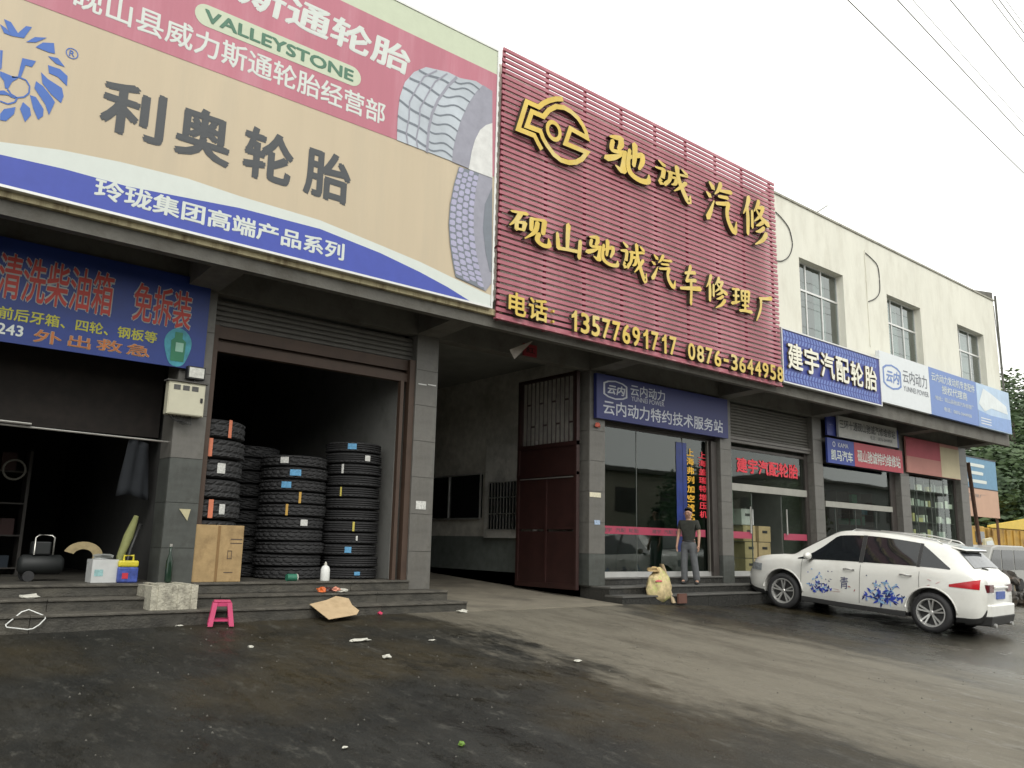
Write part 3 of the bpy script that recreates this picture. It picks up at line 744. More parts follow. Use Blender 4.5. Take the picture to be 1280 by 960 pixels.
bt = [(bl0, fx(0, 193, BY)[1] + .05)] + edge([(0, 193), (80, 211), (160, 233), (300, 260), (400, 286), (475, 316), (525, 340), (560, 359), (587, 378)])
bt = [(x, max(z, bz0 + .004)) for x, z in bt]
flatw('print_wave', wt + [(bl1 - .003, wt[-1][1] - .01), (bl1 - .003, bz0 + .002), (bl0, bz0 + .002)], BY - e, P_WHITE, bb_)
flatw('print_wave', bt + [(bt[-1][0] + .05, bz0 + .003), (bl0, bz0 + .003)], BY - 2 * e, P_BLUE, bb_)
# printed tyres
def print_tyre(name, cx, cz, rx, rz, wid, tread_cols, m_tread, m_gro, m_side, m_rim, a0, a1, clipx, zlo, zhi, nblk, lay=3):
    """flat picture of a tyre seen from the front left: a curved tread band, then sidewall and rim, cut off by the panel edge"""
    def arc(r_x, r_z, ox, n=28):
        return [(cx + ox - r_x * math.cos(a0 + (a1 - a0) * i / n), cz + r_z * math.sin(a0 + (a1 - a0) * i / n)) for i in range(n + 1)]
    def clip(pts): return [(min(x, clipx), min(max(z, zlo), zhi)) for x, z in pts]
    out = arc(rx, rz, 0); 
    flatw(name, clip(out + [(clipx, out[-1][1]), (clipx, out[0][1])]), BY - lay * e, m_tread, bb_)
    inn = arc(rx * 0.92, rz * .97, wid)
    sw = flatw(name, clip(inn + [(clipx, inn[-1][1]), (clipx, inn[0][1])]), BY - (lay + 1) * e, m_side, bb_)
    rim = arc(rx * 0.55, rz * .60, wid * 1.35)
    flatw(name, clip(rim + [(clipx, rim[-1][1]), (clipx, rim[0][1])]), BY - (lay + 2) * e, m_rim, bb_)
    mb = MB()
    N = nblk
    for k in range(tread_cols):
        u0 = (k + 0.06) / tread_cols; u1 = (k + 0.94) / tread_cols
        for i in range(N):
            v0 = i / N + (0.5 / N if k % 2 else 0); v1 = v0 + 0.80 / N
            def P(u, v):
                a = a0 + (a1 - a0) * v; rxx = rx * (1 - 0.08 * u); rzz = rz * (1 - .03 * u)
                return (cx + wid * u - rxx * math.cos(a), cz + rzz * math.sin(a))
            um = (u0 + u1) / 2; dv = 0.12 / N
            q = [P(u0, v0 + dv), P(um, v0), P(u1, v0 + dv), P(u1, v1), P(um, v1 + dv), P(u0, v1)]
            if max(p[0] for p in q) < clipx and min(p[1] for p in q) > zlo and max(p[1] for p in q) < zhi:
                mb.poly([(x, BY - (lay + .5) * e, z) for x, z in q[::-1]])
    mb.build(name, m_gro, bb_)
T1 = C('print_tyre_light', 0.42, 0.46, 0.50, 0.5, vary=0.18, scale=1.2); T2 = C('print_tyre_mid', 0.16, 0.18, 0.21, 0.5, vary=0.1)
T3 = C('print_tyre_side', 0.27, 0.27, 0.32, 0.5, vary=0.1); T4 = C('print_rim_white', 0.6, 0.6, 0.58, 0.5); T5 = C('print_tyre_block', 0.36, 0.35, 0.48, 0.5, vary=0.1)
z2 = lambda L_: [(300 + x / 4, y / 4) for x, y in L_]
z4 = lambda L_: [(300 + x / 4, 180 + y / 4) for x, y in L_]
def lerp_curve(A, t):
    n = len(A) - 1; k = min(int(t * n), n - 1); f_ = t * n - k
    return (A[k][0] * (1 - f_) + A[k + 1][0] * f_, A[k][1] * (1 - f_) + A[k + 1][1] * f_)
TB = bl1 - .005
def clipx_(o):
    for v in o.data.vertices:
        lim = TB - wloc(o.parent).x
        if v.co.x > lim: v.co.x = lim
    return o
A1 = z2([(930, 335), (870, 360), (825, 410), (800, 480), (790, 560), (786, 640), (785, 700)])
B1 = z2([(1085, 385), (1040, 430), (990, 500), (960, 570), (945, 640), (938, 720), (935, 762)])
C1 = z2([(1215, 425), (1180, 460), (1140, 520), (1105, 600), (1080, 680), (1065, 750), (1060, 808)])
D1_ = z2([(1262, 615), (1230, 625), (1200, 650), (1175, 700), (1158, 760), (1150, 810), (1143, 845)])
clipx_(flat('print_tyre', A1 + z2([(1060, 806), (1255, 880), (1262, 460), (1180, 405), (1100, 390), (1040, 360)]), BY - 2.5 * e, T1, bb_))
clipx_(flat('print_tyre', C1 + z2([(1143, 842), (1262, 885), (1262, 455)]), BY - 3.2 * e, T3, bb_))
clipx_(flat('print_tyre', D1_ + z2([(1262, 890)]), BY - 4 * e, T4, bb_))
def wave_groove(P, Q, t, m, lay, w_=.016, amp=6, ph=0):
    pts = []
    for k in range(9):
        u = k / 8; p, q = lerp_curve(P, t), lerp_curve(Q, min(1, t + .03)); pts.append((p[0] + (q[0] - p[0]) * u, p[1] + (q[1] - p[1]) * u + amp * .5 * math.sin(u * 6.28 + ph)))
    clipx_(line_print('print_tyre', pts, w_, BY - lay * e, m, bb_))
for k in range(6): wave_groove(A1, B1, .10 + .15 * k, T2, 3, .020, 2.5, k * 1.7)
for k in range(9): wave_groove(B1, C1, .05 + .105 * k, T2, 3.5, .012, 5.5, .6)
clipx_(line_print('print_tyre', B1, .022, BY - 3.6 * e, T3, bb_))
for u_ in (.33, .66):
    clipx_(line_print('print_tyre', [(p[0] + (q[0] - p[0]) * u_ + 1.2 * (-1) ** i_, p[1] + (q[1] - p[1]) * u_) for i_, (p, q) in enumerate(zip(A1, B1))], .012, BY - 3.7 * e, T3, bb_))
A2 = z4([(1095, 112), (1070, 200), (1050, 300), (1043, 400), (1050, 500), (1065, 600), (1078, 665)])
B2 = z4([(1195, 145), (1178, 230), (1168, 330), (1168, 430), (1180, 540), (1200, 640), (1222, 728)])
clipx_(flat('print_tyre', A2 + z4([(1228, 735), (1262, 700), (1262, 170)]), BY - 2.5 * e, T3, bb_))
clipx_(flat('print_tyre', A2 + B2[::-1], BY - 3.2 * e, T2, bb_))
mbh = MB(); NR, NC = 17, 4
for j in range(NR):
    for i in range(NC):
        u0, u1 = (i + .07) / NC, (i + .93) / NC; v0 = (j + (.5 if i % 2 else 0) + .08) / (NR + .6); v1 = v0 + .84 / (NR + .6)
        def PP(u, v):
            p, q = lerp_curve(A2, v), lerp_curve(B2, v); return fx(p[0] + (q[0] - p[0]) * u, p[1] + (q[1] - p[1]) * u, BY)
        um = (u0 + u1) / 2; dv = .13 / NR
        q = [PP(u0, v0 + dv), PP(um, v0), PP(u1, v0 + dv), PP(u1, v1 - dv), PP(um, v1), PP(u0, v1 - dv)]
        mbh.poly([(x, BY - 3.6 * e, z) for x, z in q])
tag(mbh.build('print_tyre_blocks', T5, bb_), kind='stuff')
E2 = z4([(1262, 215), (1225, 300), (1215, 420), (1228, 540), (1250, 640)])
clipx_(flat('print_tyre', E2 + z4([(1262, 640)]), BY - 3.4 * e, T2, bb_))
# writing
tpx('lettering', '力斯通轮胎', 180, -105, -45, 513, BY - .006, P_WHITE, bb_, bold=.02) if False else None
def tw(txt, pxl, pxr, zt, zb, m, Y=BY - .006, parent=bb_, **k):
    return put_text('lettering', txt, fx(pxl[0], pxl[1], Y)[0], fx(pxr[0], pxr[1], Y)[0], zb, zt, Y, m, parent, **k)
zb1 = fx(500, 92, BY)[1]; zt1 = fx(470, 43, BY)[1]
xr1 = fx(511, 70, BY)[0]; xl1 = fx(412, 30, BY)[0]; cw = (xr1 - xl1) / 2
put_text('lettering', '威力斯通轮胎', xr1 - 6.05 * cw, xr1, zb1, zt1 + .02, BY - .007, P_WHITE, bb_, bold=.028, slant=.12)
tpx('lettering', '砚山县威力斯通轮胎经营部', 92, -28, 8, 489, BY - .007, P_WHITE, bb_, bold=.016)
zc = fx(440, 93, BY)[1]; xc0 = fx(244, 8, BY)[0]; xc1 = fx(451, 98, BY)[0]
rr = (fx(440, 80, BY)[1] - fx(440, 104, BY)[1]) / 2 * 1.02
cz_ = fx(348, 57, BY)[1]
cap = [(xc0 + rr - rr * math.sin(t), cz_ + rr * math.cos(t)) for t in [i * math.pi / 10 for i in range(11)]] + [(xc1 - rr + rr * math.sin(t), cz_ - rr * math.cos(t)) for t in [i * math.pi / 10 for i in range(11)]]
flatw('print_capsule', cap, BY - .007, P_GREENW, bb_)
put_text('lettering', 'VALLEYSTONE', xc0 + .12, xc1 - .12, cz_ - rr * .6, cz_ + rr * .6, BY - .011, P_GREENT, bb_, bold=.03)
for ch, xl, yt, xr, yb in (('利', 117, 92, 201, 184), ('奥', 215, 125, 287, 212), ('轮', 303, 155, 367, 238), ('胎', 381, 182, 440, 260)):
    put_text('lettering', ch, fx(xl, 200, BY)[0], fx(xr, 200, BY)[0], fx(xr, yb, BY)[1], fx(xl + 8, yt, BY)[1], BY - .006, P_INK, bb_, bold=.03)
put_text('lettering', '玲珑集团高端产品系列', fx(118, 235, BY)[0], fx(430, 315, BY)[0], fx(118, 247, BY)[1], fx(120, 221, BY)[1], BY - .012, P_WHITE, bb_, bold=.025)
# ® mark and lion head emblem
cxr, czr = fx(90, 67, BY)
def ring(cx, cz, r0, r1, Y, m, parent, n=24, name='emblem'):
    mb = MB()
    for i in range(n):
        a, b_ = 2 * math.pi * i / n, 2 * math.pi * (i + 1) / n
        mb.poly([(cx + r0 * math.cos(a), Y, cz + r0 * math.sin(a)), (cx + r1 * math.cos(a), Y, cz + r1 * math.sin(a)), (cx + r1 * math.cos(b_), Y, cz + r1 * math.sin(b_)), (cx + r0 * math.cos(b_), Y, cz + r0 * math.sin(b_))])
    return mb.build(name, m, parent)
ring(cxr, czr, .055, .065, BY - .006, P_LOGO, bb_)
put_text('lettering', 'R', cxr - .028, cxr + .028, czr - .035, czr + .035, BY - .006, P_LOGO, bb_, bold=.01)
S = 1 / 4
petals = [[(20,95),(55,110),(90,165),(130,130),(160,135),(120,190),(60,180),(40,150)], [(0,120),(20,165),(60,180),(30,140)], [(130,210),(175,185),(235,188),(180,212)], [(178,235),(215,212),(270,215),(275,268),(245,262),(215,250)],
 [(240,280),(290,290),(325,335),(280,318)], [(240,325),(300,345),(338,380),(335,430),(290,385),(245,365)], [(205,360),(240,395),(310,440),(318,480),(305,515),(255,470),(212,415)],
 [(180,405),(215,430),(255,480),(275,510),(245,575),(225,520),(172,440)], [(150,475),(180,485),(218,545),(215,580),(190,598),(165,540)], [(115,510),(150,540),(155,575),(125,610),(100,545)], [(20,545),(78,535),(70,570),(30,605),(0,600),(0,570)],
 [(112,290),(180,305),(160,335),(128,325),(105,385),(90,380)], [(0,355),(60,380),(95,388),(60,410),(40,445),(25,440),(20,405),(0,380)], [(0,250),(14,252),(8,340),(0,350)]]
for p in petals: flat('emblem', [(x * S, y * S) for x, y in p], BY - .006, P_LOGO, bb_)
def stroke(name, pxs, r, Y, m, parent):
    pts = [(*fx(x, y, Y), r) for x, y in pxs]
    return flatw(name, ribbon(pts, 3, 1.0), Y, m, parent)
def strokew(pts, r, Y0, Y1, m, parent, name='emblem'):
    mb = MB()
    for i, p in enumerate(pts): pass
line_print('emblem', [(x * S, y * S) for x, y in [(60, 385), (95, 385), (130, 400), (148, 430), (145, 465), (120, 485), (85, 488), (55, 470), (38, 445)]], .008, BY - .006, P_LOGO, bb_)
line_print('emblem', [(x * S, y * S) for x, y in [(-60, 480), (-20, 465), (25, 462), (60, 485), (85, 490), (75, 510), (40, 520), (0, 505)]], .008, BY - .006, P_LOGO, bb_)
flat('emblem', [(x * S, y * S) for x, y in [(-40, 455), (20, 452), (62, 478), (20, 474), (-40, 470)]], BY - .0065, P_LOGO, bb_)

# ---- red slatted board with raised golden letters
RY = 9.80
rx0, rz1 = fx(629.5, 57, RY); rx1, _ = fx(967.3, 228.5, RY); rz0 = fx(620, 397, RY)[1]
rb = thing('slatted_sign_board', 'tall dark red slatted board with raised yellow brush lettering and gear emblem over the driveway', 'sign board', ((rx0 + rx1) / 2, RY, rz0))
NS = 48; ph = (rz1 - rz0) / NS
slat_me = MB().box(0, rx1 - rx0, 0, 0.030, 0, ph * 0.60).mesh('slat', M_SLATM)
rng = random.Random(3)
for i in range(NS):
    o = inst('slat', slat_me, rb, (rx0 + rng.uniform(-.012, .012), RY + rng.uniform(-.004, .004), rz0 + i * ph + ph * .2 + rng.uniform(-.003, .003)))
    o.rotation_euler = (rng.uniform(-.03, .03), rng.uniform(-.0006, .0006), 0)
posts = [rx0 + .06] + [fx(px, py, RY)[0] for px, py in ((687, 90), (734, 113), (779, 135), (821, 157), (859, 175), (896, 195), (929, 212))] + [rx1 - .12]
for x in posts: MB().box(x - .02, x + .02, RY + .036, RY + .08, rz0 - .02, rz1 - .02).build('post', M_SLATF, rb)
for x in posts[::2]:
    MB().box(x - .015, x + .015, RY + .08, WY - .002, rz0 + 1.2, rz0 + 1.23).build('wall_bracket', M_SLATF, rb)
MB().box(rx0 - .02, rx1, RY - .02, RY + .05, rz0 - .012, rz0 + .012).build('bottom_rail', mat('weathered_red_rail', (0.36, 0.10, 0.13), 0.6, vary=0.3, scale=5, stain=(0.5, 0.35, 0.33), stain_amt=0.7, stain_scale=5), rb)
LY = RY - 0.09
def bx4(x0, yt, yb, x1): # photo box of one raised character -> plane
    Xl, Zt = fx(x0, yt, LY); _, Zb = fx(x0, yb, LY); return Xl, fx(x1, yb, LY)[0], Zb, Zt
def zat(px, py): return fx(px, py, LY)
for ch, c0, c1, top, bot in [('驰', (757, 200), (811, 200), (770, 167), (768, 216)), ('诚', (818, 230), (864, 230), (830, 202), (830, 236)), ('汽', (882, 250), (920, 260), (890, 226), (886, 274)), ('修', (929, 275), (961, 275), (938, 248), (935, 294))]:
    X0, _ = zat(*c0); X1, _ = zat(*c1); _, Zt = zat(*top); _, Zb = zat(*bot)
    brush(ch, X0, X1, Zb, Zt, LY, 0.085, rb)
for ch, c0, c1, top, bot in [('砚', (636, 290), (687, 300), (655, 264), (655, 300)), ('山', (692, 310), (728, 310), (706, 279), (700, 318)), ('驰', (733, 330), (772, 330), (745, 294), (742, 327)), ('诚', (775, 335), (809, 350), (790, 305), (780, 339)),
                             ('汽', (814, 350), (844, 355), (822, 318), (816, 349)), ('车', (850, 360), (876, 365), (860, 333), (863, 377)), ('修', (883, 370), (909, 375), (890, 345), (890, 378)), ('理', (915, 380), (939, 385), (920, 357), (920, 388)), ('厂', (945, 390), (966, 390), (950, 367), (948, 400))]:
    X0, _ = zat(*c0); X1, _ = zat(*c1); _, Zt = zat(*top); _, Zb = zat(*bot)
    brush(ch, X0, X1, Zb, Zt, LY, 0.075, rb)
def digits(txt, p0, p1, zt, zb, wide=0.8):
    X0, X1 = zat(*p0)[0], zat(*p1)[0]; n = len(txt); cw = (X1 - X0) / n
    for i, ch in enumerate(txt):
        f = {'1': 0.50, '-': 0.6}.get(ch, wide); a = X0 + cw * (i + .5 - f / 2)
        if ch == '-': put_text('letter', ch, a, a + cw * f, (zt + zb) / 2 - .03, (zt + zb) / 2 + .03, LY, [M_GOLD, M_GOLDS], rb, bold=.0, depth=.06)
        elif ch == '1':
            o_ = [(.52, 0), (1, 0), (1, 1), (.62, 1), (.40, .84), (0, .76), (0, .60), (.52, .66)]
            MB().xz([(a + u * cw * f, zb + v * (zt - zb)) for u, v in o_], LY, LY + .06, 0, 1).build('letter', [M_GOLD, M_GOLDS], rb)
        else: put_text('letter', ch, a, a + cw * f, zb, zt, LY, [M_GOLD, M_GOLDS], rb, bold=(.004 if ch == '1' else .020), depth=.06)
zt_ = fx(712, 386, LY)[1]; zb_ = fx(714, 413, LY)[1]
digits('13577691717', (711, 400), (847, 430), zt_, zb_)
digits('0876-3644958', (859, 440), (980, 470), zt_ - .03, zb_ + .0)
for ch, a, b_ in (('电', (636, 375), (658, 385)), ('话', (661, 385), (685, 390))):
    put_text('letter', ch, zat(*a)[0], zat(*b_)[0], fx(636, 392, LY)[1], fx(636, 363, LY)[1], LY, [M_GOLD, M_GOLDS], rb, bold=.02, depth=.06)
xc, _ = zat(692, 395)
for py in (389, 402):
    z = fx(692, py, LY)[1]; MB().box(xc - .02, xc + .02, LY, LY + .06, z - .02, z + .02).build('letter', [M_GOLD], rb)
# gear emblem
def gpath(pxs, w_=0.045, closed=False):
    pts = [np.array(fx(x, y, LY)) for x, y in pxs]; n = len(pts); Lp, Rp = [], []
    for i in range(n):
        a = pts[i - 1] if (i > 0 or closed) else None; b_ = pts[(i + 1) % n] if (i < n - 1 or closed) else None
        d1 = (pts[i] - a) if a is not None else (b_ - pts[i]); d2 = (b_ - pts[i]) if b_ is not None else d1
        d1 = d1 / np.hypot(*d1); d2 = d2 / np.hypot(*d2); n1 = np.array([-d1[1], d1[0]]); n2 = np.array([-d2[1], d2[0]])
        m_ = n1 + n2; m_ /= max(np.hypot(*m_), .3); k = w_ / max(m_ @ n1, .45)
        Lp.append(pts[i] + m_ * k); Rp.append(pts[i] - m_ * k)
    mb = MB()
    for i in range(n if closed else n - 1):
        j = (i + 1) % n
        q = [tuple(Lp[i]), tuple(Lp[j]), tuple(Rp[j]), tuple(Rp[i])]
        a_ = sum(q[k][0] * q[(k + 1) % 4][1] - q[(k + 1) % 4][0] * q[k][1] for k in range(4))
        if a_ < 0: q = q[::-1]
        y0, y1 = LY, LY + .08
        b0 = len(mb.v); mb.v += [(x, y0, z) for x, z in q] + [(x, y1, z) for x, z in q]
        mb.f.append([b0, b0 + 1, b0 + 2, b0 + 3]); mb.m.append(0)
        for k in range(4):
            mb.f.append([b0 + (k + 1) % 4, b0 + k, b0 + 4 + k, b0 + 4 + (k + 1) % 4]); mb.m.append(1)
    return mb.build('emblem', [M_GOLD, M_GOLDS], rb)
q8 = lambda L_: [(640 + x / 8, 110 + y / 8) for x, y in L_]
gpath(q8([(510, 110), (440, 108), (370, 125), (310, 155), (268, 190), (148, 135), (62, 410), (225, 475), (262, 550), (298, 615)]))
gpath(q8([(755, 500), (585, 405), (535, 555), (752, 645), (700, 710), (640, 742), (570, 745), (490, 720), (420, 665), (350, 570), (310, 500), (285, 430), (150, 380), (200, 235), (315, 285), (370, 220), (440, 185), (520, 195), (590, 235), (660, 300), (710, 375), (740, 440)]), closed=True)
ecx, ecz = fx(640 + 418 / 8, 110 + 428 / 8, LY); 
er = (fx(640 + 418 / 8, 110 + 320 / 8, LY)[1] - fx(640 + 418 / 8, 110 + 530 / 8, LY)[1]) / 2
em = MB()
for i in range(20):
    a, b_ = 2 * math.pi * i / 20, 2 * math.pi * (i + 1) / 20; r1 = er; r0 = er * .60; fxs = 0.95
    q = [(ecx + r0 * math.cos(a) * fxs, ecz + r0 * math.sin(a)), (ecx + r1 * math.cos(a) * fxs, ecz + r1 * math.sin(a)), (ecx + r1 * math.cos(b_) * fxs, ecz + r1 * math.sin(b_)), (ecx + r0 * math.cos(b_) * fxs, ecz + r0 * math.sin(b_))]
    b0 = len(em.v); em.v += [(x, LY, z) for x, z in q] + [(x, LY + .08, z) for x, z in q]
    em.f.append([b0, b0 + 1, b0 + 2, b0 + 3]); em.m.append(0)
    for k in (1, 3): em.f.append([b0 + (k + 1) % 4, b0 + k, b0 + 4 + k, b0 + 4 + (k + 1) % 4]); em.m.append(1)
em.build('emblem', [M_GOLD, M_GOLDS], rb)

# ---- canopy boards on the right
P_NAVY = C('print_navy', 0.035, 0.05, 0.24, 0.45, vary=0.08); P_MIDB = C('print_mid_blue', 0.14, 0.22, 0.46, 0.5, vary=0.04)
P_CREAMT = C('cream_letter_face', 0.72, 0.70, 0.58, 0.5, vary=0.04); P_LBLUE = C('print_light_blue', 0.40, 0.52, 0.66, 0.5, vary=0.15, scale=1.5)
P_GREY = C('print_pale_grey', 0.62, 0.65, 0.66, 0.5, vary=0.03)
SY = 9.80
sx0 = rx1 + 0.06; sx1 = fx(1098, 450, SY)[0]; sz0, sz1 = 4.60, fx(978, 411, SY)[1] - .0
s1 = thing('shop_sign', 'dark blue tread patterned canopy sign with thick cream lettering, beside the red board', 'sign', ((sx0 + sx1) / 2, SY, sz0), group='boards along the canopy edge')
MB().box(sx0, sx1, SY, SY + .1, sz0, sz1).build('panel', P_NAVY, s1)
fr = MB(); fr.box(sx0 - .03, sx0, SY - .02, SY + .1, sz0 - .03, sz1 + .03); fr.box(sx1, sx1 + .03, SY - .02, SY + .1, sz0 - .03, sz1 + .03)
fr.box(sx0, sx1, SY - .02, SY + .1, sz1, sz1 + .03); fr.box(sx0, sx1, SY - .02, SY + .1, sz0 - .03, sz0); fr.build('frame', M_ALU, s1)
tr = MB(); NT = 34
for row, (z0, h) in enumerate([(sz0 + .03, .11), (sz0 + .16, .10), (sz1 - .14, .11), (sz1 - .26, .10)]):
    for i in range(NT):
        x = sx0 + .04 + (sx1 - sx0 - .16) * i / NT; d = .05 if row % 2 else -.05
        tr.poly([(x + max(0, -d), SY - .004, z0), (x + .075 + max(0, -d), SY - .004, z0), (x + .075 + max(0, d), SY - .004, z0 + h), (x + max(0, d), SY - .004, z0 + h)])
tag(tr.build('tread_print', C('print_tread_blue', 0.13, 0.19, 0.46, 0.5, vary=0.15), s1), kind='stuff')
for i, ch in enumerate('建宇汽配轮胎'):
    cw = (sx1 - sx0 - .3) / 6; a = sx0 + .14 + i * cw
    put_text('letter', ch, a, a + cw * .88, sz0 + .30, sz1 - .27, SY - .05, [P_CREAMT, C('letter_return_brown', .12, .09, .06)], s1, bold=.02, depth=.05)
# white power company board
ux0, ux1 = sx1 + .06, fx(1161, 470, SY)[0]; uz0, uz1 = 4.70, 6.02
s2 = thing('shop_sign', 'white canopy board with an outlined blue emblem and grey lettering', 'sign', ((ux0 + ux1) / 2, SY, uz0), group='boards along the canopy edge')
MB().box(ux0, ux1, SY, SY + .1, uz0, uz1).build('panel', P_GREY, s2)
def power_logo(x0, x1, z0, z1, Y, m, parent, mt=None):
    w_, h = x1 - x0, z1 - z0; t = .035 * h / .5
    oc = [(x0 + w_ * u, z0 + h * v) for u, v in ((.5, 1), (.82, .93), (1, .8), (1, .2), (.82, .07), (.5, 0), (.18, .07), (0, .2), (0, .8), (.18, .93))]
    cx, cz = (x0 + x1) / 2, (z0 + z1) / 2
    mb = MB()
    for i in range(10):
        a, b_ = oc[i], oc[(i + 1) % 10]; k = 1 - 2 * t / h
        mb.poly([(a[0], Y, a[1]), (cx + (a[0] - cx) * k, Y, cz + (a[1] - cz) * k), (cx + (b_[0] - cx) * k, Y, cz + (b_[1] - cz) * k), (b_[0], Y, b_[1])])
    mb.build('emblem', m, parent)
    put_text('emblem', '云内', x0 + w_ * .14, x1 - w_ * .14, z0 + h * .26, z1 - h * .24, Y, mt or m, parent, bold=.03, slant=.25)
lx0 = ux0 + .12; power_logo(lx0, fx(1126, 470, SY)[0], uz0 + .38, uz1 - .28, SY - .005, P_MIDB, s2)
put_text('lettering', '云内动力', fx(1129, 480, SY)[0], ux1 - .15, 5.36, 5.72, SY - .005, C('print_grey_ink', .14, .15, .17), s2, bold=.005)
put_text('lettering', 'YUNNEI POWER', fx(1129, 480, SY)[0], ux1 - .1, 5.14, 5.28, SY - .005, C('print_grey_ink', .14, .15, .17), s2, bold=.0)
vx1 = fx(1220, 485, SY)[0]
s3 = thing('shop_sign', 'plain mid blue canopy board with lines of small white lettering', 'sign', ((ux1 + vx1) / 2, SY, uz0), group='boards along the canopy edge')
MB().box(ux1 + .01, vx1, SY, SY + .1, uz0, uz1).build('panel', P_MIDB, s3)
put_text('lettering', '云内动力发动机专卖配件', ux1 + .15, vx1 - .12, 5.66, 5.90, SY - .005, P_WHITE, s3, bold=.01)
put_text('lettering', '授权代理商', ux1 + .75, vx1 - .7, 5.36, 5.60, SY - .005, P_WHITE, s3, bold=.01)
put_text('lettering', '地址：砚山县驰诚汽车修理厂', ux1 + .3, vx1 - .3, 5.14, 5.27, SY - .005, P_WHITE, s3, bold=.0)
put_text('lettering', '电话：0876-3644958', ux1 + .8, vx1 - .5, 4.88, 5.0, SY - .005, P_WHITE, s3, bold=.0)
s4 = thing('shop_sign', 'pale blue picture board at the far right end of the canopy', 'sign', ((vx1 + 28.4) / 2, SY, uz0), group='boards along the canopy edge')
MB().box(vx1 + .01, 28.3, SY, SY + .1, uz0, uz1).build('panel', P_LBLUE, s4)
flatw('print_cloud', [(vx1 + .1, 5.4), (vx1 + .5, 5.9), (vx1 + 1.1, 5.8), (28.0, 5.55), (28.1, 5.3), (vx1 + 1.0, 5.35), (vx1 + .5, 5.2)], SY - .005, C('print_cloud_white', .62, .66, .66, .5, vary=.1, scale=3), s4)
flatw('print_band', [(vx1 + .02, 4.72), (28.28, 4.72), (28.28, 5.15), (vx1 + .9, 5.12), (vx1 + .02, 5.2)], SY - .004, C('print_band_blue', .20, .31, .55, .5, vary=.1), s4)
for z in (4.8, 4.88, 4.96): flatw('print_line', [(vx1 + .15, z), (vx1 + .9, z), (vx1 + .9, z + .03), (vx1 + .15, z + .03)], SY - .009, P_GREY, s4)
for x in (sx1 + .03,): pass

# ---- blue garage sign over the left bay
GY = 10.93
gx1 = fx(262, 380, GY)[0] + .02; gz0 = 3.17; gz1 = fx(265, 352, GY)[1]
s5 = thing('shop_sign', 'deep blue banner with big red lettering over the left garage bay', 'sign', (1, GY, gz0))
MB().box(-0.5, gx1 - .02, GY, GY + .04, gz0, gz1).build('panel', C('print_garage_blue', 0.012, 0.034, 0.19, 0.45, vary=0.25, scale=1.0), s5)
O_RED = C('print_bright_red', 0.42, 0.035, 0.022, 0.5); O_YEL = C('print_yellow', 0.42, 0.41, 0.04, 0.5); O_OR = C('print_orange', 0.42, 0.13, 0.03, 0.5); P_DULLW = C('print_dull_white', .34, .36, .34, .5)
def outlined(txt, x0, x1, z0, z1, Y, m1, m2, parent, b1=.012, b2=.045, g=.012):
    put_text('lettering', txt, x0 - g, x1 + g, z0 - g, z1 + g, Y, m2, parent, bold=b2)
    put_text('lettering', txt, x0, x1, z0, z1, Y - .004, m1, parent, bold=b1)
zt5 = fx(2, 314, GY)[1]; zb5 = fx(2, 372, GY)[1]; xq0 = fx(-66, 330, GY)[0]
outlined('免拆清洗柴油箱'[2:], fx(0, 345, GY)[0] - .02, fx(141, 370, GY)[0], zb5, zt5, GY - .005, O_RED, P_DULLW, s5)
outlined('免拆装', fx(166, 385, GY)[0], fx(239, 390, GY)[0], fx(166, 401, GY)[1], fx(170, 352, GY)[1], GY - .005, O_RED, P_DULLW, s5)
put_text('lettering', '前后牙箱、四轮、钢板等', fx(-2, 390, GY)[0], fx(197, 415, GY)[0], fx(0, 398, GY)[1], fx(0, 382, GY)[1], GY - .005, O_YEL, s5, bold=.02)
put_text('lettering', '243', fx(-4, 410, GY)[0], fx(29, 415, GY)[0], fx(5, 418, GY)[1], fx(5, 404, GY)[1], GY - .005, P_WHITE, s5, bold=.02)
for i, ch in enumerate('外出救急'):
    x0 = 42 + [0, 44, 80, 118][i]; x1 = x0 + [34, 27, 31, 28][i]
    za = fx(x0, 411 + [0, 7, 12, 18][i], GY)[1]; zb = fx(x0, 427 + [0, 6, 10, 16][i], GY)[1]
    outlined(ch, fx(x0, 420, GY)[0], fx(x1, 430, GY)[0], zb, za, GY - .005, O_OR, C('print_outline_cream', .36, .28, .2), s5, b1=.005, b2=.03, g=.006)
cx_, cz_2 = fx(222, 434, GY)
glow = [(cx_ + .17 * math.cos(t) * (1 + .1 * math.sin(3 * t)), cz_2 + .26 * math.sin(t)) for t in [i * math.pi / 12 for i in range(24)]]
flatw('print_halo', glow, GY - .004, C('print_teal_halo', .04, .25, .32, .5, vary=.3, scale=8), s5)
flatw('print_bottle', [(cx_ - .08, cz_2 - .19), (cx_ + .09, cz_2 - .19), (cx_ + .1, cz_2 + .08), (cx_ + .05, cz_2 + .12), (cx_ + .05, cz_2 + .2), (cx_ - .05, cz_2 + .2), (cx_ - .05, cz_2 + .12), (cx_ - .09, cz_2 + .08)], GY - .008, C('print_bottle_green', .02, .16, .08, .5), s5)
flatw('print_bottle', [(cx_ - .03, cz_2 - .06), (cx_ + .07, cz_2 - .06), (cx_ + .07, cz_2 + .06), (cx_ - .03, cz_2 + .06)], GY - .012, C('print_label_mint', .25, .45, .35, .5), s5)

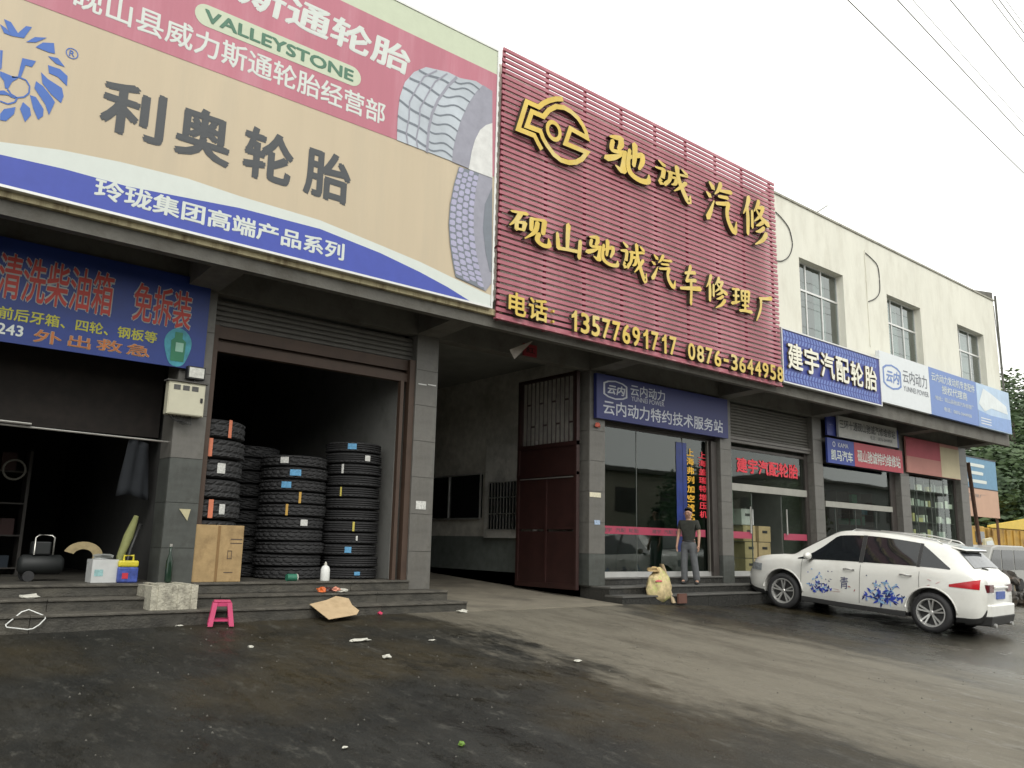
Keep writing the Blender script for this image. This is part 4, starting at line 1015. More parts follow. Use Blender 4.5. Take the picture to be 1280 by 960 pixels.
# ---- navy sign over the first glass shop
NY = 10.90
nx0 = fx(746, 466, NY)[0]; nx1 = fx(909, 500, NY)[0]; nz0 = fx(746, 522, NY)[1]; nz1 = fx(746, 466, NY)[1]
s6 = thing('shop_sign', 'navy sign with white outlined emblem and pale lettering above the dark shop window', 'sign', ((nx0 + nx1) / 2, NY, nz0))
MB().box(nx0, nx1, NY, NY + .08, nz0, nz1).build('panel', C('print_deep_navy', 0.016, 0.022, 0.12, 0.45, vary=0.06), s6)
P_SIL = C('print_silver', 0.50, 0.52, 0.56, 0.5)
power_logo(fx(754, 490, NY)[0], fx(784, 490, NY)[0], fx(754, 497, NY)[1], fx(754, 473, NY)[1], NY - .005, P_SIL, s6)
put_text('lettering', '云内动力', fx(788, 490, NY)[0], fx(831, 495, NY)[0], fx(788, 494, NY)[1], fx(788, 480, NY)[1], NY - .005, P_SIL, s6, bold=.01)
put_text('lettering', 'YUNNEI POWER', fx(789, 497, NY)[0], fx(830, 500, NY)[0], fx(789, 501, NY)[1], fx(789, 495, NY)[1], NY - .005, P_SIL, s6, bold=.0)
put_text('lettering', '云内动力特约技术服务站', fx(754, 510, NY)[0], fx(903, 520, NY)[0], fx(754, 517, NY)[1], fx(754, 499, NY)[1], NY - .005, P_SIL, s6, bold=.012)

# ---- stacked signs over the third shop
KY = 10.90
ku = thing('shop_sign', 'grey white sign with black lettering, upper one above the red and blue sign', 'sign', (21, KY, 3.9))
a0, _ = fx(1048, 530, KY - .1); a1, _ = fx(1121, 545, KY - .1); kz1 = fx(1050, 520, KY - .1)[1]; kz0 = fx(1050, 546, KY - .1)[1]
MB().box(a0, a1, KY - .1, KY - .04, kz0, kz1).build('panel', C('print_dirty_white', .42, .42, .40, .6, vary=.1), ku)
MB().box(a0 + .3, a0 + .35, KY - .04, 11.0, kz1 - .2, kz1 - .15).build('bracket', M_STEEL, ku)
put_text('lettering', '三环十通砚山驰诚汽修维修站', a0 + .05, a1 - .1, kz1 - .32, kz1 - .08, KY - .105, P_INK, ku, bold=.015)
put_text('lettering', '电话：0876-3644958', a0 + 1.6, a1 - .3, kz0 + .08, kz0 + .2, KY - .105, P_INK, ku, bold=.0)
kn = thing('shop_sign', 'small dark navy sign fixed behind the grey white sign', 'sign', (19.5, KY, 4.0))
b0_, _ = fx(1032, 520, KY + .02)
MB().box(b0_, a1 + .3, KY, KY + .05, kz0 + .02, kz1 - .03).build('panel', P_NAVY, kn)
put_text('lettering', '云内', b0_ + .1, a0 - .05, kz0 + .3, kz1 - .25, KY - .005, P_SIL, kn, bold=.01)
kl = thing('shop_sign', 'sign split blue on the left and red on the right, below the grey white sign', 'sign', (21, KY - .03, 3.1))
c0_, _ = fx(1033, 560, KY); cm, _ = fx(1066, 560, KY); c1_, _ = fx(1127, 580, KY); cz1 = fx(1034, 547, KY)[1]; cz0 = fx(1034, 578, KY)[1]
MB().box(c0_, c1_, KY - .03, KY + .02, cz0, cz1).build('panel', C('print_royal_blue', .03, .055, .27, .5, vary=.06), kl)
flatw('print_field', [(cm, cz0), (c1_, cz0), (c1_, cz1), (cm, cz1)], KY - .034, C('print_signal_red', .38, .04, .06, .5, vary=.08), kl)
hk = cz1 - cz0
put_text('lettering', 'KAMA', c0_ + .5, cm - .3, cz0 + hk * .68, cz0 + hk * .86, KY - .04, P_SIL, kl, bold=.01)
ring(c0_ + .3, cz0 + hk * .77, .045, .07, KY - .04, P_SIL, kl, 16)
put_text('lettering', '凯马汽车', c0_ + .15, cm - .1, cz0 + hk * .12, cz0 + hk * .56, KY - .04, P_WHITE, kl, bold=.02)
put_text('lettering', '砚山驰诚特约维修站', cm + .15, c1_ - .15, cz0 + hk * .2, cz0 + hk * .72, KY - .04, P_WHITE, kl, bold=.015)
# ---- faded banner over the last shop
p0, _ = fx(1133, 570, KY); pm, _ = fx(1170, 570, KY); p1, _ = fx(1200, 590, KY); pz1 = fx(1135, 546, KY)[1]; pz0 = fx(1135, 590, KY)[1]
fb = thing('shop_sign', 'sun faded banner, salmon red fading to cream, over the last shop', 'sign', (25, KY, 3.1))
MB().box(p0, p1, KY, KY + .04, pz0, pz1).build('panel', C('print_faded_salmon', .40, .18, .15, .7, vary=.12, scale=1), fb)
flatw('print_field', [(pm + .3, pz0 + .01), (p1, pz0 + .01), (p1, pz1 - .1), (pm + .3, pz1 - .1)], KY - .004, C('print_faded_cream', .46, .40, .26, .7, vary=.1, scale=1.5), fb)
flatw('print_field', [(p0, pz1 - .55), (pm + .28, pz1 - .55), (pm + .28, pz1 - .001), (p0, pz1 - .001)], KY - .004, C('print_faded_red', .34, .06, .08, .7, vary=.15, scale=1.5), fb)

# ---- small red plate and loose pennant under the canopy
rpz = thing('wall_plate', 'small dark red square plate under the canopy above the driveway', 'plate', (9.2, 10.97, 4.4))
q0 = fx(655, 429, 10.96); q1 = fx(671, 447, 10.96)
MB().box(q0[0], q1[0], 10.96, 10.995, q1[1], q0[1]).build('panel', C('plate_red', .26, .02, .03, .5), rpz)
put_text('lettering', '红', q0[0] + .05, q1[0] - .05, q1[1] + .06, q0[1] - .05, 10.955, C('plate_dark', .04, .01, .01), rpz, bold=.03)
pe = fx(637, 437, 10.6); pf = fx(663, 427, 10.6); pg = fx(643, 449, 10.6)
pn = MB().hexa([(pe[0], 10.6, pe[1]), (pg[0], 10.6, pg[1]), (pg[0], 10.604, pg[1]), (pe[0], 10.604, pe[1]), (pf[0], 10.55, pf[1]), (pf[0] + .01, 10.55, pf[1]), (pf[0] + .01, 10.554, pf[1]), (pf[0], 10.554, pf[1])]).build('pennant', C('pennant_cream', .40, .36, .32, .9), None)
tag(pn, 'pale triangular pennant of torn cloth hanging under the canopy', 'pennant')

# ================================================================== GLASS SHOP FRONTS
FY = 11.20
def front(X0, X1, z_trans, beam, cuts, jamb=.08, z_top=4.28, sill=True, openings=(), glassm=M_GLASS, Y=FY):
    t = thing('shopfront', None, None); t.parent = BW; t.location = Vector((X0, Y, FL)) - wloc(BW)
    f = MB(); f.box(X0, X0 + jamb, Y - .03, Y + .05, FL, z_top); f.box(X1 - jamb, X1, Y - .03, Y + .05, FL, z_top)
    if sill: MB().box(X0 + jamb, X1 - jamb, Y - .05, Y + .05, FL, FL + .10).build('sill', M_ALU, t)
    if beam: MB().box(X0 + jamb, X1 - jamb, Y - .06, Y + .05, beam[0], beam[1]).build('door_header', C('pale_door_header', .30, .295, .26, .5, vary=.1), t)
    f.box(X0 + jamb, X1 - jamb, Y - .02, Y + .05, z_trans, z_trans + .06)
    f.build('frame', M_DKFRAME, t)
    zt_top = z_trans; z_b = (beam[0] if beam else zt_top)
    cs = [X0 + jamb] + list(cuts) + [X1 - jamb]
    for i in range(len(cs) - 1):
        if i in openings: continue
        MB().box(cs[i] + .006, cs[i + 1] - .006, Y + .002 * (i % 2), Y + .010 + .002 * (i % 2), FL + .10, z_b).build('pane', glassm, t)
    if beam:
        MB().box(X0 + jamb, X1 - jamb, Y, Y + .01, beam[1], zt_top).build('pane', glassm, t)
    for c in cuts: MB().box(c - .006, c + .006, Y - .008, Y + .02, FL + .1, z_b).build('mullion', C('dark_mullion', .10, .11, .10, .4), t)
    return t
P_PINK = C('print_pink_band', .34, .045, .085, .5, vary=.06)
# first glass shop
D0, D1 = 11.35, 14.96
fD = front(D0, D1, 3.30, None, [12.45, 13.9], jamb=.03)
MB().box(14.74, 14.93, 10.98 + .1, 11.17, FL, 3.3).build('door_jamb', M_DKFRAME, fD)
MB().box(14.66, 14.70, 11.12, 11.17, FL + .1, 3.3).build('door_jamb', M_SHUT, fD)
MB().box(D0, D1, 11.12, 11.19, 3.36, 4.28).build('header_panel', M_DKFRAME, fD)
zb0 = fx(757, 667, FY - .01)[1]; zb1_ = fx(757, 657, FY - .01)[1]
band = MB(); band.box(11.40, 14.62, FY - .012, FY - .008, zb0, zb1_); band.build('glass_band', P_PINK, fD)
put_text('lettering', '建宇  汽配  轮胎', 11.45, 12.5, zb0 + .035, zb1_ - .035, FY - .014, P_INK, fD, bold=.01)
put_text('lettering', '建宇  汽配  轮胎', 12.9, 13.9, zb0 + .035, zb1_ - .035, FY - .014, P_INK, fD, bold=.01)
DY = FY - .02
MB().poly([(fx(845, 560, DY + .01)[0], DY + .012, FL + .5), (fx(858, 560, DY + .01)[0], DY + .012, FL + .5), (fx(858, 560, DY + .01)[0], DY + .012, 3.2), (fx(845, 560, DY + .01)[0], DY + .012, 3.2)]).build('blue_film', C('blue_window_film', .006, .022, .15, .35, vary=.5, scale=2), fD)
tcol('lettering', '上海弗列加空滤芯', 858, 559, 652, 867, DY + .005, C('decal_amber', .75, .42, .03, .5), fD, bold=.02)
tcol('lettering', '上海盖瑞特增压机', 873, 563, 648, 882, DY + .005, C('decal_red', .70, .04, .06, .5), fD, bold=.02)
# second shop
E0, E1 = 15.36, 18.74
zB1, zB0 = fx(916, 604, FY)[1], fx(916, 613, FY)[1]
fE = front(E0, E1, 3.22, (zB0, zB1), [16.35, 17.55], jamb=.14, openings=(1,), glassm=M_CLGLASS)
put_text('lettering', '建宇汽配轮胎', fx(920, 580, FY)[0], fx(997, 590, FY)[0], fx(920, 590, FY)[1], fx(920, 571, FY)[1], FY - .015, C('decal_red', .70, .04, .06, .5), fE, bold=.03)
for a, b_ in ((E0 + .15, 16.3), (17.6, E1 - .15)): MB().box(a, b_, FY - .015, FY - .008, zb0, zb1_).build('glass_band', P_PINK, fE)
for x in (16.22, 17.68): MB().tube([(x, FY - .06, 1.35), (x, FY - .06, 1.95)], .018, 8).build('handle', M_STEEL, fE, smooth=True)
shutter(E0, E1, 3.50, 4.28, 11.14, M_SHUT, pitch=.07, rails=((3.36, 3.42, .06), (3.43, 3.49, .08)), railm=C('bronze_rail', .11, .10, .09, .45))
# third shop
F0, F1 = 19.16, 23.25
zC1, zC0 = fx(1040, 627, FY)[1], fx(1040, 634, FY)[1]
fF = front(F0, F1, 3.20, (zC0, zC1), [20.0, 21.0, 22.1], jamb=.3)
MB().box(F0, F1, 11.1, 11.18, 3.26, 4.28).build('header_panel', M_DKFRAME, fF)
# fourth shop
G0, G1 = 23.77, 27.2
fG = front(G0, G1, 3.25, None, [24.6, 25.5, 26.4], jamb=.1, glassm=M_CLGLASS)
MB().box(G0, G1, 11.1, 11.18, 3.31, 4.28).build('header_panel', M_DKFRAME, fG)
# shop contents
def shelf(name, label, x0, x1, y, zs, cols, mcol, items, group=None, mats=None, seed=1, depth=.35):
    t = thing(name, label, 'shelf', ((x0 + x1) / 2, y, FL), group=group)
    for i in range(cols + 1):
        x = x0 + (x1 - x0) * i / cols; MB().box(x - .02, x + .02, y, y + depth, FL, zs[-1] + .3).build('upright', mcol, t)
    for z in zs: MB().box(x0, x1, y + .01, y + depth - .01, z - .02, z).build('board', mcol, t)
    rg = random.Random(seed)
    for z in zs:
        x = x0 + .06
        while x < x1 - .2:
            w_ = rg.uniform(.08, .3); h = rg.uniform(.12, .27)
            if rg.random() < items:
                MB().box(x, x + w_ - .02, y + .03, y + depth - rg.uniform(.05, .12), z, z + h).build('packet', rg.choice(mats), t)
            x += w_ + rg.uniform(0, .06)
    return t
PK = [C('packet_white', .62, .62, .56), C('packet_yellow', .50, .44, .2), C('packet_grey', .30, .33, .31), C('packet_blue', .1, .18, .32), C('packet_green', .12, .25, .18), C('packet_red', .35, .07, .06)]
shelf('goods_shelf', 'grid shelf of small white and yellow parts packets behind the last shop window', G0 + .12, G1 - .12, 11.225, [FL + .1 + .46 * i for i in range(6)], 5, C('dark_shelf_steel', .05, .055, .05), .85, mats=PK[:3] + [PK[0]], seed=5)
shelf('goods_shelf', 'dark red shelf standing behind the glass of the third shop', 21.0, 22.9, 11.7, [FL + .1 + .3 * i for i in range(7)], 3, C('shelf_dark_red', .15, .04, .035), .35, mats=PK[2:], seed=8)
shelf('goods_shelf', 'shelf of pale green and grey parts deep in the second shop', 15.6, 18.6, 14.6, [FL + .1 + .42 * i for i in range(6)], 4, C('dark_shelf_steel', .05, .055, .05), .9, mats=PK, seed=9)
shelf('goods_shelf', 'long shelf of parts deep in the shop under the navy sign', 11.6, 14.6, 14.4, [FL + .1 + .42 * i for i in range(6)], 4, C('dark_shelf_steel', .05, .055, .05), .8, mats=PK, seed=12)
MB().box(15.45, 16.2, 11.6, 11.62, 1.6, 3.0).build('green_poster', C('mint_poster', .12, .38, .26, .5), fE)
# stacked parts boxes in the doorway
M_BOX = C('tan_parts_box', .30, .24, .12, .8, vary=.12); M_BOXG = C('grey_parts_box', .40, .41, .39, .8, vary=.08)
bxs = [(16.55, .42, 0, 'yellow tan box at the bottom left of the stack in the second shop doorway'), (16.55, .80, 0, 'yellow tan box in the middle of the left stack in the shop doorway'), (16.5, 1.18, 0, 'yellow tan box under the grey box in the shop doorway'),
       (16.45, 1.56, 1, 'grey box on top of the left box stack in the shop doorway'), (17.1, .42, 0, 'yellow tan box at the foot of the right stack in the shop doorway'), (17.1, .80, 0, 'yellow tan box second from the floor of the right stack in the doorway'), (17.12, 1.18, 0, 'yellow tan box on top of the right stack in the shop doorway')]
for (x, z, k, lb) in bxs:
    t = thing('parts_box', lb, 'box', (x + .24, 11.75, z), group='boxes stacked in the shop doorway')
    MB().box(x, x + .48, 11.55, 11.95, z, z + .365).build('carton', M_BOXG if k else M_BOX, t)
    MB().box(x + .14, x + .34, 11.544, 11.549, z + .2, z + .26).build('hand_hole', M_BLACK, t)

# ================================================================== TYRES
def tyre_mesh(nm, r, w_, seg=96, kind=0):
    ri = r * 0.56
    nb = 9
    prof = []
    prof.append((ri, w_ * .16)); prof.append((ri + .02, w_ * .08)); prof.append((ri + (r - ri) * .45, 0.0)); prof.append((r - .05, w_ * .035)); prof.append((r - .014, w_ * .10))
    t0 = len(prof)
    for j in range(nb): prof.append((r, w_ * (.13 + .74 * j / (nb - 1))))
    t1 = len(prof)
    prof.append((r - .014, w_ * .90)); prof.append((r - .05, w_ * .965)); prof.append((ri + (r - ri) * .45, w_)); prof.append((ri + .02, w_ * .92)); prof.append((ri, w_ * .84))
    def fn(k, j, rr_, h):
        if t0 <= j < t1:
            q = j - t0
            if kind == 0: g = ((k + (q if q < nb / 2 else nb - q)) % 4 == 0) or q in (2, 6)
            elif kind == 1: g = q in (2, 4, 6) or (k % 3 == 0 and q in (0, 8))
            else: g = (k + 2 * q) % 5 < 2 and q not in (4,)
            return (rr_ - (.016 if g else 0), h)
        return rr_, h
    mb = MB().lathe(prof, seg, 'Z', closed=True, fn=fn)
    me = mb.mesh(nm, M_RUB)
    bm = bmesh.new(); bm.from_mesh(me); bmesh.ops.recalc_face_normals(bm, faces=bm.faces); bm.to_mesh(me); bm.free()
    return me
def sticker_mesh(r, z0, z1, a0, a1, m, nm='sticker'):
    mb = MB(); n = 5
    for i in range(n + 1):
        a = a0 + (a1 - a0) * i / n
        mb.v += [((r + .006) * math.cos(a), (r + .006) * math.sin(a), z0), ((r + .006) * math.cos(a), (r + .006) * math.sin(a), z1)]
    for i in range(n): mb.f.append([2 * i, 2 * i + 2, 2 * i + 3, 2 * i + 1]); mb.m.append(0)
    return mb.mesh(nm, m)
C_OR = C('orange_tread_label', .55, .17, .09, .6); C_PAP = C('paper_tread_label', .55, .55, .52, .6, vary=.25, scale=40); C_BL = C('blue_tread_label', .10, .30, .50, .6, vary=.3, scale=30); C_YL = C('yellow_tread_label', .5, .42, .08, .6); C_OC = C('ochre_tread_label', .5, .30, .06, .6)
def stack(desc, x, y, r, w_, n, kind, group, stickers, z0=FL):
    me = tyre_mesh('tread', r, w_ * .97, kind=kind); rg = random.Random(int(x * 100))
    for i in range(n):
        dx, dy = rg.uniform(-.02, .02), rg.uniform(-.02, .02)
        top = n - 1 - i
        words = ['topmost', 'second from the top', 'third from the top', 'fourth from the top', 'fifth from the top', 'sixth from the top', 'seventh from the top', 'eighth from the top', 'ninth from the top', 'tenth from the top', 'eleventh from the top', 'twelfth from the top']
        pos = 'bottom' if i == 0 else words[top]
        t = thing('truck_tyre', f'black truck tyre, {pos} of the {desc}', 'tyre', (x + dx, y + dy, z0 + i * w_), 0, group)
        b_ = link('casing', me, t); b_.rotation_euler.z = rg.uniform(0, 6)
        for (ii, px, wd, m, hh) in stickers:
            if ii == top:
                # direction of the camera-facing side
                base = math.atan2(-y, -x); a = base + px
                s_ = link('sticker', sticker_mesh(r, w_ * (.5 - hh / 2), w_ * (.5 + hh / 2), a - wd / 2, a + wd / 2, m), t)
xa1, _ = fx(272, 650, 11.55)
stack('left stack above the carton', 3.98, 11.62, .52, .272, 8, 0, 'tyres stacked in the garage bay', [(0, .62, .10, C_OR, .9), (1, .10, .12, C_OR, .9), (2, .46, .22, C_PAP, .5), (3, -.05, .1, C_YL, .1), (4, -.12, .12, C_PAP, .85), (4, .25, .12, C_OR, .9), (4, .55, .16, C_PAP, .5)])
stack('middle stack', 5.50, 11.95, .50, .182, 10, 0, 'tyres stacked in the garage bay', [(0, -.28, .24, C_PAP, .5), (1, 0.02, .32, C_BL, .5), (2, -.18, .28, C_BL, .5), (3, .22, .07, C_OC, .9), (4, -.15, .07, C_OC, .9), (5, .42, .22, C_PAP, .5)])
stack('rear stack behind the middle one', 5.08, 12.85, .50, .20, 10, 2, 'tyres stacked in the garage bay', [(0, -.35, .3, C_PAP, .4), (1, -.35, .3, C_PAP, .4), (3, -.5, .2, C_PAP, .3)])
stack('right stack by the wall', 6.42, 11.78, .44, .175, 12, 1, 'tyres stacked in the garage bay', [(0, -.05, .30, C_BL, .5), (1, .5, .2, C_PAP, .5), (2, -.4, .08, C_PAP, .8), (4, -.35, .06, C_YL, .8), (7, .12, .07, C_YL, .8), (8, .25, .06, C_PAP, .4), (9, 0.0, .22, C_BL, .5), (11, .3, .2, C_BL, .3)])

# ================================================================== PROPS BY THE GARAGE
# carton leaning before the left stack
c0, _ = fx(236, 728, 11.03); c1, _ = fx(300, 728, 11.03); ch = .74
ct = thing('carton', 'big upright brown cardboard carton with a dark seam in front of the left tyre stack', 'cardboard box', ((c0 + c1) / 2, 11.03, FL))
bevel(MB().box(c0, c1, 11.03, 11.11, FL + .003, FL + ch).build('carton_side', M_CARD, ct), .006)
MB().box(c0 + .32, c0 + .355, 11.026, 11.029, FL + .01, FL + ch - .01).build('tape', C('brown_tape', .22, .13, .05, .5), ct)
for (x0, z0, x1, z1) in ((.5, .55, .66, .565), (.5, .50, .66, .512), (.44, .12, .56, .132), (.47, .30, .53, .31), (.47, .40, .53, .41), (.47, .30, .478, .41), (.522, .30, .53, .41)):
    MB().box(c0 + x0, c0 + x1, 11.0265, 11.0295, FL + z0, FL + z1).build('print_mark', C('carton_ink', .10, .07, .05, .8), ct)
# white squeeze bottle
p = gp(405, 723); bx_, _ = fx(406, 723, 11.05)
bt_ = thing('plastic_bottle', 'white plastic squeeze bottle standing before the tyre stacks', 'bottle', (bx_, 11.05, FL))
MB().lathe([(.0, 0), (.062, 0), (.066, .01), (.066, .16), (.05, .20), (.02, .22)], 16).build('body', M_WHITE, bt_, smooth=True, world=False)
MB().lathe([(.022, .22), (.022, .235), (.006, .27), (0, .272)], 12).build('nozzle', M_PAPER, bt_, smooth=True, world=False)
gx_, _ = fx(366, 724, 11.03)
gr_ = thing('tape_roll', 'small green can lying at the foot of the middle tyre stack', 'can', (gx_, 11.08, FL))
MB().lathe([(0, -.07), (.05, -.07), (.05, .07), (0, .07)], 14, 'X', (0, 0, .05)).build('can_body', C('green_can', .03, .16, .10, .4), gr_, world=False)
MB().lathe([(0, .071), (.051, .071), (.051, .085), (0, .085)], 14, 'X', (0, 0, .05)).build('lid', M_PAPER, gr_, world=False)
# electric meter box with floodlight on the first column
MY = 10.86
m0, mz1 = fx(212, 475, MY); m1, _ = fx(258, 477, MY); mz0 = fx(213, 517, MY)[1]
mt_ = thing('meter_box', 'cream steel electric meter box with three small windows on the first column', 'meter box', ((m0 + m1) / 2, MY, mz0))
M_MB = C('cream_enamel', .52, .50, .38, .5, vary=.06)
bevel(MB().box(m0, m1, MY, 10.995, mz0, mz1).build('cabinet', M_MB, mt_), .006)
bevel(MB().box(m0 + .012, m1 - .012, MY - .008, MY - .001, mz0 + .012, mz1 - .03).build('door', M_MB, mt_), .003)
for i in range(3): MB().box(m0 + .06 + .115 * i, m0 + .145 + .115 * i, MY - .011, MY - .009, mz1 - .11, mz1 - .045).build('meter_window', C('meter_glass', .06, .06, .055, .2, vary=.4, scale=30), mt_)
MB().box(m1 - .06, m1 - .03, MY - .02, MY - .009, mz1 - .25, mz1 - .19).build('latch', M_BLACK, mt_)
MB().box(m0 - .03, m1 + .03, MY - .03, 10.995, mz1, mz1 + .015).build('rain_hood', M_CONCD, mt_)
for k in range(5):
    MB().tube([(m0 + .05 + .05 * k, MY + .07, mz0), (m0 + .1 + .03 * k, MY + .04, mz0 - .06 - .015 * k), (m0 + .22 + .03 * k, MY + .05, mz0 - .07 - .01 * k), (m0 + .33, MY + .08, mz0)], .006, 5).build('cable', M_BLACK, mt_)
f0, fz1 = fx(235, 457, MY); f1, _ = fx(257, 458, MY); fz0 = fx(236, 473, MY)[1]
fl_ = thing('floodlight', 'small black framed floodlight on top of the cream meter box', 'floodlight', ((f0 + f1) / 2, MY, fz0))
MB().box(f0, f1, MY - .02, MY + .08, fz0, fz1).build('housing', M_BLACK, fl_)
MB().box(f0 + .018, f1 - .018, MY - .028, MY - .021, fz0 + .018, fz1 - .018).build('lens', C('lamp_lens', .55, .55, .50, .15, vary=.25, scale=20), fl_)
MB().box((f0 + f1) / 2 - .01, (f0 + f1) / 2 + .01, MY + .02, MY + .05, fz0 - .03, fz0).build('bracket', M_BLACK, fl_)
# pink stool
sx_, _ = fx(275, 776, 10.06); sp_ = Vector((sx_, 10.06, gz(10.06, sx_)))
st = thing('plastic_stool', 'bright pink square plastic stool standing on the ground before the steps', 'stool', (sp_.x, sp_.y - .02, sp_.z + .01), R(-18)); st.scale = (.80, .80, .78)
bevel(MB().box(-.12, .12, -.12, .12, .345, .375).build('seat', M_PINK, st, world=False), .012, 3)
for i, (sx, sy) in enumerate(((-1, -1), (1, -1), (1, 1), (-1, 1))):
    a = .10; b_ = .15; t = .034
    x0, y0, x1, y1 = sx * a, sy * a, sx * b_, sy * b_
    MB().hexa([(x1 - t, y1 - t, 0), (x1 + t, y1 - t, 0), (x1 + t, y1 + t, 0), (x1 - t, y1 + t, 0), (x0 - t, y0 - t, .345), (x0 + t, y0 - t, .345), (x0 + t, y0 + t, .345), (x0 - t, y0 + t, .345)]).build('leg', M_PINK, st, world=False)
for sgn in (-1, 1):
    MB().box(-.13, .13, sgn * .138 - .006, sgn * .138 + .006, .07, .10).build('stretcher', M_PINK, st, world=False)
    MB().box(sgn * .138 - .006, sgn * .138 + .006, -.13, .13, .07, .10).build('stretcher', M_PINK, st, world=False)
    MB().box(-.11, .11, sgn * .112 - .005, sgn * .112 + .005, .29, .345).build('apron', M_PINK, st, world=False)
    MB().box(sgn * .112 - .005, sgn * .112 + .005, -.11, .11, .29, .345).build('apron', M_PINK, st, world=False)
# torn cardboard on the steps
def sheet(name, pts3, m, label, cat, thick=.006, parent=None):
    n = len(pts3); mb = MB(); nrm = Vector((0, 0, 0))
    V = [Vector(p) for p in pts3]
    for i in range(1, n - 1): nrm += (V[i] - V[0]).cross(V[i + 1] - V[0])
    nrm.normalize()
    if nrm.z < 0: V = V[::-1]; nrm = -nrm
    mb.v = [tuple(v) for v in V] + [tuple(v - nrm * thick) for v in V]
    mb.f.append(list(range(n))); mb.m.append(0); mb.f.append([n + i for i in range(n)][::-1]); mb.m.append(0)
    for i in range(n): j = (i + 1) % n; mb.f.append([j, i, n + i, n + j]); mb.m.append(0)
    o = mb.build(name, m, parent)
    if label: tag(o, label, cat)
    return o
def sp3(px, py, plane):   # plane: point, normal
    r = ray(px, py); P0, N = Vector(plane[0]), Vector(plane[1]); t = (P0 - CAM).dot(N) / r.dot(N); return CAM + r * t
cp = gp(418, 773)
pl_ = ((cp.x, 10.23, .172), (0, -.33, .944))
pts = [(387, 755), (411, 774), (446, 768), (449, 763), (440, 756), (436, 748), (426, 746), (420, 745), (408, 750)]
sheet('cardboard_sheet', [sp3(x, y, pl_) for x, y in pts], C('pale_cardboard', .50, .37, .22, .85, vary=.1, stain=(.3, .2, .1), stain_amt=.4, stain_scale=9), 'torn flat sheet of pale cardboard sloping down over the lowest steps', 'cardboard')
ob = thing('plastic_wrapper', 'crumpled orange and black wrapper on the steps behind the cardboard sheet', 'wrapper', (*fx(408, 742, 10.7)[:1], 10.68, .285))
def crumple(name, loc, s, m, parent=None, seed=0, flat_=.5, n=2, label=None, cat=None, group=None):
    bm = bmesh.new(); bmesh.ops.create_icosphere(bm, subdivisions=n, radius=1)
    for v in bm.verts:
        d = 1 + .55 * noise.noise(v.co * 1.7 + Vector((seed, 0, 0))) + .25 * noise.noise(v.co * 4 + Vector((0, seed, 0)))
        v.co = Vector((v.co.x * s[0] * d, v.co.y * s[1] * d, max(v.co.z, -.35) * s[2] * d))
    me = D.meshes.new(name); bm.to_mesh(me); bm.free(); me.materials.append(m)
    o = link(name, me, parent); o.location = Vector(loc) - (wloc(parent) if parent is not None else Vector((0, 0, 0)))
    if label: tag(o, label, cat, group)
    return o
ox = fx(408, 742, 10.7)[0]
crumple('foil', (ox - .08, 10.70, .31), (.07, .06, .05), C('orange_foil', .60, .13, .03, .4), ob, 3)
crumple('foil', (ox + .05, 10.70, .31), (.07, .06, .045), C('dark_foil', .05, .02, .02, .4), ob, 5)
crumple('foil', (ox + .12, 10.66, .32), (.06, .05, .04), C('salmon_foil', .6, .25, .17, .5), ob, 8)
crumple('paper_scrap', (fx(430, 741, 10.6)[0], 10.68, .30), (.10, .07, .035), M_PAPER, None, 11, label='crumpled white paper beside the orange wrapper on the steps', cat='paper scrap')
# litter on the ground
LIT = [((450, 802), (.14, .05, .022), 'long white crumpled tissue on the dark ground below the cardboard sheet'), ((483, 823), (.05, .035, .025), 'small balled white tissue right below the long white tissue'),
       ((578, 766), (.10, .05, .03), 'crumpled white paper near the corner of the left steps by the driveway'), ((722, 827), (.05, .04, .012), 'small flat white scrap on the pale driveway lane'),
       ((431, 936), (.022, .012, .01), 'tiny white paper scrap near the bottom middle of the view'), ((313, 810), (.03, .02, .018), 'tiny white paper ball on the ground below the pink stool'),
       ((540, 801), (.05, .015, .008), 'thin white paper strip between the steps and the driveway lane'), ((225, 783), (.05, .03, .01), 'flat pale paper scrap at the foot of the steps below the plinth')]
for i, ((px, py), s, lb) in enumerate(LIT):
    p = gp(px, py); crumple('paper_scrap', (p.x, p.y, p.z + s[2] * .4 + .005), s, M_PAPER, None, 20 + i, label=lb, cat='paper scrap', group='scraps of litter on the forecourt')
p = gp(475, 769); crumple('plastic_scrap', (p.x, p.y, p.z + .02), (.035, .03, .03), C('magenta_plastic', .55, .03, .10, .4), None, 31, label='small magenta plastic scrap at the foot of the steps right of the cardboard', cat='scrap', group='scraps of litter on the forecourt')
p = gp(228, 774); crumple('plastic_scrap', (p.x, p.y, p.z + .02), (.06, .03, .02), C('red_plastic', .5, .05, .05, .4), None, 33, label='small red plastic scrap between the white plinth and the pink stool', cat='scrap', group='scraps of litter on the forecourt')
p = gp(577, 933); crumple('leaf', (p.x, p.y, p.z + .015), (.025, .02, .02), C('leaf_green', .12, .22, .03, .5), None, 35, label='single yellow green leaf lying on the ground near the bottom', cat='leaf')
x, z = fx(38, 745, 10.7); crumple('paper_scrap', (x, 10.75, .30), (.10, .06, .035), M_PAPER, None, 41, label='crumpled white paper lying on the left steps', cat='paper scrap', group='scraps of litter on the forecourt')
for i in range(46):
    pass
gr = MB(); rg = random.Random(11)
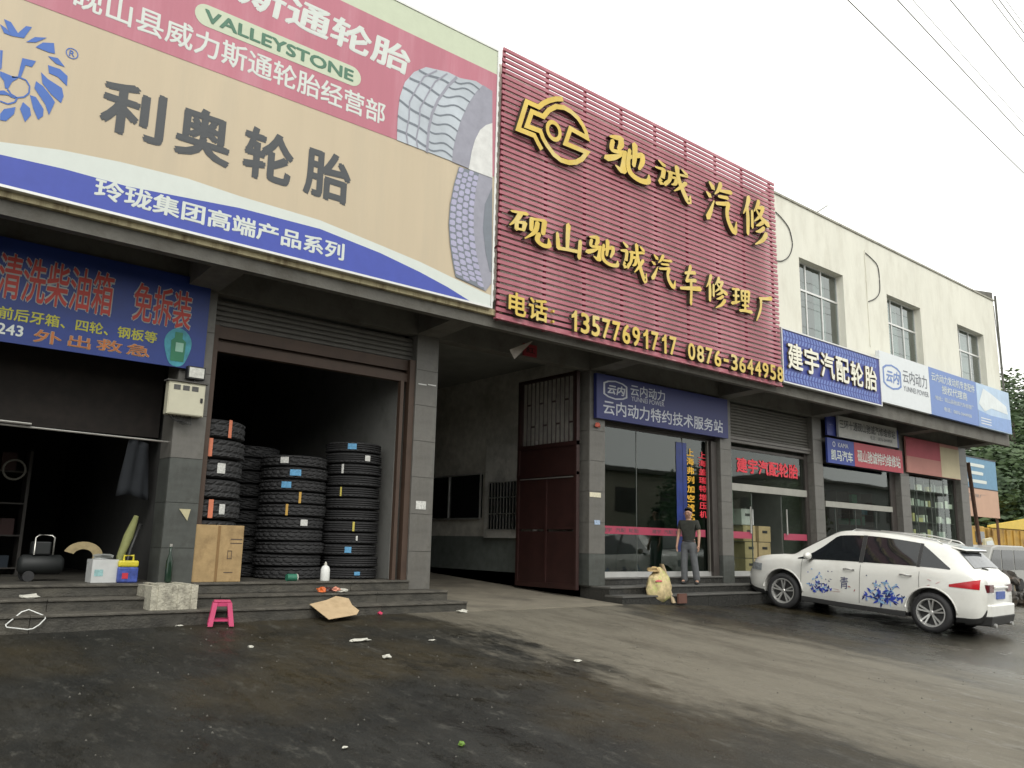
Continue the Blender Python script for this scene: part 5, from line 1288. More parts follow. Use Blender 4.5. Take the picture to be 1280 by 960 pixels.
for i in range(420):
    x = rg.uniform(0.8, 13); y = rg.uniform(3.2, 10.0)
    s = rg.uniform(.004, .013); z = gz(y, x) + 0.016 * noise.noise(Vector((x * 0.5, y * 0.6, 0)))
    a = rg.uniform(0, 6); b0 = len(gr.v)
    gr.v += [(x + s * math.cos(a), y + s * math.sin(a), z), (x + s * math.cos(a + 2.1), y + s * math.sin(a + 2.1), z), (x + s * math.cos(a + 4.2), y + s * math.sin(a + 4.2), z), (x, y, z + s * 1.1)]
    for q in ((0, 1, 3), (1, 2, 3), (2, 0, 3)): gr.f.append([b0 + k for k in q]); gr.m.append(0)
tag(gr.build('loose_grit', C('pale_grit', .11, .105, .09, .9)), 'scattered small grit and crumbs over the oily forecourt', 'grit', kind='stuff')
# white wire hoop on the left steps
h = [(7, 781), (27, 765), (36, 762), (56, 770), (57, 773), (49, 781), (41, 786), (34, 787), (8, 784)]
hp = ((2, 10.19, .02), (0, -.9, .43))
hh = [sp3(x, y, hp) for x, y in h]
tag(MB().tube(hh + [hh[0]], .007, 6).build('wire_hoop', M_WHITE, smooth=True), 'bent white wire hoop leaning on the lowest left step', 'hoop')
# green glass bottle by the column
x, _ = fx(208, 733, 10.93)
gb_ = thing('glass_bottle', 'dark green glass bottle standing on the plinth against the first column', 'bottle', (x, 10.9, .43))
MB().lathe([(0, 0), (.04, 0), (.042, .02), (.042, .26), (.016, .36), (.016, .46), (0, .46)], 14).build('bottle_glass', C('green_glass', .012, .03, .018, .08), gb_, smooth=True, world=False)
MB().lathe([(.018, .44), (.018, .475), (0, .475)], 10).build('cap', M_STEEL, gb_, world=False)
# ---- things inside the dark left bay
shelf('tool_shelf', 'dim tool shelf against the back of the left garage bay', -.4, 2.2, 13.6, [FL + .1 + .45 * i for i in range(4)], 4, C('dim_shelf_steel', .05, .045, .04), .8, mats=[C('dim_grey_tin', .04, .04, .036), C('dim_red_tin', .04, .012, .01), C('dim_blue_tin', .012, .022, .035)], seed=31)
def atb(px, py, y): x, z = fx(px, py, y); return x
x = atb(128, 728, 11.25)
wb = thing('storage_box', 'white open carton with faded blue print just inside the left bay', 'carton', (x, 11.2, FL))
for (a0, a1, b0_, b1_) in ((-.15, .15, -.01, 0), (-.15, .15, .26, .27), (-.15, -.14, 0, .26), (.14, .15, 0, .26)):
    MB().box(a0, a1, b0_, b1_, 0.002, .28).build('side', C('worn_white_carton', .50, .51, .50, .7, vary=.1), wb, world=False)
MB().box(-.12, -.02, -.013, -.011, .08, .16).build('print_mark', C('faded_teal_print', .25, .42, .42, .6, vary=.3, scale=30), wb, world=False)
crumple('bag', (x, 11.32, FL + .30), (.13, .10, .05), C('grey_plastic_bag', .25, .26, .25, .4), wb, 51)
x = atb(156, 726, 11.25)
jc = thing('oil_jug', 'yellow topped oil jug with a blue and red label beside the white carton', 'jug', (x, 11.2, FL))
bevel(MB().box(-.12, .12, -.06, .08, .002, .19).build('jug_body', C('dark_blue_label', .05, .08, .30, .4, vary=.5, scale=14), jc, world=False), .015)
bevel(MB().box(-.12, .12, -.06, .08, .192, .27).build('jug_top', C('yellow_jug', .60, .52, .04, .4), jc, world=False), .02)
MB().tube([(-.05, 0, .27), (-.05, 0, .33), (.06, 0, .33), (.06, 0, .27)], .014, 8).build('handle', C('yellow_jug', .60, .52, .04, .4), jc, world=False)
MB().box(-.07, .0, -.064, -.061, .05, .12).build('label_patch', C('red_patch', .5, .03, .05, .5), jc, world=False)
# curved tan offcut
x = atb(103, 700, 11.4)
cr = MB(); nn = 16
for i in range(nn + 1):
    a = R(160 - 215 * i / nn)
    for (r_, yy) in ((.24, 0), (.12, 0.0), (.12, .02), (.24, .02)): cr.v.append((x + r_ * 1.0 * math.cos(a) * .95, 11.4 + yy, FL + .31 + r_ * .75 * math.sin(a)))
for i in range(nn):
    for k in range(4): k2 = (k + 1) % 4; cr.f.append([4 * i + k, 4 * i + k2, 4 * i + 4 + k2, 4 * i + 4 + k]); cr.m.append(0)
tag(cr.build('belt_offcut', C('dusty_tan_fibre', .30, .24, .13, .9, vary=.25, scale=12), fixn=True), 'curved dusty tan fibre offcut standing in the dark left bay', 'offcut')
# compressor silhouette behind
x = atb(52, 712, 11.7)
cpz = thing('air_compressor', 'dark air compressor with a bright handle deep in the left bay', 'compressor', (x, 11.8, FL))
M_DK = C('dark_machine_paint', .012, .014, .014, .6); cpz.scale = (.8, .8, .8)
MB().lathe([(0, -.32), (.10, -.31), (.15, -.26), (.15, .26), (.10, .31), (0, .32)], 20, 'X', (0, 0, .25)).build('tank', M_DK, cpz, world=False, smooth=True)
bevel(MB().box(-.16, .1, -.1, .1, .40, .60).build('motor', M_DK, cpz, world=False), .02)
MB().tube([(-.13, -.12, .40), (-.13, -.12, .66), (-.09, -.12, .70), (.09, -.12, .70), (.13, -.12, .66), (.13, -.12, .40)], .012, 8).build('handle', M_STEEL, cpz, world=False, smooth=True)
for s in (-1, 1):
    MB().lathe([(0, -.02), (.08, -.02), (.08, .02), (0, .02)], 16, 'Y', (-.18, s * .17, .08)).build('wheel', M_RUB, cpz, world=False)
# folded yellow green canvas
x0, _ = fx(148, 698, 11.3); x1, _ = fx(172, 648, 11.3)
fu = thing('folded_parasol', 'folded yellow green parasol leaning against the first column inside the left bay', 'parasol', (x0, 11.3, FL))
zb_2 = fx(150, 696, 11.3)[1]; zt_2 = fx(172, 645, 11.3)[1]
MB().tube([(x0, 11.3, FL), (x0 + .02, 11.31, zb_2), (x0 + .1, 11.33, (zb_2 + zt_2) / 2), (x1, 11.36, zt_2)], [.012, .045, .06, .03], 10).build('canopy', C('faded_lime_canvas', .20, .21, .08, .8, vary=.2), fu, smooth=True)
MB().tube([(x0 + .06, 11.28, FL), (x0 + .13, 11.28, zb_2 + .1), (x1 + .05, 11.33, zt_2 - .1)], .02, 8).build('strap', M_BLACK, fu, smooth=True)
# hanging work coat on the dark wall
x, z = fx(172, 590, 11.6)
wc = MB(); 
rgc = random.Random(4)
for i in range(9):
    for j in range(9):
        u, v = i / 8, j / 8; wd = .13 + .07 * v
        wc.v.append((x + (u - .5) * 2 * wd, 11.7 + .03 * math.sin(u * 14 + v * 2), 2.25 - v * .75 + .03 * math.sin(u * 5)))
for i in range(8):
    for j in range(8): wc.f.append([i * 9 + j, i * 9 + 9 + j, i * 9 + 10 + j, i * 9 + 1 + j]); wc.m.append(0)
o = wc.build('work_coat', C('faded_blue_cloth', .016, .019, .023, .9), smooth=True)
m_ = o.modifiers.new('thick', 'SOLIDIFY'); m_.thickness = .015
tag(o, 'faded blue grey work coat hanging inside the left bay beside the column', 'coat')
xw, zw = fx(18, 587, 12.5)
wcx = MB().lathe([(.115, 0), (.14, 0), (.14, .03), (.115, .03)], 24, 'Y', (xw, 12.5, zw), closed=True).build('hose_ring', C('dusty_ring', .035, .032, .022, .7), fixn=True)
tag(wcx, 'dim dusty round ring hanging in the dark of the left bay', 'ring')
# stickers and tape on columns
def sticker(px0, py0, px1, py1, Y, m, label, mats=None):
    a = fx(px0, py0, Y); b_ = fx(px1, py1, Y)
    o = MB().box(a[0], b_[0], Y - .003, Y, b_[1], a[1]).build('paper_notice', m); tag(o, label, 'notice'); return o
NOT = C('printed_notice', .55, .55, .52, .8, vary=.35, scale=45)
sticker(520, 626, 532, 637, 10.995, NOT, 'small printed white notice on the column left of the driveway')
sticker(743, 650, 750, 656, 10.995, C('blue_notice', .30, .38, .50, .8, vary=.4, scale=40), 'tiny pale blue notice on the column right of the driveway')
sticker(737, 615, 751, 622, 10.995, C('cream_tape', .60, .56, .42, .6, vary=.2, scale=20), 'strip of cream tape across the column right of the driveway')
sticker(523, 479, 533, 482, 10.995, C('white_tape', .6, .6, .58, .5), 'short strip of white tape high on the column left of the driveway')
sticker(535, 480, 545, 483, 10.993, C('white_tape', .6, .6, .58, .5), 'second strip of white tape close to the driveway edge of the column')
a = fx(224, 636, 10.99); b_ = fx(234, 651, 10.99)
tag(MB().xz([(a[0], a[1]), (b_[0] + .03, a[1]), (b_[0], b_[1])], 10.988, 10.992).build('paper_notice', C('torn_cream_paper', .46, .42, .26, .8)), 'torn triangular cream paper on the first column above the carton', 'notice')
x, z = fx(747, 532, 10.95); crumple('ribbon_knot', (x, 10.96, z), (.07, .03, .07), C('red_ribbon', .38, .07, .04, .6), None, 61, label='crumpled red ribbon knot tied at the lower left of the navy sign', cat='ribbon')

# sack and board on the steps by the glass shop
p = gp(820, 755)
sk = thing('woven_sack', 'full patterned woven sack slumped against the granite steps', 'sack', (p.x + .02, p.y - .06, (gz(10.1, 11.8) + .01)))
bm = bmesh.new(); bmesh.ops.create_icosphere(bm, subdivisions=4, radius=1)
for v in bm.verts:
    c = v.co; t = (c.z + 1) / 2
    wd = .29 - .13 * t ** 1.5 + .018 * math.sin(c.x * 9 + c.z * 6) + .02 * noise.noise(c * 3)
    v.co = Vector((c.x * wd * 1.15, c.y * wd * .7, max(0, .33 * (1 + c.z) * 0.98 + .03 * noise.noise(c * 2.2)))) + Vector((.0 + .08 * t * t, .05 * t, 0))
me = D.meshes.new('sack'); bm.to_mesh(me); bm.free()
msk = mat('patterned_woven_plastic', (.55, .44, .24), .8, vary=.3, scale=14, bump=.5, bscale=80, stain=(.33, .42, .10), stain_amt=.9, stain_scale=5)
me.materials.append(msk); me.polygons.foreach_set('use_smooth', [True] * len(me.polygons)); link('sack_body', me, sk)
crumple('sack_mouth', (p.x - .08, p.y - .02, (gz(10.1, 11.8) + .01) + .60), (.13, .10, .07), C('gathered_sack_cloth', .42, .30, .14, .85, vary=.3, scale=20), sk, 71)
crumple('red_print', (p.x - .10, p.y - .15, (gz(10.1, 11.8) + .01) + .40), (.08, .035, .03), C('pinkish_print', .50, .12, .12, .8), sk, 73)
fo = MB(); q0_ = Vector((p.x, p.y, gz(10.1, 11.8) + .01))
for i in range(7):
    u = i / 6; x = .13 + .17 * u + .015 * math.sin(u * 7); z = .70 * (1 - u) + .01; wd_f = .030 + .035 * u
    fo.v += [(q0_.x + x - wd_f, q0_.y - .10 - .10 * u, q0_.z + z), (q0_.x + x + wd_f, q0_.y - .06 - .10 * u, q0_.z + z), (q0_.x + x + wd_f * .4, q0_.y + .04 - .06 * u, q0_.z + z)]
for i in range(6):
    for k in range(3): k2 = (k + 1) % 3; fo.f.append([3 * i + k, 3 * i + k2, 3 * i + 3 + k2, 3 * i + 3 + k]); fo.m.append(0)
fo.build('sack_fold', C('pale_sack_hem', .48, .38, .24, .85, vary=.15, scale=12), sk, smooth=True, fixn=True)
bx0 = p.x + .40
tag(MB().box(bx0, bx0 + .24, 10.14, 10.18, (gz(10.1, 11.8) + .01), .16).build('brown_board', C('dull_brown_board', .12, .055, .04, .7)), 'small dull brown board propped on the granite steps beside the sack', 'board')

# ================================================================== CARS
def interp(tab, x):
    xs_ = [t[0] for t in tab]
    if x <= xs_[0]: return tab[0][1]
    if x >= xs_[-1]: return tab[-1][1]
    for i in range(len(tab) - 1):
        if xs_[i] <= x <= xs_[i + 1]:
            u = (x - xs_[i]) / (xs_[i + 1] - xs_[i]); y1, y2 = tab[i][1], tab[i + 1][1]
            m1 = (tab[min(i + 1, len(tab) - 1)][1] - tab[max(i - 1, 0)][1]) / max(tab[min(i + 1, len(tab) - 1)][0] - tab[max(i - 1, 0)][0], 1e-6)
            m2 = (tab[min(i + 2, len(tab) - 1)][1] - tab[i][1]) / max(tab[min(i + 2, len(tab) - 1)][0] - tab[i][0], 1e-6)
            h = xs_[i + 1] - xs_[i]
            return (2 * u ** 3 - 3 * u ** 2 + 1) * y1 + (u ** 3 - 2 * u ** 2 + u) * h * m1 + (-2 * u ** 3 + 3 * u ** 2) * y2 + (u ** 3 - u ** 2) * h * m2
def wheel(parent, x, side, r=.35, wd=.22, hw=.93, spokes=5):
    """side: +1 left, -1 right; axle along Y"""
    wh = D.objects.new('wheel', None); COL.objects.link(wh); wh.parent = parent; wh.location = (x, side * (hw - wd / 2 - .01), r); wh.empty_display_size = .1
    rr = r * .69
    prof = [(rr, -wd / 2 + .01), (rr + .03, -wd / 2), (r - .05, -wd / 2), (r - .012, -wd * .38), (r, -wd * .3), (r, -wd * .06), (r - .008, -wd * .05), (r - .008, wd * .05), (r, wd * .06), (r, wd * .3), (r - .012, wd * .38), (r - .05, wd / 2), (rr + .03, wd / 2), (rr, wd / 2 - .01)]
    MB().lathe(prof, 48, 'Y', closed=False).build('tyre', M_RUB, wh, world=False, fixn=True, autos=40)
    o = side * (wd / 2 - .015)
    rim = MB(); rim.lathe([(rr + .004, o + side * .006), (rr - .014, o + side * .006), (rr - .03, o - side * .03), (rr - .03, o - side * .12)], 40, 'Y')
    hub = [(0.0, o - side * .012), (.03, o - side * .012), (.045, o - side * .03), (.045, o - side * .06)]
    rim.lathe(hub, 20, 'Y')
    for k in range(spokes):
        for dd in (-.17, .17):
            a0 = 2 * math.pi * k / spokes + math.pi / 2; a1 = a0 + dd
            p0 = Vector((.035 * math.cos(a0 + dd * .7), 0, .035 * math.sin(a0 + dd * .7))); p1 = Vector(((rr - .02) * math.cos(a1), 0, (rr - .02) * math.sin(a1)))
            d = (p1 - p0).normalized(); n_ = Vector((-d.z, 0, d.x)) * .0145
            ya, yb_ = o - side * .022, o - side * .005; yc = o - side * .05
            q = [p0 - n_ * .8, p1 - n_, p1 + n_, p0 + n_ * .8]
            rim.hexa([(v.x, yc, v.z) for v in q] + [(v.x, (ya if i in (0, 3) else yb_), v.z) for i, v in enumerate(q)])
    rim.build('rim', M_ALLOY, wh, world=False, fixn=True)
    MB().lathe([(0, o - side * .09), (rr - .03, o - side * .09)], 24, 'Y').build('brake_disc', C('brake_dark', .03, .03, .03, .5), wh, world=False)
    return wh
def suv(name, label, paint, loc, rz, pitch, group=None, decals=True, s=1.0):
    t = thing(name, label, 'car', loc, 0, group)
    t.rotation_euler = Matrix.Rotation(rz, 3, 'Z').to_4x4().to_euler()
    t.rotation_euler = (Matrix.Rotation(rz, 3, 'Z') @ Matrix.Rotation(-pitch, 3, 'Y')).to_euler()
    t.scale = (s, s, s)
    # x forward (rear axle at 0), y left, z up
    XR, XF = -.84, 3.72
    zt = [(-.84, .78), (-.82, .98), (-.77, 1.07), (-.66, 1.15), (-.34, 1.47), (-.26, 1.52), (.1, 1.60), (.6, 1.66), (1.15, 1.69), (1.6, 1.665), (1.85, 1.61), (2.15, 1.44), (2.48, 1.22), (2.66, 1.10), (2.9, 1.075), (3.2, 1.03), (3.5, .955), (3.62, .88), (3.72, .72)]
    zb = [(-.84, .42), (-.78, .28), (-.5, .24), (0, .22), (1.4, .20), (2.8, .22), (3.4, .24), (3.64, .30), (3.72, .42)]
    hw = [(-.84, .70), (-.79, .79), (-.66, .865), (-.4, .905), (0, .925), (.6, .925), (1.4, .925), (2.2, .93), (2.8, .93), (3.2, .90), (3.45, .83), (3.62, .72), (3.72, .60)]
    belt = [(-.84, .74), (-.81, .92), (-.64, 1.06), (-.4, 1.10), (.3, 1.09), (1.2, 1.05), (2.2, 1.01), (2.66, 1.00), (3.2, .94), (3.5, .86), (3.72, .66)]
    rw = [(-.84, .66), (-.74, .70), (-.36, .60), (-.05, .62), (.8, .645), (1.6, .64), (2.1, .67), (2.6, .76), (2.9, .80), (3.3, .77), (3.6, .62), (3.72, .52)]
    def ring_(x):
        b, zz, w_, bl, rww = interp(zb, x), interp(zt, x), interp(hw, x), interp(belt, x), interp(rw, x)
        bl = min(bl, zz - .03); hgt = zz - bl
        pts = [(0, b), (w_ * .6, b), (w_ * .93, b + .015), (w_ * .985, b + .10), (w_ * .995, b + (bl - b) * .35), (w_ * 1.0, b + (bl - b) * .58), (w_ * .998, b + (bl - b) * .80), (w_ * .975, b + (bl - b) * .94), (w_ * .955, bl)]
        # greenhouse side: from belt in to roof edge
        for u in (.25, .5, .75): pts.append((w_ * .955 + (rww - w_ * .955) * (u ** 1.12), bl + hgt * .93 * u))
        pts.append((rww, bl + hgt * .93)); pts.append((rww * .90, bl + hgt * .985)); pts.append((rww * .6, zz + .0)); pts.append((rww * .3, zz + .008)); pts.append((0, zz + .01))
        return pts
    stn = [XR, -.835, -.825, -.81, -.79, -.76, -.73] + [-.70 + .05 * i for i in range(87)] + [3.66, 3.69, 3.71, XF]
    stn = sorted(set(round(x, 3) for x in stn if x <= XF))
    rings = [ring_(x) for x in stn]; npt = len(rings[0])
    mb = MB()
    for x, rg_ in zip(stn, rings):
        full = rg_ + [(-y, z) for y, z in rg_[-2:0:-1]]
        mb.v += [(x, y, z) for y, z in full]
    nf = 2 * npt - 2
    for i in range(len(stn) - 1):
        for j in range(nf):
            j2 = (j + 1) % nf
            mb.f.append([i * nf + j, i * nf + j2, (i + 1) * nf + j2, (i + 1) * nf + j]); mb.m.append(0)
    mb.f.append(list(range(nf))); mb.m.append(0); mb.f.append([(len(stn) - 1) * nf + j for j in range(nf)]); mb.m.append(0)
    me = mb.mesh('body', [paint, M_TRIM])
    bm = bmesh.new(); bm.from_mesh(me); bmesh.ops.recalc_face_normals(bm, faces=bm.faces); bm.to_mesh(me); bm.free()
    body = link('body', me, None)
    cutm = MB()
    for cx in (0, 2.81):
        for sd in (-1, 1): cutm.lathe([(0, sd * .62), (.415, sd * .62), (.415, sd * 1.2), (0, sd * 1.2)], 40, 'Y', (cx, 0, .36))
    cm_ = cutm.mesh('cut', M_TRIM); bm = bmesh.new(); bm.from_mesh(cm_); bmesh.ops.remove_doubles(bm, verts=bm.verts, dist=1e-5); bmesh.ops.recalc_face_normals(bm, faces=bm.faces); bm.to_mesh(cm_); bm.free()
    co = link('cut', cm_, None)
    md = body.modifiers.new('b', 'BOOLEAN'); md.object = co; md.operation = 'DIFFERENCE'; md.solver = 'EXACT'
    dg = bpy.context.evaluated_depsgraph_get(); me2 = D.meshes.new_from_object(body.evaluated_get(dg)); D.objects.remove(body); D.objects.remove(co)
    me2.materials.clear(); me2.materials.append(paint); me2.materials.append(M_TRIM)
    for p in me2.polygons:
        c = p.center
        inarch = any(abs(math.hypot(c.x - cx, c.z - .36)) < .413 and abs(c.y) < .9 for cx in (0, 2.81))
        low = c.z < interp(zb, c.x) + .085
        rearlow = c.x < -.45 and c.z < .38
        p.material_index = 1 if (inarch or low or rearlow) else 0
        p.use_smooth = True
    me2.set_sharp_from_angle(angle=R(38))
    me2.name = 'body'; body = link('body', me2, t)
    def side(x, u, off=.004, sd=1):
        """point on the glasshouse side at station x, u 0 belt .. 1 roof edge"""
        g = ring_(x)[8:13]; k = u * 4; i = min(int(k), 3); f_ = k - i
        y = g[i][0] * (1 - f_) + g[i + 1][0] * f_; z = g[i][1] * (1 - f_) + g[i + 1][1] * f_
        return (x, sd * (y + off), z + off * .3)
    def sidez(x, z, off=.004, sd=1):
        g = ring_(x)[:13]
        for i in range(1, len(g) - 1):
            if g[i][1] <= z <= g[i + 1][1]:
                f_ = (z - g[i][1]) / max(g[i + 1][1] - g[i][1], 1e-6); return (x, sd * (g[i][0] * (1 - f_) + g[i + 1][0] * f_ + off), z)
        return (x, sd * (g[5][0] + off), z)
    def top(x, v, off=.004):
        """point across the top surface, v -1..1 of the roof edge width"""
        g = ring_(x)[12:]; w_ = g[0][0]; y = abs(v) * w_
        ys = [q[0] for q in g][::-1]; zs = [q[1] for q in g][::-1]
        return (x + (off if x > 1 else -off), math.copysign(y, v), float(np.interp(y, ys, zs)) + off)
    def patch(nm, fn, us, vs, m, par=t):
        mb = MB(); nu, nv = len(us), len(vs)
        for u in us:
            for v in vs: mb.v.append(fn(u, v))
        for i in range(nu - 1):
            for j in range(nv - 1): mb.f.append([i * nv + j, (i + 1) * nv + j, (i + 1) * nv + j + 1, i * nv + j + 1]); mb.m.append(0)
        return mb.build(nm, m, par, smooth=True, world=False)
    L_ = lambda a, b, n: [a + (b - a) * i / n for i in range(n + 1)]
    # side glass: outline given by bottom / top limits in u along x
    def glass(nm, x0, x1, lo, hi, sd, m=M_CGLASS):
        mb = MB(); n = 16
        for i in range(n + 1):
            x = x0 + (x1 - x0) * i / n
            for k in range(5): mb.v.append(side(x, lo(x) + (hi(x) - lo(x)) * k / 4, .006, sd))
        for i in range(n):
            for k in range(4): mb.f.append([i * 5 + k, i * 5 + 5 + k, i * 5 + 6 + k, i * 5 + 1 + k]); mb.m.append(0)
        return mb.build(nm, m, t, smooth=True, world=False)
    tophi = lambda x: max(.09, min(.90, .90 - max(0, (x - 1.80)) * 1.02,   .90 - max(0, .26 - x) ** 1.2 * 1.55))
    for sd in (1, -1):
        glass('window', 1.30, 2.52, lambda x: .07, tophi, sd)
        glass('window', .26, 1.22, lambda x: .07, tophi, sd)
        glass('window', -.30, .20, lambda x: .07, tophi, sd)
        glass('window_trim', 1.222, 1.298, lambda x: .05, lambda x: .91, sd, M_TRIM); glass('window_trim', .202, .258, lambda x: .05, lambda x: .905, sd, M_TRIM)
        # shut lines
        for (xa, xb_) in ((1.26, 1.26), (.20, .16), (2.42, 2.42)):
            ln = MB(); zs_ = L_(.34, 1.04, 14)
            pts_ = [sidez(xa + (xb_ - xa) * (1 - k / 14) ** 2 - (0.16 * max(0, (.62 - z)) / .3 if xb_ < .2 else 0) * -1, z, .0015, sd) for k, z in enumerate(zs_)]
            ln.tube(pts_, .004, 4).build('shut_line', M_TRIM, t, world=False)
        for x in (1.36, .32):
            hz_ = .93 if x > 1 else .95
            MB().tube([sidez(x, hz_, .012, sd), sidez(x + .05, hz_ + .005, .035, sd), sidez(x + .17, hz_ + .005, .035, sd), sidez(x + .21, hz_, .012, sd)], .014, 8).build('door_handle', M_ALLOY, t, smooth=True, world=False)
        mr = MB(); cmx = sidez(2.28, 1.06, 0, sd)
        bmm = bmesh.new(); bmesh.ops.create_uvsphere(bmm, u_segments=16, v_segments=10, radius=1)
        for v in bmm.verts: v.co = Vector((v.co.x * .07 + 2.24, sd * 1.035 + v.co.y * .11, v.co.z * .075 + 1.10))
        mm = D.meshes.new('mirror'); bmm.to_mesh(mm); bmm.free(); mm.materials.append(paint); mm.polygons.foreach_set('use_smooth', [True] * len(mm.polygons)); link('mirror', mm, t)
        MB().box(2.20, 2.28, min(sd * .88, sd * .96), max(sd * .88, sd * .96), 1.03, 1.06).build('mirror_arm', M_TRIM, t, world=False)
        # lamps
        def lamp(nm, pts2, m, off=.012, fnp=None):
            mb = MB(); P = [fnp(*q) for q in pts2]; c = Vector((0, 0, 0))
            for q in P: c += Vector(q)
            c /= len(P); b0 = 0; mb.v = [tuple(c)] + P; n = len(P)
            for i in range(n): mb.f.append([0, 1 + i, 1 + (i + 1) % n]); mb.m.append(0)
            return mb.build(nm, m, t, world=False)
        M_TL = C('red_tail_lens', .45, .012, .02, .15); M_TL2 = C('dark_red_lens', .10, .01, .015, .15)
        # tail lamp wrapping the rear corner
        patch('tail_light', lambda u, v: sidez(u, .84 + .03 * 0 + v * (.17 - .13 * (u + .76) / .46), .008, sd), L_(-.76, -.30, 8), [0, .25, .5, .75, 1], M_TL)
        patch('tail_light', lambda u, v: (-.845 - .008 + .095 * max(0, (abs(u) - .62) / .16) ** 2, sd * u, .80 + .13 * v), L_(.38, .76, 8), [0, .5, 1], M_TL2)
        MB().box(-.885, -.855, min(sd * .40, sd * .58), max(sd * .40, sd * .58), .50, .555).build('reflector', M_TL2, t, world=False)
        patch('headlight', lambda u, v: sidez(u, .70 + v * .14, .008, sd), L_(3.30, 3.60, 6), [0, .5, 1], C('headlamp_lens', .25, .27, .28, .1, vary=.4, scale=20))
        rl = MB(); rl.tube([top(1.55, sd * .93, .0), top(1.45, sd * .93, .035), top(.6, sd * .93, .04), top(.05, sd * .93, .035), top(-.08, sd * .93, .0)], .013, 6).build('roof_rail', M_ALLOY, t, smooth=True, world=False)
        for cx in (0, 2.81):   # arch lip
            pts_ = []
            for k in range(17):
                a = R(4) + (math.pi - R(8)) * k / 16; x = cx + .43 * math.cos(a); z = .36 + .43 * math.sin(a); pts_.append(sidez(x, z, .004, sd))
            MB().tube(pts_, .014, 5).build('arch_trim', paint, t, smooth=True, world=False)
    # windscreen, rear window
    patch('windscreen', lambda u, v: top(u, v * .93, .008), L_(1.90, 2.60, 10), L_(-1, 1, 10), M_CGLASS)
    patch('rear_window', lambda u, v: top(u, v * .98, .010), L_(-.62, -.36, 6), L_(-1, 1, 10), C('rear_glass', .10, .105, .115, .06, vary=.2))
    sp_m = MB()
    sp_m.hexa([(-.47, -.58, 1.475), (-.24, -.60, 1.50), (-.24, .60, 1.50), (-.47, .58, 1.475), (-.45, -.56, 1.50), (-.22, -.58, 1.54), (-.22, .58, 1.54), (-.45, .56, 1.50)])
    bevel(sp_m.build('spoiler', paint, t, world=False), .012, 3)
    MB().box(-.465, -.40, -.575, .575, 1.455, 1.473).build('spoiler_shadow_trim', M_TRIM, t, world=False)
    MB().tube([(-.665, .05, 1.165), (-.64, .28, 1.195)], .012, 6).build('rear_wiper', M_BLACK, t, world=False)
    bevel(MB().box(-.875, -.82, -.36, .36, .86, .90).build('tailgate_bar', paint, t, world=False), .01)
    pm_ = C('plate_blue', .08, .13, .38, .5, vary=.3, scale=25)
    MB().box(-.862, -.838, -.22, .22, .68, .81).build('licence_plate', pm_, t, world=False)
    bevel(MB().hexa([(-.90, -.64, .38), (-.5, -.86, .30), (-.5, .86, .30), (-.90, .64, .38), (-.90, -.64, .60), (-.5, -.86, .60), (-.5, .86, .60), (-.90, .64, .60)]).build('rear_bumper', paint, t, world=False), .03, 3)
    bevel(MB().hexa([(-.88, -.62, .24), (-.52, -.80, .22), (-.52, .80, .22), (-.88, .62, .24), (-.91, -.65, .41), (-.52, -.865, .38), (-.52, .865, .38), (-.91, .65, .41)]).build('rear_valance', M_TRIM, t, world=False), .02, 2)
    for sd in (-1, 1): MB().tube([(-.92, sd * .45, .25), (-.8, sd * .45, .25)], .035, 10).build('exhaust', M_ALLOY, t, world=False)
    bevel(MB().box(.42, 2.40, .895, .935, .215, .30).build('sill_trim', M_TRIM, t, world=False), .01)
    bevel(MB().box(.42, 2.40, -.935, -.895, .215, .30).build('sill_trim', M_TRIM, t, world=False), .01)
    bevel(MB().box(3.60, 3.76, -.55, .55, .26, .40).build('front_bumper', M_TRIM, t, world=False), .02)
    bevel(MB().box(3.66, 3.745, -.45, .45, .52, .76).build('grille', M_TRIM, t, world=False), .02)
    MB().tube([(-.12, .40, 1.58), (-.17, .40, 1.63)], .012, 6).build('aerial', paint, t, world=False)
    for x in (0, 2.81):
        for sd in (-1, 1): wheel(t, x, sd)
    if decals:
        DB = [C('decal_cobalt', .03, .06, .38, .4, vary=.3), C('decal_sky', .25, .42, .62, .4, vary=.2), C('decal_dark_navy', .015, .02, .12, .4)]
        rg = random.Random(21)
        def petal(cx, cz, L, wd, a, m):
            mb = MB(); n = 9; P = []
            for k in range(n + 1):
                u = k / n; P.append((u * L, wd * math.sin(math.pi * u ** .8)))
            for k in range(n - 1, 0, -1):
                u = k / n; P.append((u * L, -wd * .8 * math.sin(math.pi * u ** .8)))
            q = []
            for (px, pz) in P:
                x = cx + px * math.cos(a) - pz * math.sin(a); z = cz + px * math.sin(a) + pz * math.cos(a); q.append(sidez(x, z, .006 + .0012 * petal.k, 1))
            petal.k = (petal.k + 1) % 6
            mb.v = q; mb.f.append(list(range(len(q)))); mb.m.append(0)
            return mb.build('flower_decal', m, t, world=False)
        petal.k = 0
        for (cx, cz, sc_, n_) in ((.50, .50, .8, 8), (.58, .74, .7, 7), (.92, .70, .7, 8), (1.12, .50, .8, 7), (.70, .62, 1.0, 9), (.88, .58, 1.0, 9), (1.86, .50, .8, 7), (2.22, .55, .7, 7), (2.06, .74, .6, 6), (.76, .50, 1.25, 9), (.98, .48, 1.05, 8), (.60, .58, .8, 6), (2.02, .52, .95, 8), (2.14, .46, .8, 6), (1.90, .58, .6, 6), (.75, .74, .9, 7), (2.05, .64, .55, 5), (.86, .46, 1.2, 9), (.66, .46, 1.0, 8), (1.06, .60, .8, 6), (2.1, .56, .8, 7)):
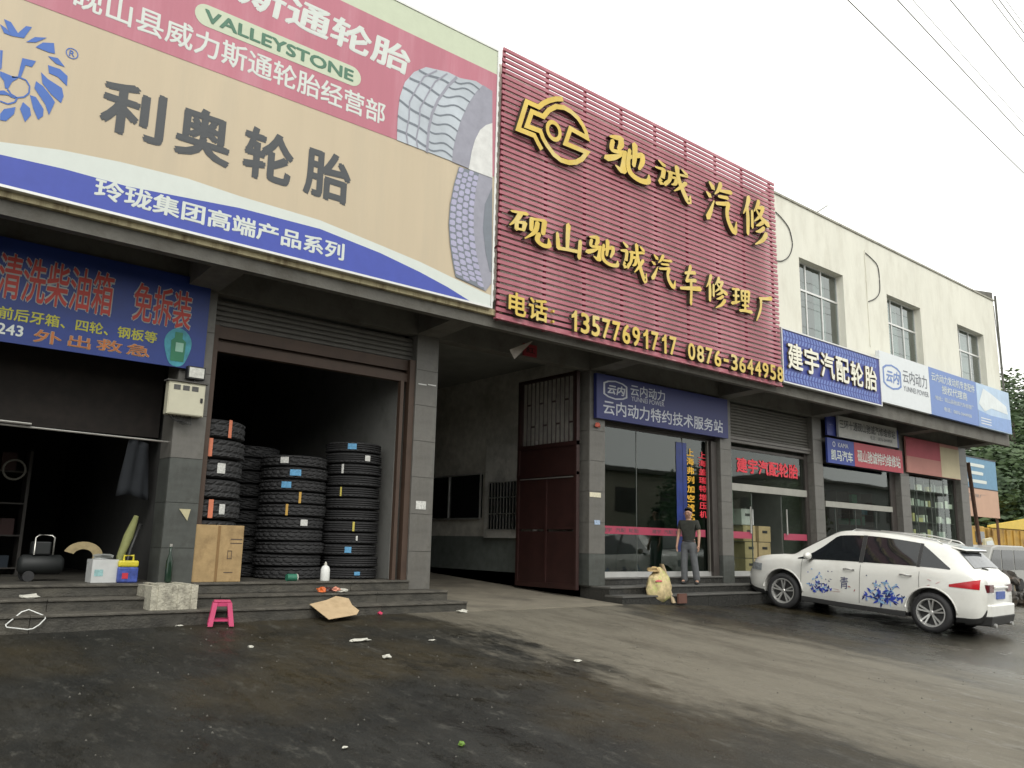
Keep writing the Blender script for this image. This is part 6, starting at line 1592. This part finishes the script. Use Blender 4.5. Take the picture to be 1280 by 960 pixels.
            for k in range(n_):
                petal(cx + rg.uniform(-.04, .04), cz + rg.uniform(-.03, .03), rg.uniform(.05, .13) * sc_, rg.uniform(.010, .026) * sc_, rg.uniform(0, 2 * math.pi), DB[rg.choice((0, 0, 1, 2)) if cz < .6 else rg.choice((1, 1, 0))])
        for k in range(18):
            a_, b_ = rg.choice(((rg.uniform(.5, 1.15), rg.uniform(.62, .88)), (rg.uniform(1.75, 2.3), rg.uniform(.58, .85))))
            petal(a_, b_, rg.uniform(.02, .055), rg.uniform(.006, .014), rg.uniform(0, 6.3), DB[rg.choice((0, 2, 1))])
        # the character on the door, mapped on to the side (front of the car is to the left)
        me_ = text_mesh('青', 0, 3); a_, lo, hi = bb(me_)
        for v, (px, py, pz) in zip(me_.vertices, a_):
            u = (px - lo[0]) / (hi[0] - lo[0]); w2_ = (py - lo[1]) / (hi[1] - lo[1]); v.co = sidez(1.63 - u * .16, .56 + w2_ * .22, .006, 1)
        me_.materials.clear(); me_.materials.append(DB[2]); me_.name = 'lettering'; link('lettering', me_, t)
        for (cx, cz, L, wd, a) in ((1.42, .60, .07, .012, .3), (1.36, .53, .06, .012, 2.0), (1.62, .52, .16, .004, .1), (1.60, .49, .22, .004, -.05)): petal(cx, cz, L, wd, a, C('decal_dull_red', .32, .12, .12, .4))
        for (cx, cz, L, wd, a) in ((-.02, .90, .09, .006, .3), (-.08, .86, .10, .005, 2.6), (-.0, .83, .07, .005, -.3)): petal(cx, cz, L, wd, a, C('decal_pinkish', .55, .25, .25, .4))
    return t
car = suv('parked_car', 'white parked SUV with blue flower decals along its doors, tail to the road', M_CAR, (15.25 + .93, 6.96, -.378), R(94.5), .08)
M_SIL = mat('silver_car_paint', (0.30, 0.31, 0.32), 0.3, metal=.3, vary=0.02, coat=1.0)
suv('parked_car', 'silver SUV parked at the roadside, seen mirrored in the dark shop glass', M_SIL, (24.2, -1.2, gz(-1.2, 24.2) + .0), R(82), .0, decals=False)

# ================================================================== PERSON
def skin_mesh(nm, pts, edges, root=0, sub=1, mats=None, smooth=True):
    """pts: (x, y, z, radius) or (x, y, z, rx, ry)"""
    me = D.meshes.new(nm); me.from_pydata([p[:3] for p in pts], edges, [])
    ob = D.objects.new(nm, me); COL.objects.link(ob)
    md = ob.modifiers.new('skin', 'SKIN'); md.use_smooth_shade = True
    if not me.skin_vertices: 
        me.attributes.new  # layer is made by the modifier below
    bm = bmesh.new(); bm.from_mesh(me); lay = bm.verts.layers.skin.verify()
    bm.verts.ensure_lookup_table()
    for v, p in zip(bm.verts, pts):
        v[lay].radius = (p[3], p[4] if len(p) > 4 else p[3]); v[lay].use_root = (v.index == root)
    bm.to_mesh(me); bm.free()
    sb = ob.modifiers.new('sub', 'SUBSURF'); sb.levels = sub; sb.render_levels = sub
    dg = bpy.context.evaluated_depsgraph_get(); m2 = D.meshes.new_from_object(ob.evaluated_get(dg))
    D.objects.remove(ob)
    m2.materials.clear()
    for m in mats: m2.materials.append(m)
    m2.polygons.foreach_set('use_smooth', [True] * len(m2.polygons)); m2.name = nm
    return m2
PX_, PZ_ = fx(862, 731, 10.78)
man = thing('person', 'man in a dark T-shirt and grey trousers standing on the granite steps', 'person', (PX_, 10.78, .283), math.atan2(-.30, -.95) + math.pi / 2)
man.scale = (.90, .90, .885)
# local: faces -Y, x to his left
SKIN = C('tanned_skin', .38, .22, .15, .55, vary=.06); HAIR = C('black_hair', .012, .011, .010, .7)
SHIRT = C('dark_olive_cotton', .028, .030, .024, .9, vary=.3, scale=14); TROU = C('grey_trouser_cloth', .10, .105, .11, .9, vary=.2, scale=18); SHOE = C('black_shoe', .02, .02, .02, .5)
P_ = []; E_ = []
def jn(p, par=None):
    P_.append(p); i = len(P_) - 1
    if par is not None: E_.append((par, i))
    return i
pel = jn((0, 0, .93, .13, .10)); sp1 = jn((0, .01, 1.10, .125, .095), pel); ch_ = jn((0, .01, 1.30, .15, .105), sp1); nk = jn((0, .015, 1.45, .055), ch_)
hd = jn((.0, -.005, 1.53, .070, .078), nk); hd2 = jn((.0, -.012, 1.60, .082, .092), hd); hd3 = jn((0, 0, 1.665, .068, .08), hd2)
ns = jn((0, -.105, 1.575, .012), hd)
for sd in (-1, 1): jn((sd * .082, .0, 1.575, .016), hd2)
hands = []
for sd in (-1, 1):
    sh = jn((sd * .185, .015, 1.385, .055), ch_); el = jn((sd * .235, .03 if sd > 0 else .0, 1.13, .040), sh)
    wr = jn((sd * .25, -.05 if sd > 0 else -.07, .89, .026), el); pm = jn((sd * .252, -.065 if sd > 0 else -.085, .83, .034, .018), wr)
    px, py, pz = P_[pm][:3]
    for k, (dy, L) in enumerate(((-.030, .070), (-.011, .080), (.009, .075), (.027, .060))):
        a = jn((px, py + dy, pz - .035, .0095), pm); b_ = jn((px - sd * .006, py + dy - .004, pz - .035 - L * .55, .0088), a); jn((px - sd * .020, py + dy - .006, pz - .035 - L, .0075), b_)
    a = jn((px - sd * .01, py - .043, pz + .005, .0105), pm); jn((px - sd * .018, py - .056, pz - .035, .009), a)
leg = {}
for sd, kx, ky, ax, ay in ((-1, -.10, -.05, -.10, -.02), (1, .13, -.02, .17, .05)):
    hp_ = jn((sd * .09, 0, .86, .088), pel); kn_ = jn((kx, ky, .49, .056), hp_); an = jn((ax, ay, .10, .040), kn_); jn((ax + sd * .02, ay - .13, .035, .038), an); leg[sd] = (hp_, kn_, an)
link('body', skin_mesh('body', P_, E_, pel, 2, [SKIN]), man)
g = lambda i, r, r2=None, dz=0: (P_[i][0], P_[i][1], P_[i][2] + dz, r, r2 or r)
# shirt
S_ = [(0, 0, .86, .165, .135), g(sp1, .146, .118), g(ch_, .170, .128), (0, .012, 1.415, .085, .08)]; SE = [(0, 1), (1, 2), (2, 3)]
for sd in (-1, 1):
    b0 = len(S_); S_ += [(sd * .188, .015, 1.385, .070), (sd * .225, .02, 1.20, .066)]; SE += [(2, b0), (b0, b0 + 1)]
link('tshirt', skin_mesh('tshirt', S_, SE, 0, 2, [SHIRT]), man)
T_ = [(0, 0, 1.0, .150, .118), (0, 0, .90, .155, .125)]; TE = [(0, 1)]
for sd in (-1, 1):
    h_, k_, a_ = leg[sd]; b0 = len(T_)
    T_ += [(P_[h_][0], P_[h_][1], .82, .105), (P_[k_][0], P_[k_][1], .49, .080), (P_[a_][0], P_[a_][1] - .01, .03, .078)]; TE += [(1, b0), (b0, b0 + 1), (b0 + 1, b0 + 2)]
link('trousers', skin_mesh('trousers', T_, TE, 0, 2, [TROU]), man)
MB().lathe([(.152, .0), (.154, .0), (.154, .03), (.152, .03)], 20, 'Z', (0, 0, .955)).build('belt', M_BLACK, man, world=False)
for sd in (-1, 1):
    a_ = P_[leg[sd][2]]
    link('shoe', skin_mesh('shoe', [(a_[0], a_[1] + .04, .04, .046), (a_[0], a_[1] - .05, .042, .050, .042), (a_[0] + sd * .015, a_[1] - .16, .034, .042, .034)], [(0, 1), (1, 2)], 0, 2, [SHOE]), man)
    bmm = bmesh.new(); bmesh.ops.create_icosphere(bmm, subdivisions=2, radius=.011); me = D.meshes.new('eye'); bmm.to_mesh(me); bmm.free(); me.materials.append(C('dark_eye', .02, .015, .012, .2)); link('eye', me, man).location = (sd * .033, -.088, 1.598)
MB().box(-.025, .025, -.094, -.086, 1.532, 1.540).build('mouth', C('lip', .22, .09, .07, .6), man, world=False)
bm = bmesh.new(); bmesh.ops.create_icosphere(bm, subdivisions=4, radius=1)
bmesh.ops.delete(bm, geom=[v for v in bm.verts if v.co.z < (-.35 if v.co.y > .1 else .22) + (.35 if v.co.y < -.55 else 0)], context='VERTS')
for v in bm.verts: v.co = Vector((v.co.x * .090, v.co.y * .103 + .002, 1.635 + v.co.z * .092)) * (1 + .012 * noise.noise(v.co * 9))
me = D.meshes.new('hair'); bm.to_mesh(me); bm.free(); me.materials.append(HAIR); o = link('hair', me, man); m_ = o.modifiers.new('t', 'SOLIDIFY'); m_.thickness = .008

# ================================================================== ROOF ITEMS, CABLES
a_, b_ = fx(1018, 268, 10.2), fx(1034, 257, 10.2)
tag(MB().tube([(a_[0], 10.15, 9.10), (a_[0] + .05, 10.15, a_[1] + .06), (b_[0], 10.2, b_[1])], .018, 6).build('antenna_rod', C('thin_grey_rod', .3, .3, .28, .6)), 'thin slanting grey rod standing on the roof edge beside the red board', 'rod')
def cable_loop(pxs, Y, label, r=.012):
    pts = [(*fx(x, y, Y), 1) for x, y in pxs]; c = catmull(pts, 6)
    tag(MB().tube([(p[0], Y - .01, p[1]) for p in c], r, 5).build('cable', M_WIRE, smooth=True), label, 'cable')
cable_loop([(969, 265), (976, 272), (985, 284), (989, 297), (990, 308), (986, 320), (978, 326), (969, 326)], WY - .01, 'black cable loop hanging on the cream wall right beside the red board')
cable_loop([(1081, 316), (1091, 325), (1097, 334), (1099, 350), (1099, 365), (1094, 373), (1085, 377)], WY - .01, 'black cable loop hanging between the first two upper windows')
a_, b_ = fx(1080, 313, WY), fx(1086, 378, WY); MB().box(a_[0] - .01, a_[0] + .01, WY - .02, WY - .002, b_[1] - 1.2, a_[1]).build('conduit', M_CREAM, BW)
x, z = fx(158, 350, 10.9)
# overhead wires along the road
dirw = Vector((.9985, .054, 0))
for i, (px, r, lb) in enumerate([(1060, .008, 'lowest'), (1122, .008, 'second lowest'), (1141, .005, 'third lowest, very thin'), (1188, .008, 'middle'), (1240, .007, 'third highest, thin'), (1249, .008, 'second highest'), (1257, .005, 'highest and thinnest')]):
    X, Z = fx(px, 0, 5.0); p0 = Vector((X, 5.0, Z)); pts = []
    for k in range(-6, 13):
        d = k * 5.0; pts.append(p0 + dirw * d + Vector((0, 0, -.0004 * d * (30 - d) * .5)))
    tag(MB().tube(pts, r, 5).build('overhead_wire', C('grey_wire', .22, .22, .21, .7), smooth=True), f'overhead wire across the white sky, the {lb} one', 'wire', group='overhead wires')
for (X, Y) in ((-24.5, 2.9), (75, 8.2)):
    u = thing('utility_pole', 'grey concrete utility pole carrying the overhead wires, ' + ('left' if X < 0 else 'far right') + ' of the forecourt', 'pole', (X, Y, gz(Y, X)), group='poles of the overhead wires')
    MB().tube([(0, 0, 0), (0, 0, 13)], [.19, .11], 12).build('shaft', M_CONC, u, world=False)
    for z in (9, 11.4): MB().box(-.06, .06, -1.2, 3.0, z, z + .1).build('crossarm', M_CONCD, u, world=False)

# ================================================================== FAR RIGHT: board, truck, van, scrap, trees
SBY = 13.0
zA = fx(1245, 583, SBY)[1]; 
rb0, _ = fx(1196, 600, SBY); rb1, _ = fx(1246, 600, SBY); zt3 = fx(1240, 577, SBY)[1]; zm3 = fx(1240, 613, SBY)[1]; zb3 = fx(1248, 648, SBY)[1]
s8 = thing('roadside_board', 'free standing board, blue above with white strokes and peach below, beyond the building end', 'sign board', ((rb0 + rb1) / 2, SBY, gz(13, 33)))
MB().box(rb0, rb1, SBY, SBY + .06, zm3 + .02, zt3).build('upper_panel', C('print_sky_blue', .13, .26, .38, .6, vary=.1), s8)
MB().box(rb0, rb1, SBY, SBY + .06, zb3, zm3 - .02).build('lower_panel', C('print_peach', .48, .30, .21, .6, vary=.08, scale=1), s8)
fr = MB(); fr.box(rb0 - .04, rb1 + .04, SBY - .01, SBY + .08, zt3, zt3 + .05); fr.box(rb0, rb1, SBY - .005, SBY + .075, zm3 - .02, zm3 + .02); fr.build('frame', M_BLACK, s8)
for x in (rb0 + .1, rb1): MB().tube([(x, SBY + .12, gz(13, 33)), (x, SBY + .12, zt3 + .05)], .05, 8).build('post', C('rusty_post', .12, .06, .035, .8), s8)
hh_ = zt3 - zm3
put_text('lettering', '三', fx(1208, 600, SBY)[0], fx(1233, 600, SBY)[0], zm3 + hh_ * .18, zt3 - hh_ * .18, SBY - .008, P_WHITE, s8, bold=.03)
for z_ in (.74, .58): put_text('lettering', '修理厂', fx(1208, 625, SBY)[0], fx(1226 + (6 if z_ > .7 else -6), 625, SBY)[0], zb3 + (zm3 - zb3) * (z_ - .06), zb3 + (zm3 - zb3) * (z_ + .06), SBY - .008, C('faded_grey_ink', .25, .22, .2, .7), s8, bold=.0)
# leaning rusty pole
a_, b_ = fx(1210, 578, 12.2), fx(1228, 703, 12.2)
tag(MB().tube([(a_[0], 12.2, a_[1]), (b_[0], 12.2, b_[1]), (b_[0] + .08, 12.2, gz(12, 31))], .07, 8).build('leaning_pole', C('rusty_pole', .11, .06, .04, .85, vary=.4, scale=5), smooth=True), 'thin leaning rusty pole in front of the blue and peach board', 'pole')
# rusty yellow truck
M_RUSTY = mat('rusty_yellow_paint', (.40, .24, .045), .7, vary=.25, scale=1.2, stain=(.09, .045, .02), stain_amt=1.0, stain_scale=.9, bump=.6, bscale=4)
TY = 16.0
tx0, tz1 = fx(1212, 655, TY); tx1 = tx0 + 8.5; tg = gz(TY, 40)
tk = thing('dump_truck', 'rusty yellow dump truck parked under the trees beyond the building', 'truck', (tx0 + 3, TY, tg))
tz1 = fx(1240, 660, TY)[1]
bevel(MB().box(tx0 + 2.0, tx1, TY, TY + 2.3, tg + 1.0, tz1).build('dump_body', M_RUSTY, tk), .04)
for k in range(8): MB().box(tx0 + 2.3 + k * .85, tx0 + 2.42 + k * .85, TY - .07, TY - .002, tg + 1.0, tz1 - .05).build('rib', M_RUSTY, tk)
MB().hexa([(tx0 + 2.2, TY - .05, tz1 + .02), (tx1, TY - .05, tz1 + .02), (tx1, TY + .1, tz1 + .02), (tx0 + 2.2, TY + .1, tz1 + .02), (tx0 + 2.2, TY - .05, tz1 + .12), (tx1, TY - .05, tz1 + .75), (tx1, TY + .1, tz1 + .75), (tx0 + 2.2, TY + .1, tz1 + .12)]).build('hoist_beam', mat('yellow_paint', (.60, .42, .05), .5, vary=.1), tk)
bevel(MB().hexa([(tx0, TY, tg + .8), (tx0 + 1.8, TY, tg + .8), (tx0 + 1.8, TY + 2.2, tg + .8), (tx0, TY + 2.2, tg + .8), (tx0 + .35, TY + .05, tz1 + .05), (tx0 + 1.8, TY + .05, tz1 + .05), (tx0 + 1.8, TY + 2.15, tz1 + .05), (tx0 + .35, TY + 2.15, tz1 + .05)]).build('cab', M_RUSTY, tk), .06)
MB().box(tx0 + .6, tx0 + 1.5, TY - .02, TY + .03, tg + 1.9, tz1 - .2).build('door_window', C('truck_glass', .12, .13, .13, .1), tk)
for x in (tx0 + .9, tx0 + 5.2, tx0 + 6.4): MB().lathe([(0, -.15), (.35, -.15), (.5, -.13), (.5, .13), (0, .15)], 20, 'Y', (x, TY + .1, tg + .5)).build('wheel', M_RUB, tk)
MB().box(tx0 + .2, tx1, TY + .3, TY + 1.9, tg + .65, tg + .98).build('chassis', M_BLACK, tk)
# white tilted cab door with glass in front of it
a_ = fx(1233, 672, 14.2); 
wm = thing('van_windscreen', 'white framed windscreen of a yellow cab standing upright beside the truck', 'windscreen', (a_[0], 14.2, gz(14, 36)))
q = [fx(x, y, 14.2) for x, y in ((1231, 674), (1240, 672), (1247, 690), (1249, 704), (1238, 706), (1233, 694))]
MB().xz(q, 14.2, 14.3).build('cab_frame', C('cream_cab_paint', .55, .50, .32, .5), wm)
q2 = [(sum(p[0] for p in q) / 6 + (p[0] - sum(p[0] for p in q) / 6) * .8, sum(p[1] for p in q) / 6 + (p[1] - sum(p[1] for p in q) / 6) * .82) for p in q]
MB().xz(q2, 14.185, 14.198).build('glass', C('hazy_pale_glass', .50, .54, .54, .15), wm)
MB().box(q[3][0] - .4, q[3][0] - .3, 14.22, 14.28, gz(14, 36), q[4][1] + .05).build('support', M_RUSTY, wm)
# silver van
VY = 11.6
vx0, _ = fx(1226, 720, VY); vg = gz(VY, 32) - .02
vz1 = fx(1262, 682, VY)[1]; H_ = vz1 - vg
vn = thing('parked_van', 'silver grey minivan standing behind the dark scrap heap at the right edge', 'van', (vx0 + 2, VY, vg))
prof = [(0, .35), (.02, .62), (.35, .74), (1.15, H_ - .08), (1.6, H_), (3.9, H_), (4.2, H_ - .12), (4.25, .35)]
vb = MB(); vb.xz([(vx0 + x, vg + z) for x, z in prof], VY, VY + 1.6)
bevel(vb.build('body', mat('silver_van_paint', (.36, .36, .34), .35, metal=.3, vary=.05), vn), .05, 3)
for q in ([(.62, .86), (1.22, H_ - .16), (1.75, H_ - .16), (1.75, .86)], [(1.85, .86), (1.85, H_ - .16), (2.85, H_ - .16), (2.85, .86)], [(2.95, .86), (2.95, H_ - .16), (3.9, H_ - .16), (4.0, .86)]):
    MB().xz([(vx0 + x, vg + z) for x, z in q], VY - .012, VY - .002).build('window', M_CGLASS, vn)
for x in (1.8, 2.9): MB().box(vx0 + x - .004, vx0 + x + .004, VY - .004, VY - .001, vg + .4, vg + .85).build('shut_line', M_BLACK, vn)
MB().box(vx0 + 1.55, vx0 + 1.70, VY - .02, VY - .003, vg + .74, vg + .77).build('door_handle', M_BLACK, vn)
for x in (.75, 3.4): MB().lathe([(0, -.08), (.18, -.08), (.27, -.07), (.29, -.05), (.29, .05), (0, .08)], 20, 'Y', (vx0 + x, VY + .06, vg + .29)).build('wheel', M_RUB, vn)
# scrap heap of greasy engine parts
M_SCR = mat('greasy_scrap_iron', (.045, .04, .034), .55, vary=.5, scale=6, bump=.8, bscale=12, stain=(.12, .075, .04), stain_amt=.6, stain_scale=4)
rg = random.Random(6)
n_s = 0
SCR = [(24.2, 9.45, .30), (24.9, 9.3, .38), (25.6, 9.5, .36), (26.3, 9.2, .34), (27.0, 9.4, .33), (27.7, 9.2, .36), (24.6, 9.9, .34), (25.3, 9.9, .45), (26.0, 10.0, .42), (26.8, 9.9, .4), (28.4, 9.6, .35), (25.2, 9.55, .25), (26.4, 9.6, .3)]
wd_ = ['small', 'squat', 'knobbly', 'broad', 'low', 'rounded', 'upright', 'tall', 'bulky', 'heavy', 'far', 'top', 'topmost']
bt1 = fx(1262, 748, 9.3)
for k, (x, y, s) in enumerate(SCR):
    lb = f'{wd_[k]} greasy dark engine casting in the scrap heap by the silver van'
    row = ('front row of the scrap heap, number ' + ['one', 'two', 'three', 'four', 'five', 'six'][k] + ' from the left') if k < 6 else (['leftmost in the back row of the scrap heap', 'second in the back row of the scrap heap', 'third in the back row of the scrap heap', 'fourth in the back row of the scrap heap', 'last one at the right end of the scrap heap', 'lying on top of the scrap heap at its left', 'lying on top of the scrap heap at its right'][k - 6])
    t = thing('engine_scrap', 'greasy dark engine casting, ' + row, 'scrap', (x, y, gz(y, x)), rg.uniform(0, 3), 'engine castings in the scrap heap')
    zb__ = .55 if k >= 11 else 0
    o = crumple('casting', (0, 0, 0), (s * .95, s * .75, s * .9), M_SCR, None, 80 + k, n=3); o.parent = t; o.location = (0, 0, s * .3 + zb__)
    MB().lathe([(0, -s * .7), (s * .28, -s * .7), (s * .30, -s * .55), (s * .14, -s * .5), (s * .14, s * .55), (s * .32, s * .6), (s * .32, s * .75), (0, s * .75)], 14, 'X', (0, -s * .3, s * .55 + zb__)).build('shaft_flange', M_SCR, t, world=False)

# ---- trees
def leaf_material(nm, a, b_):
    m = D.materials.new(nm); m.use_nodes = True; n = m.node_tree; bs = n.nodes['Principled BSDF']; bs.inputs['Roughness'].default_value = .6
    at = n.nodes.new('ShaderNodeTexCoord'); ns = n.nodes.new('ShaderNodeTexNoise'); ns.inputs['Scale'].default_value = .9; ns.inputs['Detail'].default_value = 4
    n.links.new(at.outputs['Object'], ns.inputs['Vector']); rp = n.nodes.new('ShaderNodeValToRGB'); rp.color_ramp.elements[0].position = .35; rp.color_ramp.elements[1].position = .65
    rp.color_ramp.elements[0].color = (*a, 1); rp.color_ramp.elements[1].color = (*b_, 1); n.links.new(ns.outputs[0], rp.inputs[0]); n.links.new(rp.outputs[0], bs.inputs['Base Color'])
    return m
LM = [leaf_material('dark_leaves', (.022, .048, .016), (.055, .095, .028)), leaf_material('mid_leaves', (.035, .07, .02), (.08, .12, .035))]
BARK = C('grey_bark', .10, .085, .065, .9, vary=.3, scale=8)
def tree(x, y, h, rad, seed, label, n=6500, group='trees beyond the building', lm=0, zlow=.25, g0=None, leaf=1.0):
    rg = random.Random(seed); z0 = gz(y, x) if g0 is None else g0
    t = thing('broadleaf_tree', label, 'tree', (x, y, z0), 0, group)
    tr = MB(); tr.tube([(0, 0, 0), (.1, .05, h * .25), (-.1, .1, h * .5), (.0, 0, h * .8)], [.32, .25, .17, .05], 8)
    cl = []
    nc = 26
    for i in range(nc):
        th = rg.uniform(0, 2 * math.pi); zz = h * (zlow + (1 - zlow) * (i + .5) / nc * .93); prof = math.sin(math.pi * min(1, max(.12, ((zz / h) - zlow * .6) / (1.06 - zlow * .6)))) ** .6
        rr = rad * prof * rg.uniform(.35, .92); cl.append((rr * math.cos(th), rr * math.sin(th), zz, rad * rg.uniform(.28, .48)))
    for c in cl[::3]: tr.tube([(0, 0, c[2] * .55), (c[0] * .5, c[1] * .5, c[2] * .8), (c[0], c[1], c[2])], [.11, .07, .03], 5)
    tr.build('trunk', BARK, t, world=False, smooth=True)
    mb = MB(); per = n // nc
    for (cx, cy, cz, cr_) in cl:
        for k in range(per):
            d = Vector((rg.gauss(0, 1), rg.gauss(0, 1), rg.gauss(0, .8))).normalized(); q = rg.uniform(.5, 1.0) ** .5 * cr_ * (1 + .25 * noise.noise(d * 2 + Vector((cx, cy, cz))))
            p = Vector((cx, cy, cz)) + d * q; s = rg.uniform(.10, .20) * leaf
            a = Vector((rg.gauss(0, 1), rg.gauss(0, 1), rg.gauss(0, 1))).normalized(); nrm = (d + a * .8).normalized(); u = nrm.cross(Vector((0, 0, 1)) if abs(nrm.z) < .9 else Vector((1, 0, 0))).normalized(); v = nrm.cross(u)
            b0 = len(mb.v); mb.v += [tuple(p - u * s), tuple(p - v * s * .45), tuple(p + u * s), tuple(p + v * s * .45)]; mb.f.append([b0, b0 + 1, b0 + 2, b0 + 3]); mb.m.append(0)
    mb.build('crown', LM[lm], t, world=False)
    return t
def tpos(px, Y):
    X, _ = fx(px, 690, Y); return X
for i, (px, Y, top_px, rad, lb, lm) in enumerate([
    (1226, 19, 560, 3.4, 'low dark leafy tree directly behind the roadside board', 0), (1262, 21, 478, 4.2, 'tall dark green tree whose crown rises right beside the building end', 0),
    (1290, 24, 470, 4.6, 'big mid green tree at the right edge behind the yellow truck', 1), (1246, 26, 520, 4.6, 'broad mid green tree between the tall tree and the board', 1),
    (1205, 24, 575, 3.6, 'dark tree mostly hidden behind the building end column', 0), (1330, 22, 500, 4.5, 'dark green tree just beyond the right edge of the view', 0)]):
    X, zt_ = fx(px, top_px, Y); g0 = gz(Y, X)
    tree(X, Y, zt_ - g0, rad, 40 + i, lb, n=9000, lm=lm, leaf=1.25)

# ================================================================== ACROSS THE ROAD (seen mirrored in the glass)
rs = random.Random(9)
def far_house(x0, x1, y, h, m, label, floors=2):
    g0 = gz(-1, (x0 + x1) / 2)
    t = thing('roadside_house', label, 'building', ((x0 + x1) / 2, y, g0), group='houses across the road')
    MB().box(x0, x1, y - 8, y, g0, g0 + h).build('wall', m, t)
    MB().box(x0 - .3, x1 + .3, y - 8.2, y + .5, g0 + h, g0 + h + .25).build('roof', M_CONC, t)
    nn = max(2, int((x1 - x0) / 3.6)); st_ = (x1 - x0) / nn; fh = h / floors
    for f_ in range(floors):
        for k in range(nn):
            xa_ = x0 + st_ * (k + .5)
            if f_ == 0: MB().box(xa_ - 1.4, xa_ + 1.4, y + .002, y + .06, g0 + .1, g0 + 2.9).build('shutter_door', rs.choice([M_SHUT, C('blue_door', .04, .07, .14), M_DKFRAME]), t)
            else:
                w_ = MB().box(xa_ - .9, xa_ + .9, y + .002, y + .05, g0 + fh * f_ + .9, g0 + fh * f_ + 2.4).build('window', M_DKFRAME, t)
    if True: MB().box(x0 + .5, x1 - .5, y + .01, y + .9, g0 + 3.05, g0 + 3.2).build('awning', C('awning_grey', .22, .24, .25), t)
far_house(-22, -4, -11, 7.2, C('house_grey', .30, .29, .27, .9), 'grey two storey house across the road on the left')
far_house(-3, 12, -12, 6.4, C('house_beige', .34, .31, .25, .9), 'beige two storey house across the road behind the viewer')
far_house(13.5, 30, -12.5, 7.0, C('house_dull', .25, .26, .26, .9), 'dull grey two storey house across the road opposite the shops')
far_house(31, 52, -12, 6.6, C('house_cream', .36, .34, .27, .9), 'cream two storey house across the road, farther right')
far_house(54, 80, -12, 7.4, C('house_dull2', .28, .28, .27, .9), 'tall grey house across the road at the far right')
for i, (x, y) in enumerate(((16, -8), (27, -8.5), (38, -8), (49, -8.5))):
    tree(x, y, 6.5, 2.6, 90 + i, ['small street tree across the road opposite the navy sign', 'round street tree across the road opposite the second shop', 'street tree across the road opposite the third shop', 'street tree across the road opposite the building end'][i], n=3500, group='street trees across the road', lm=i % 2, zlow=.35, leaf=1.1)
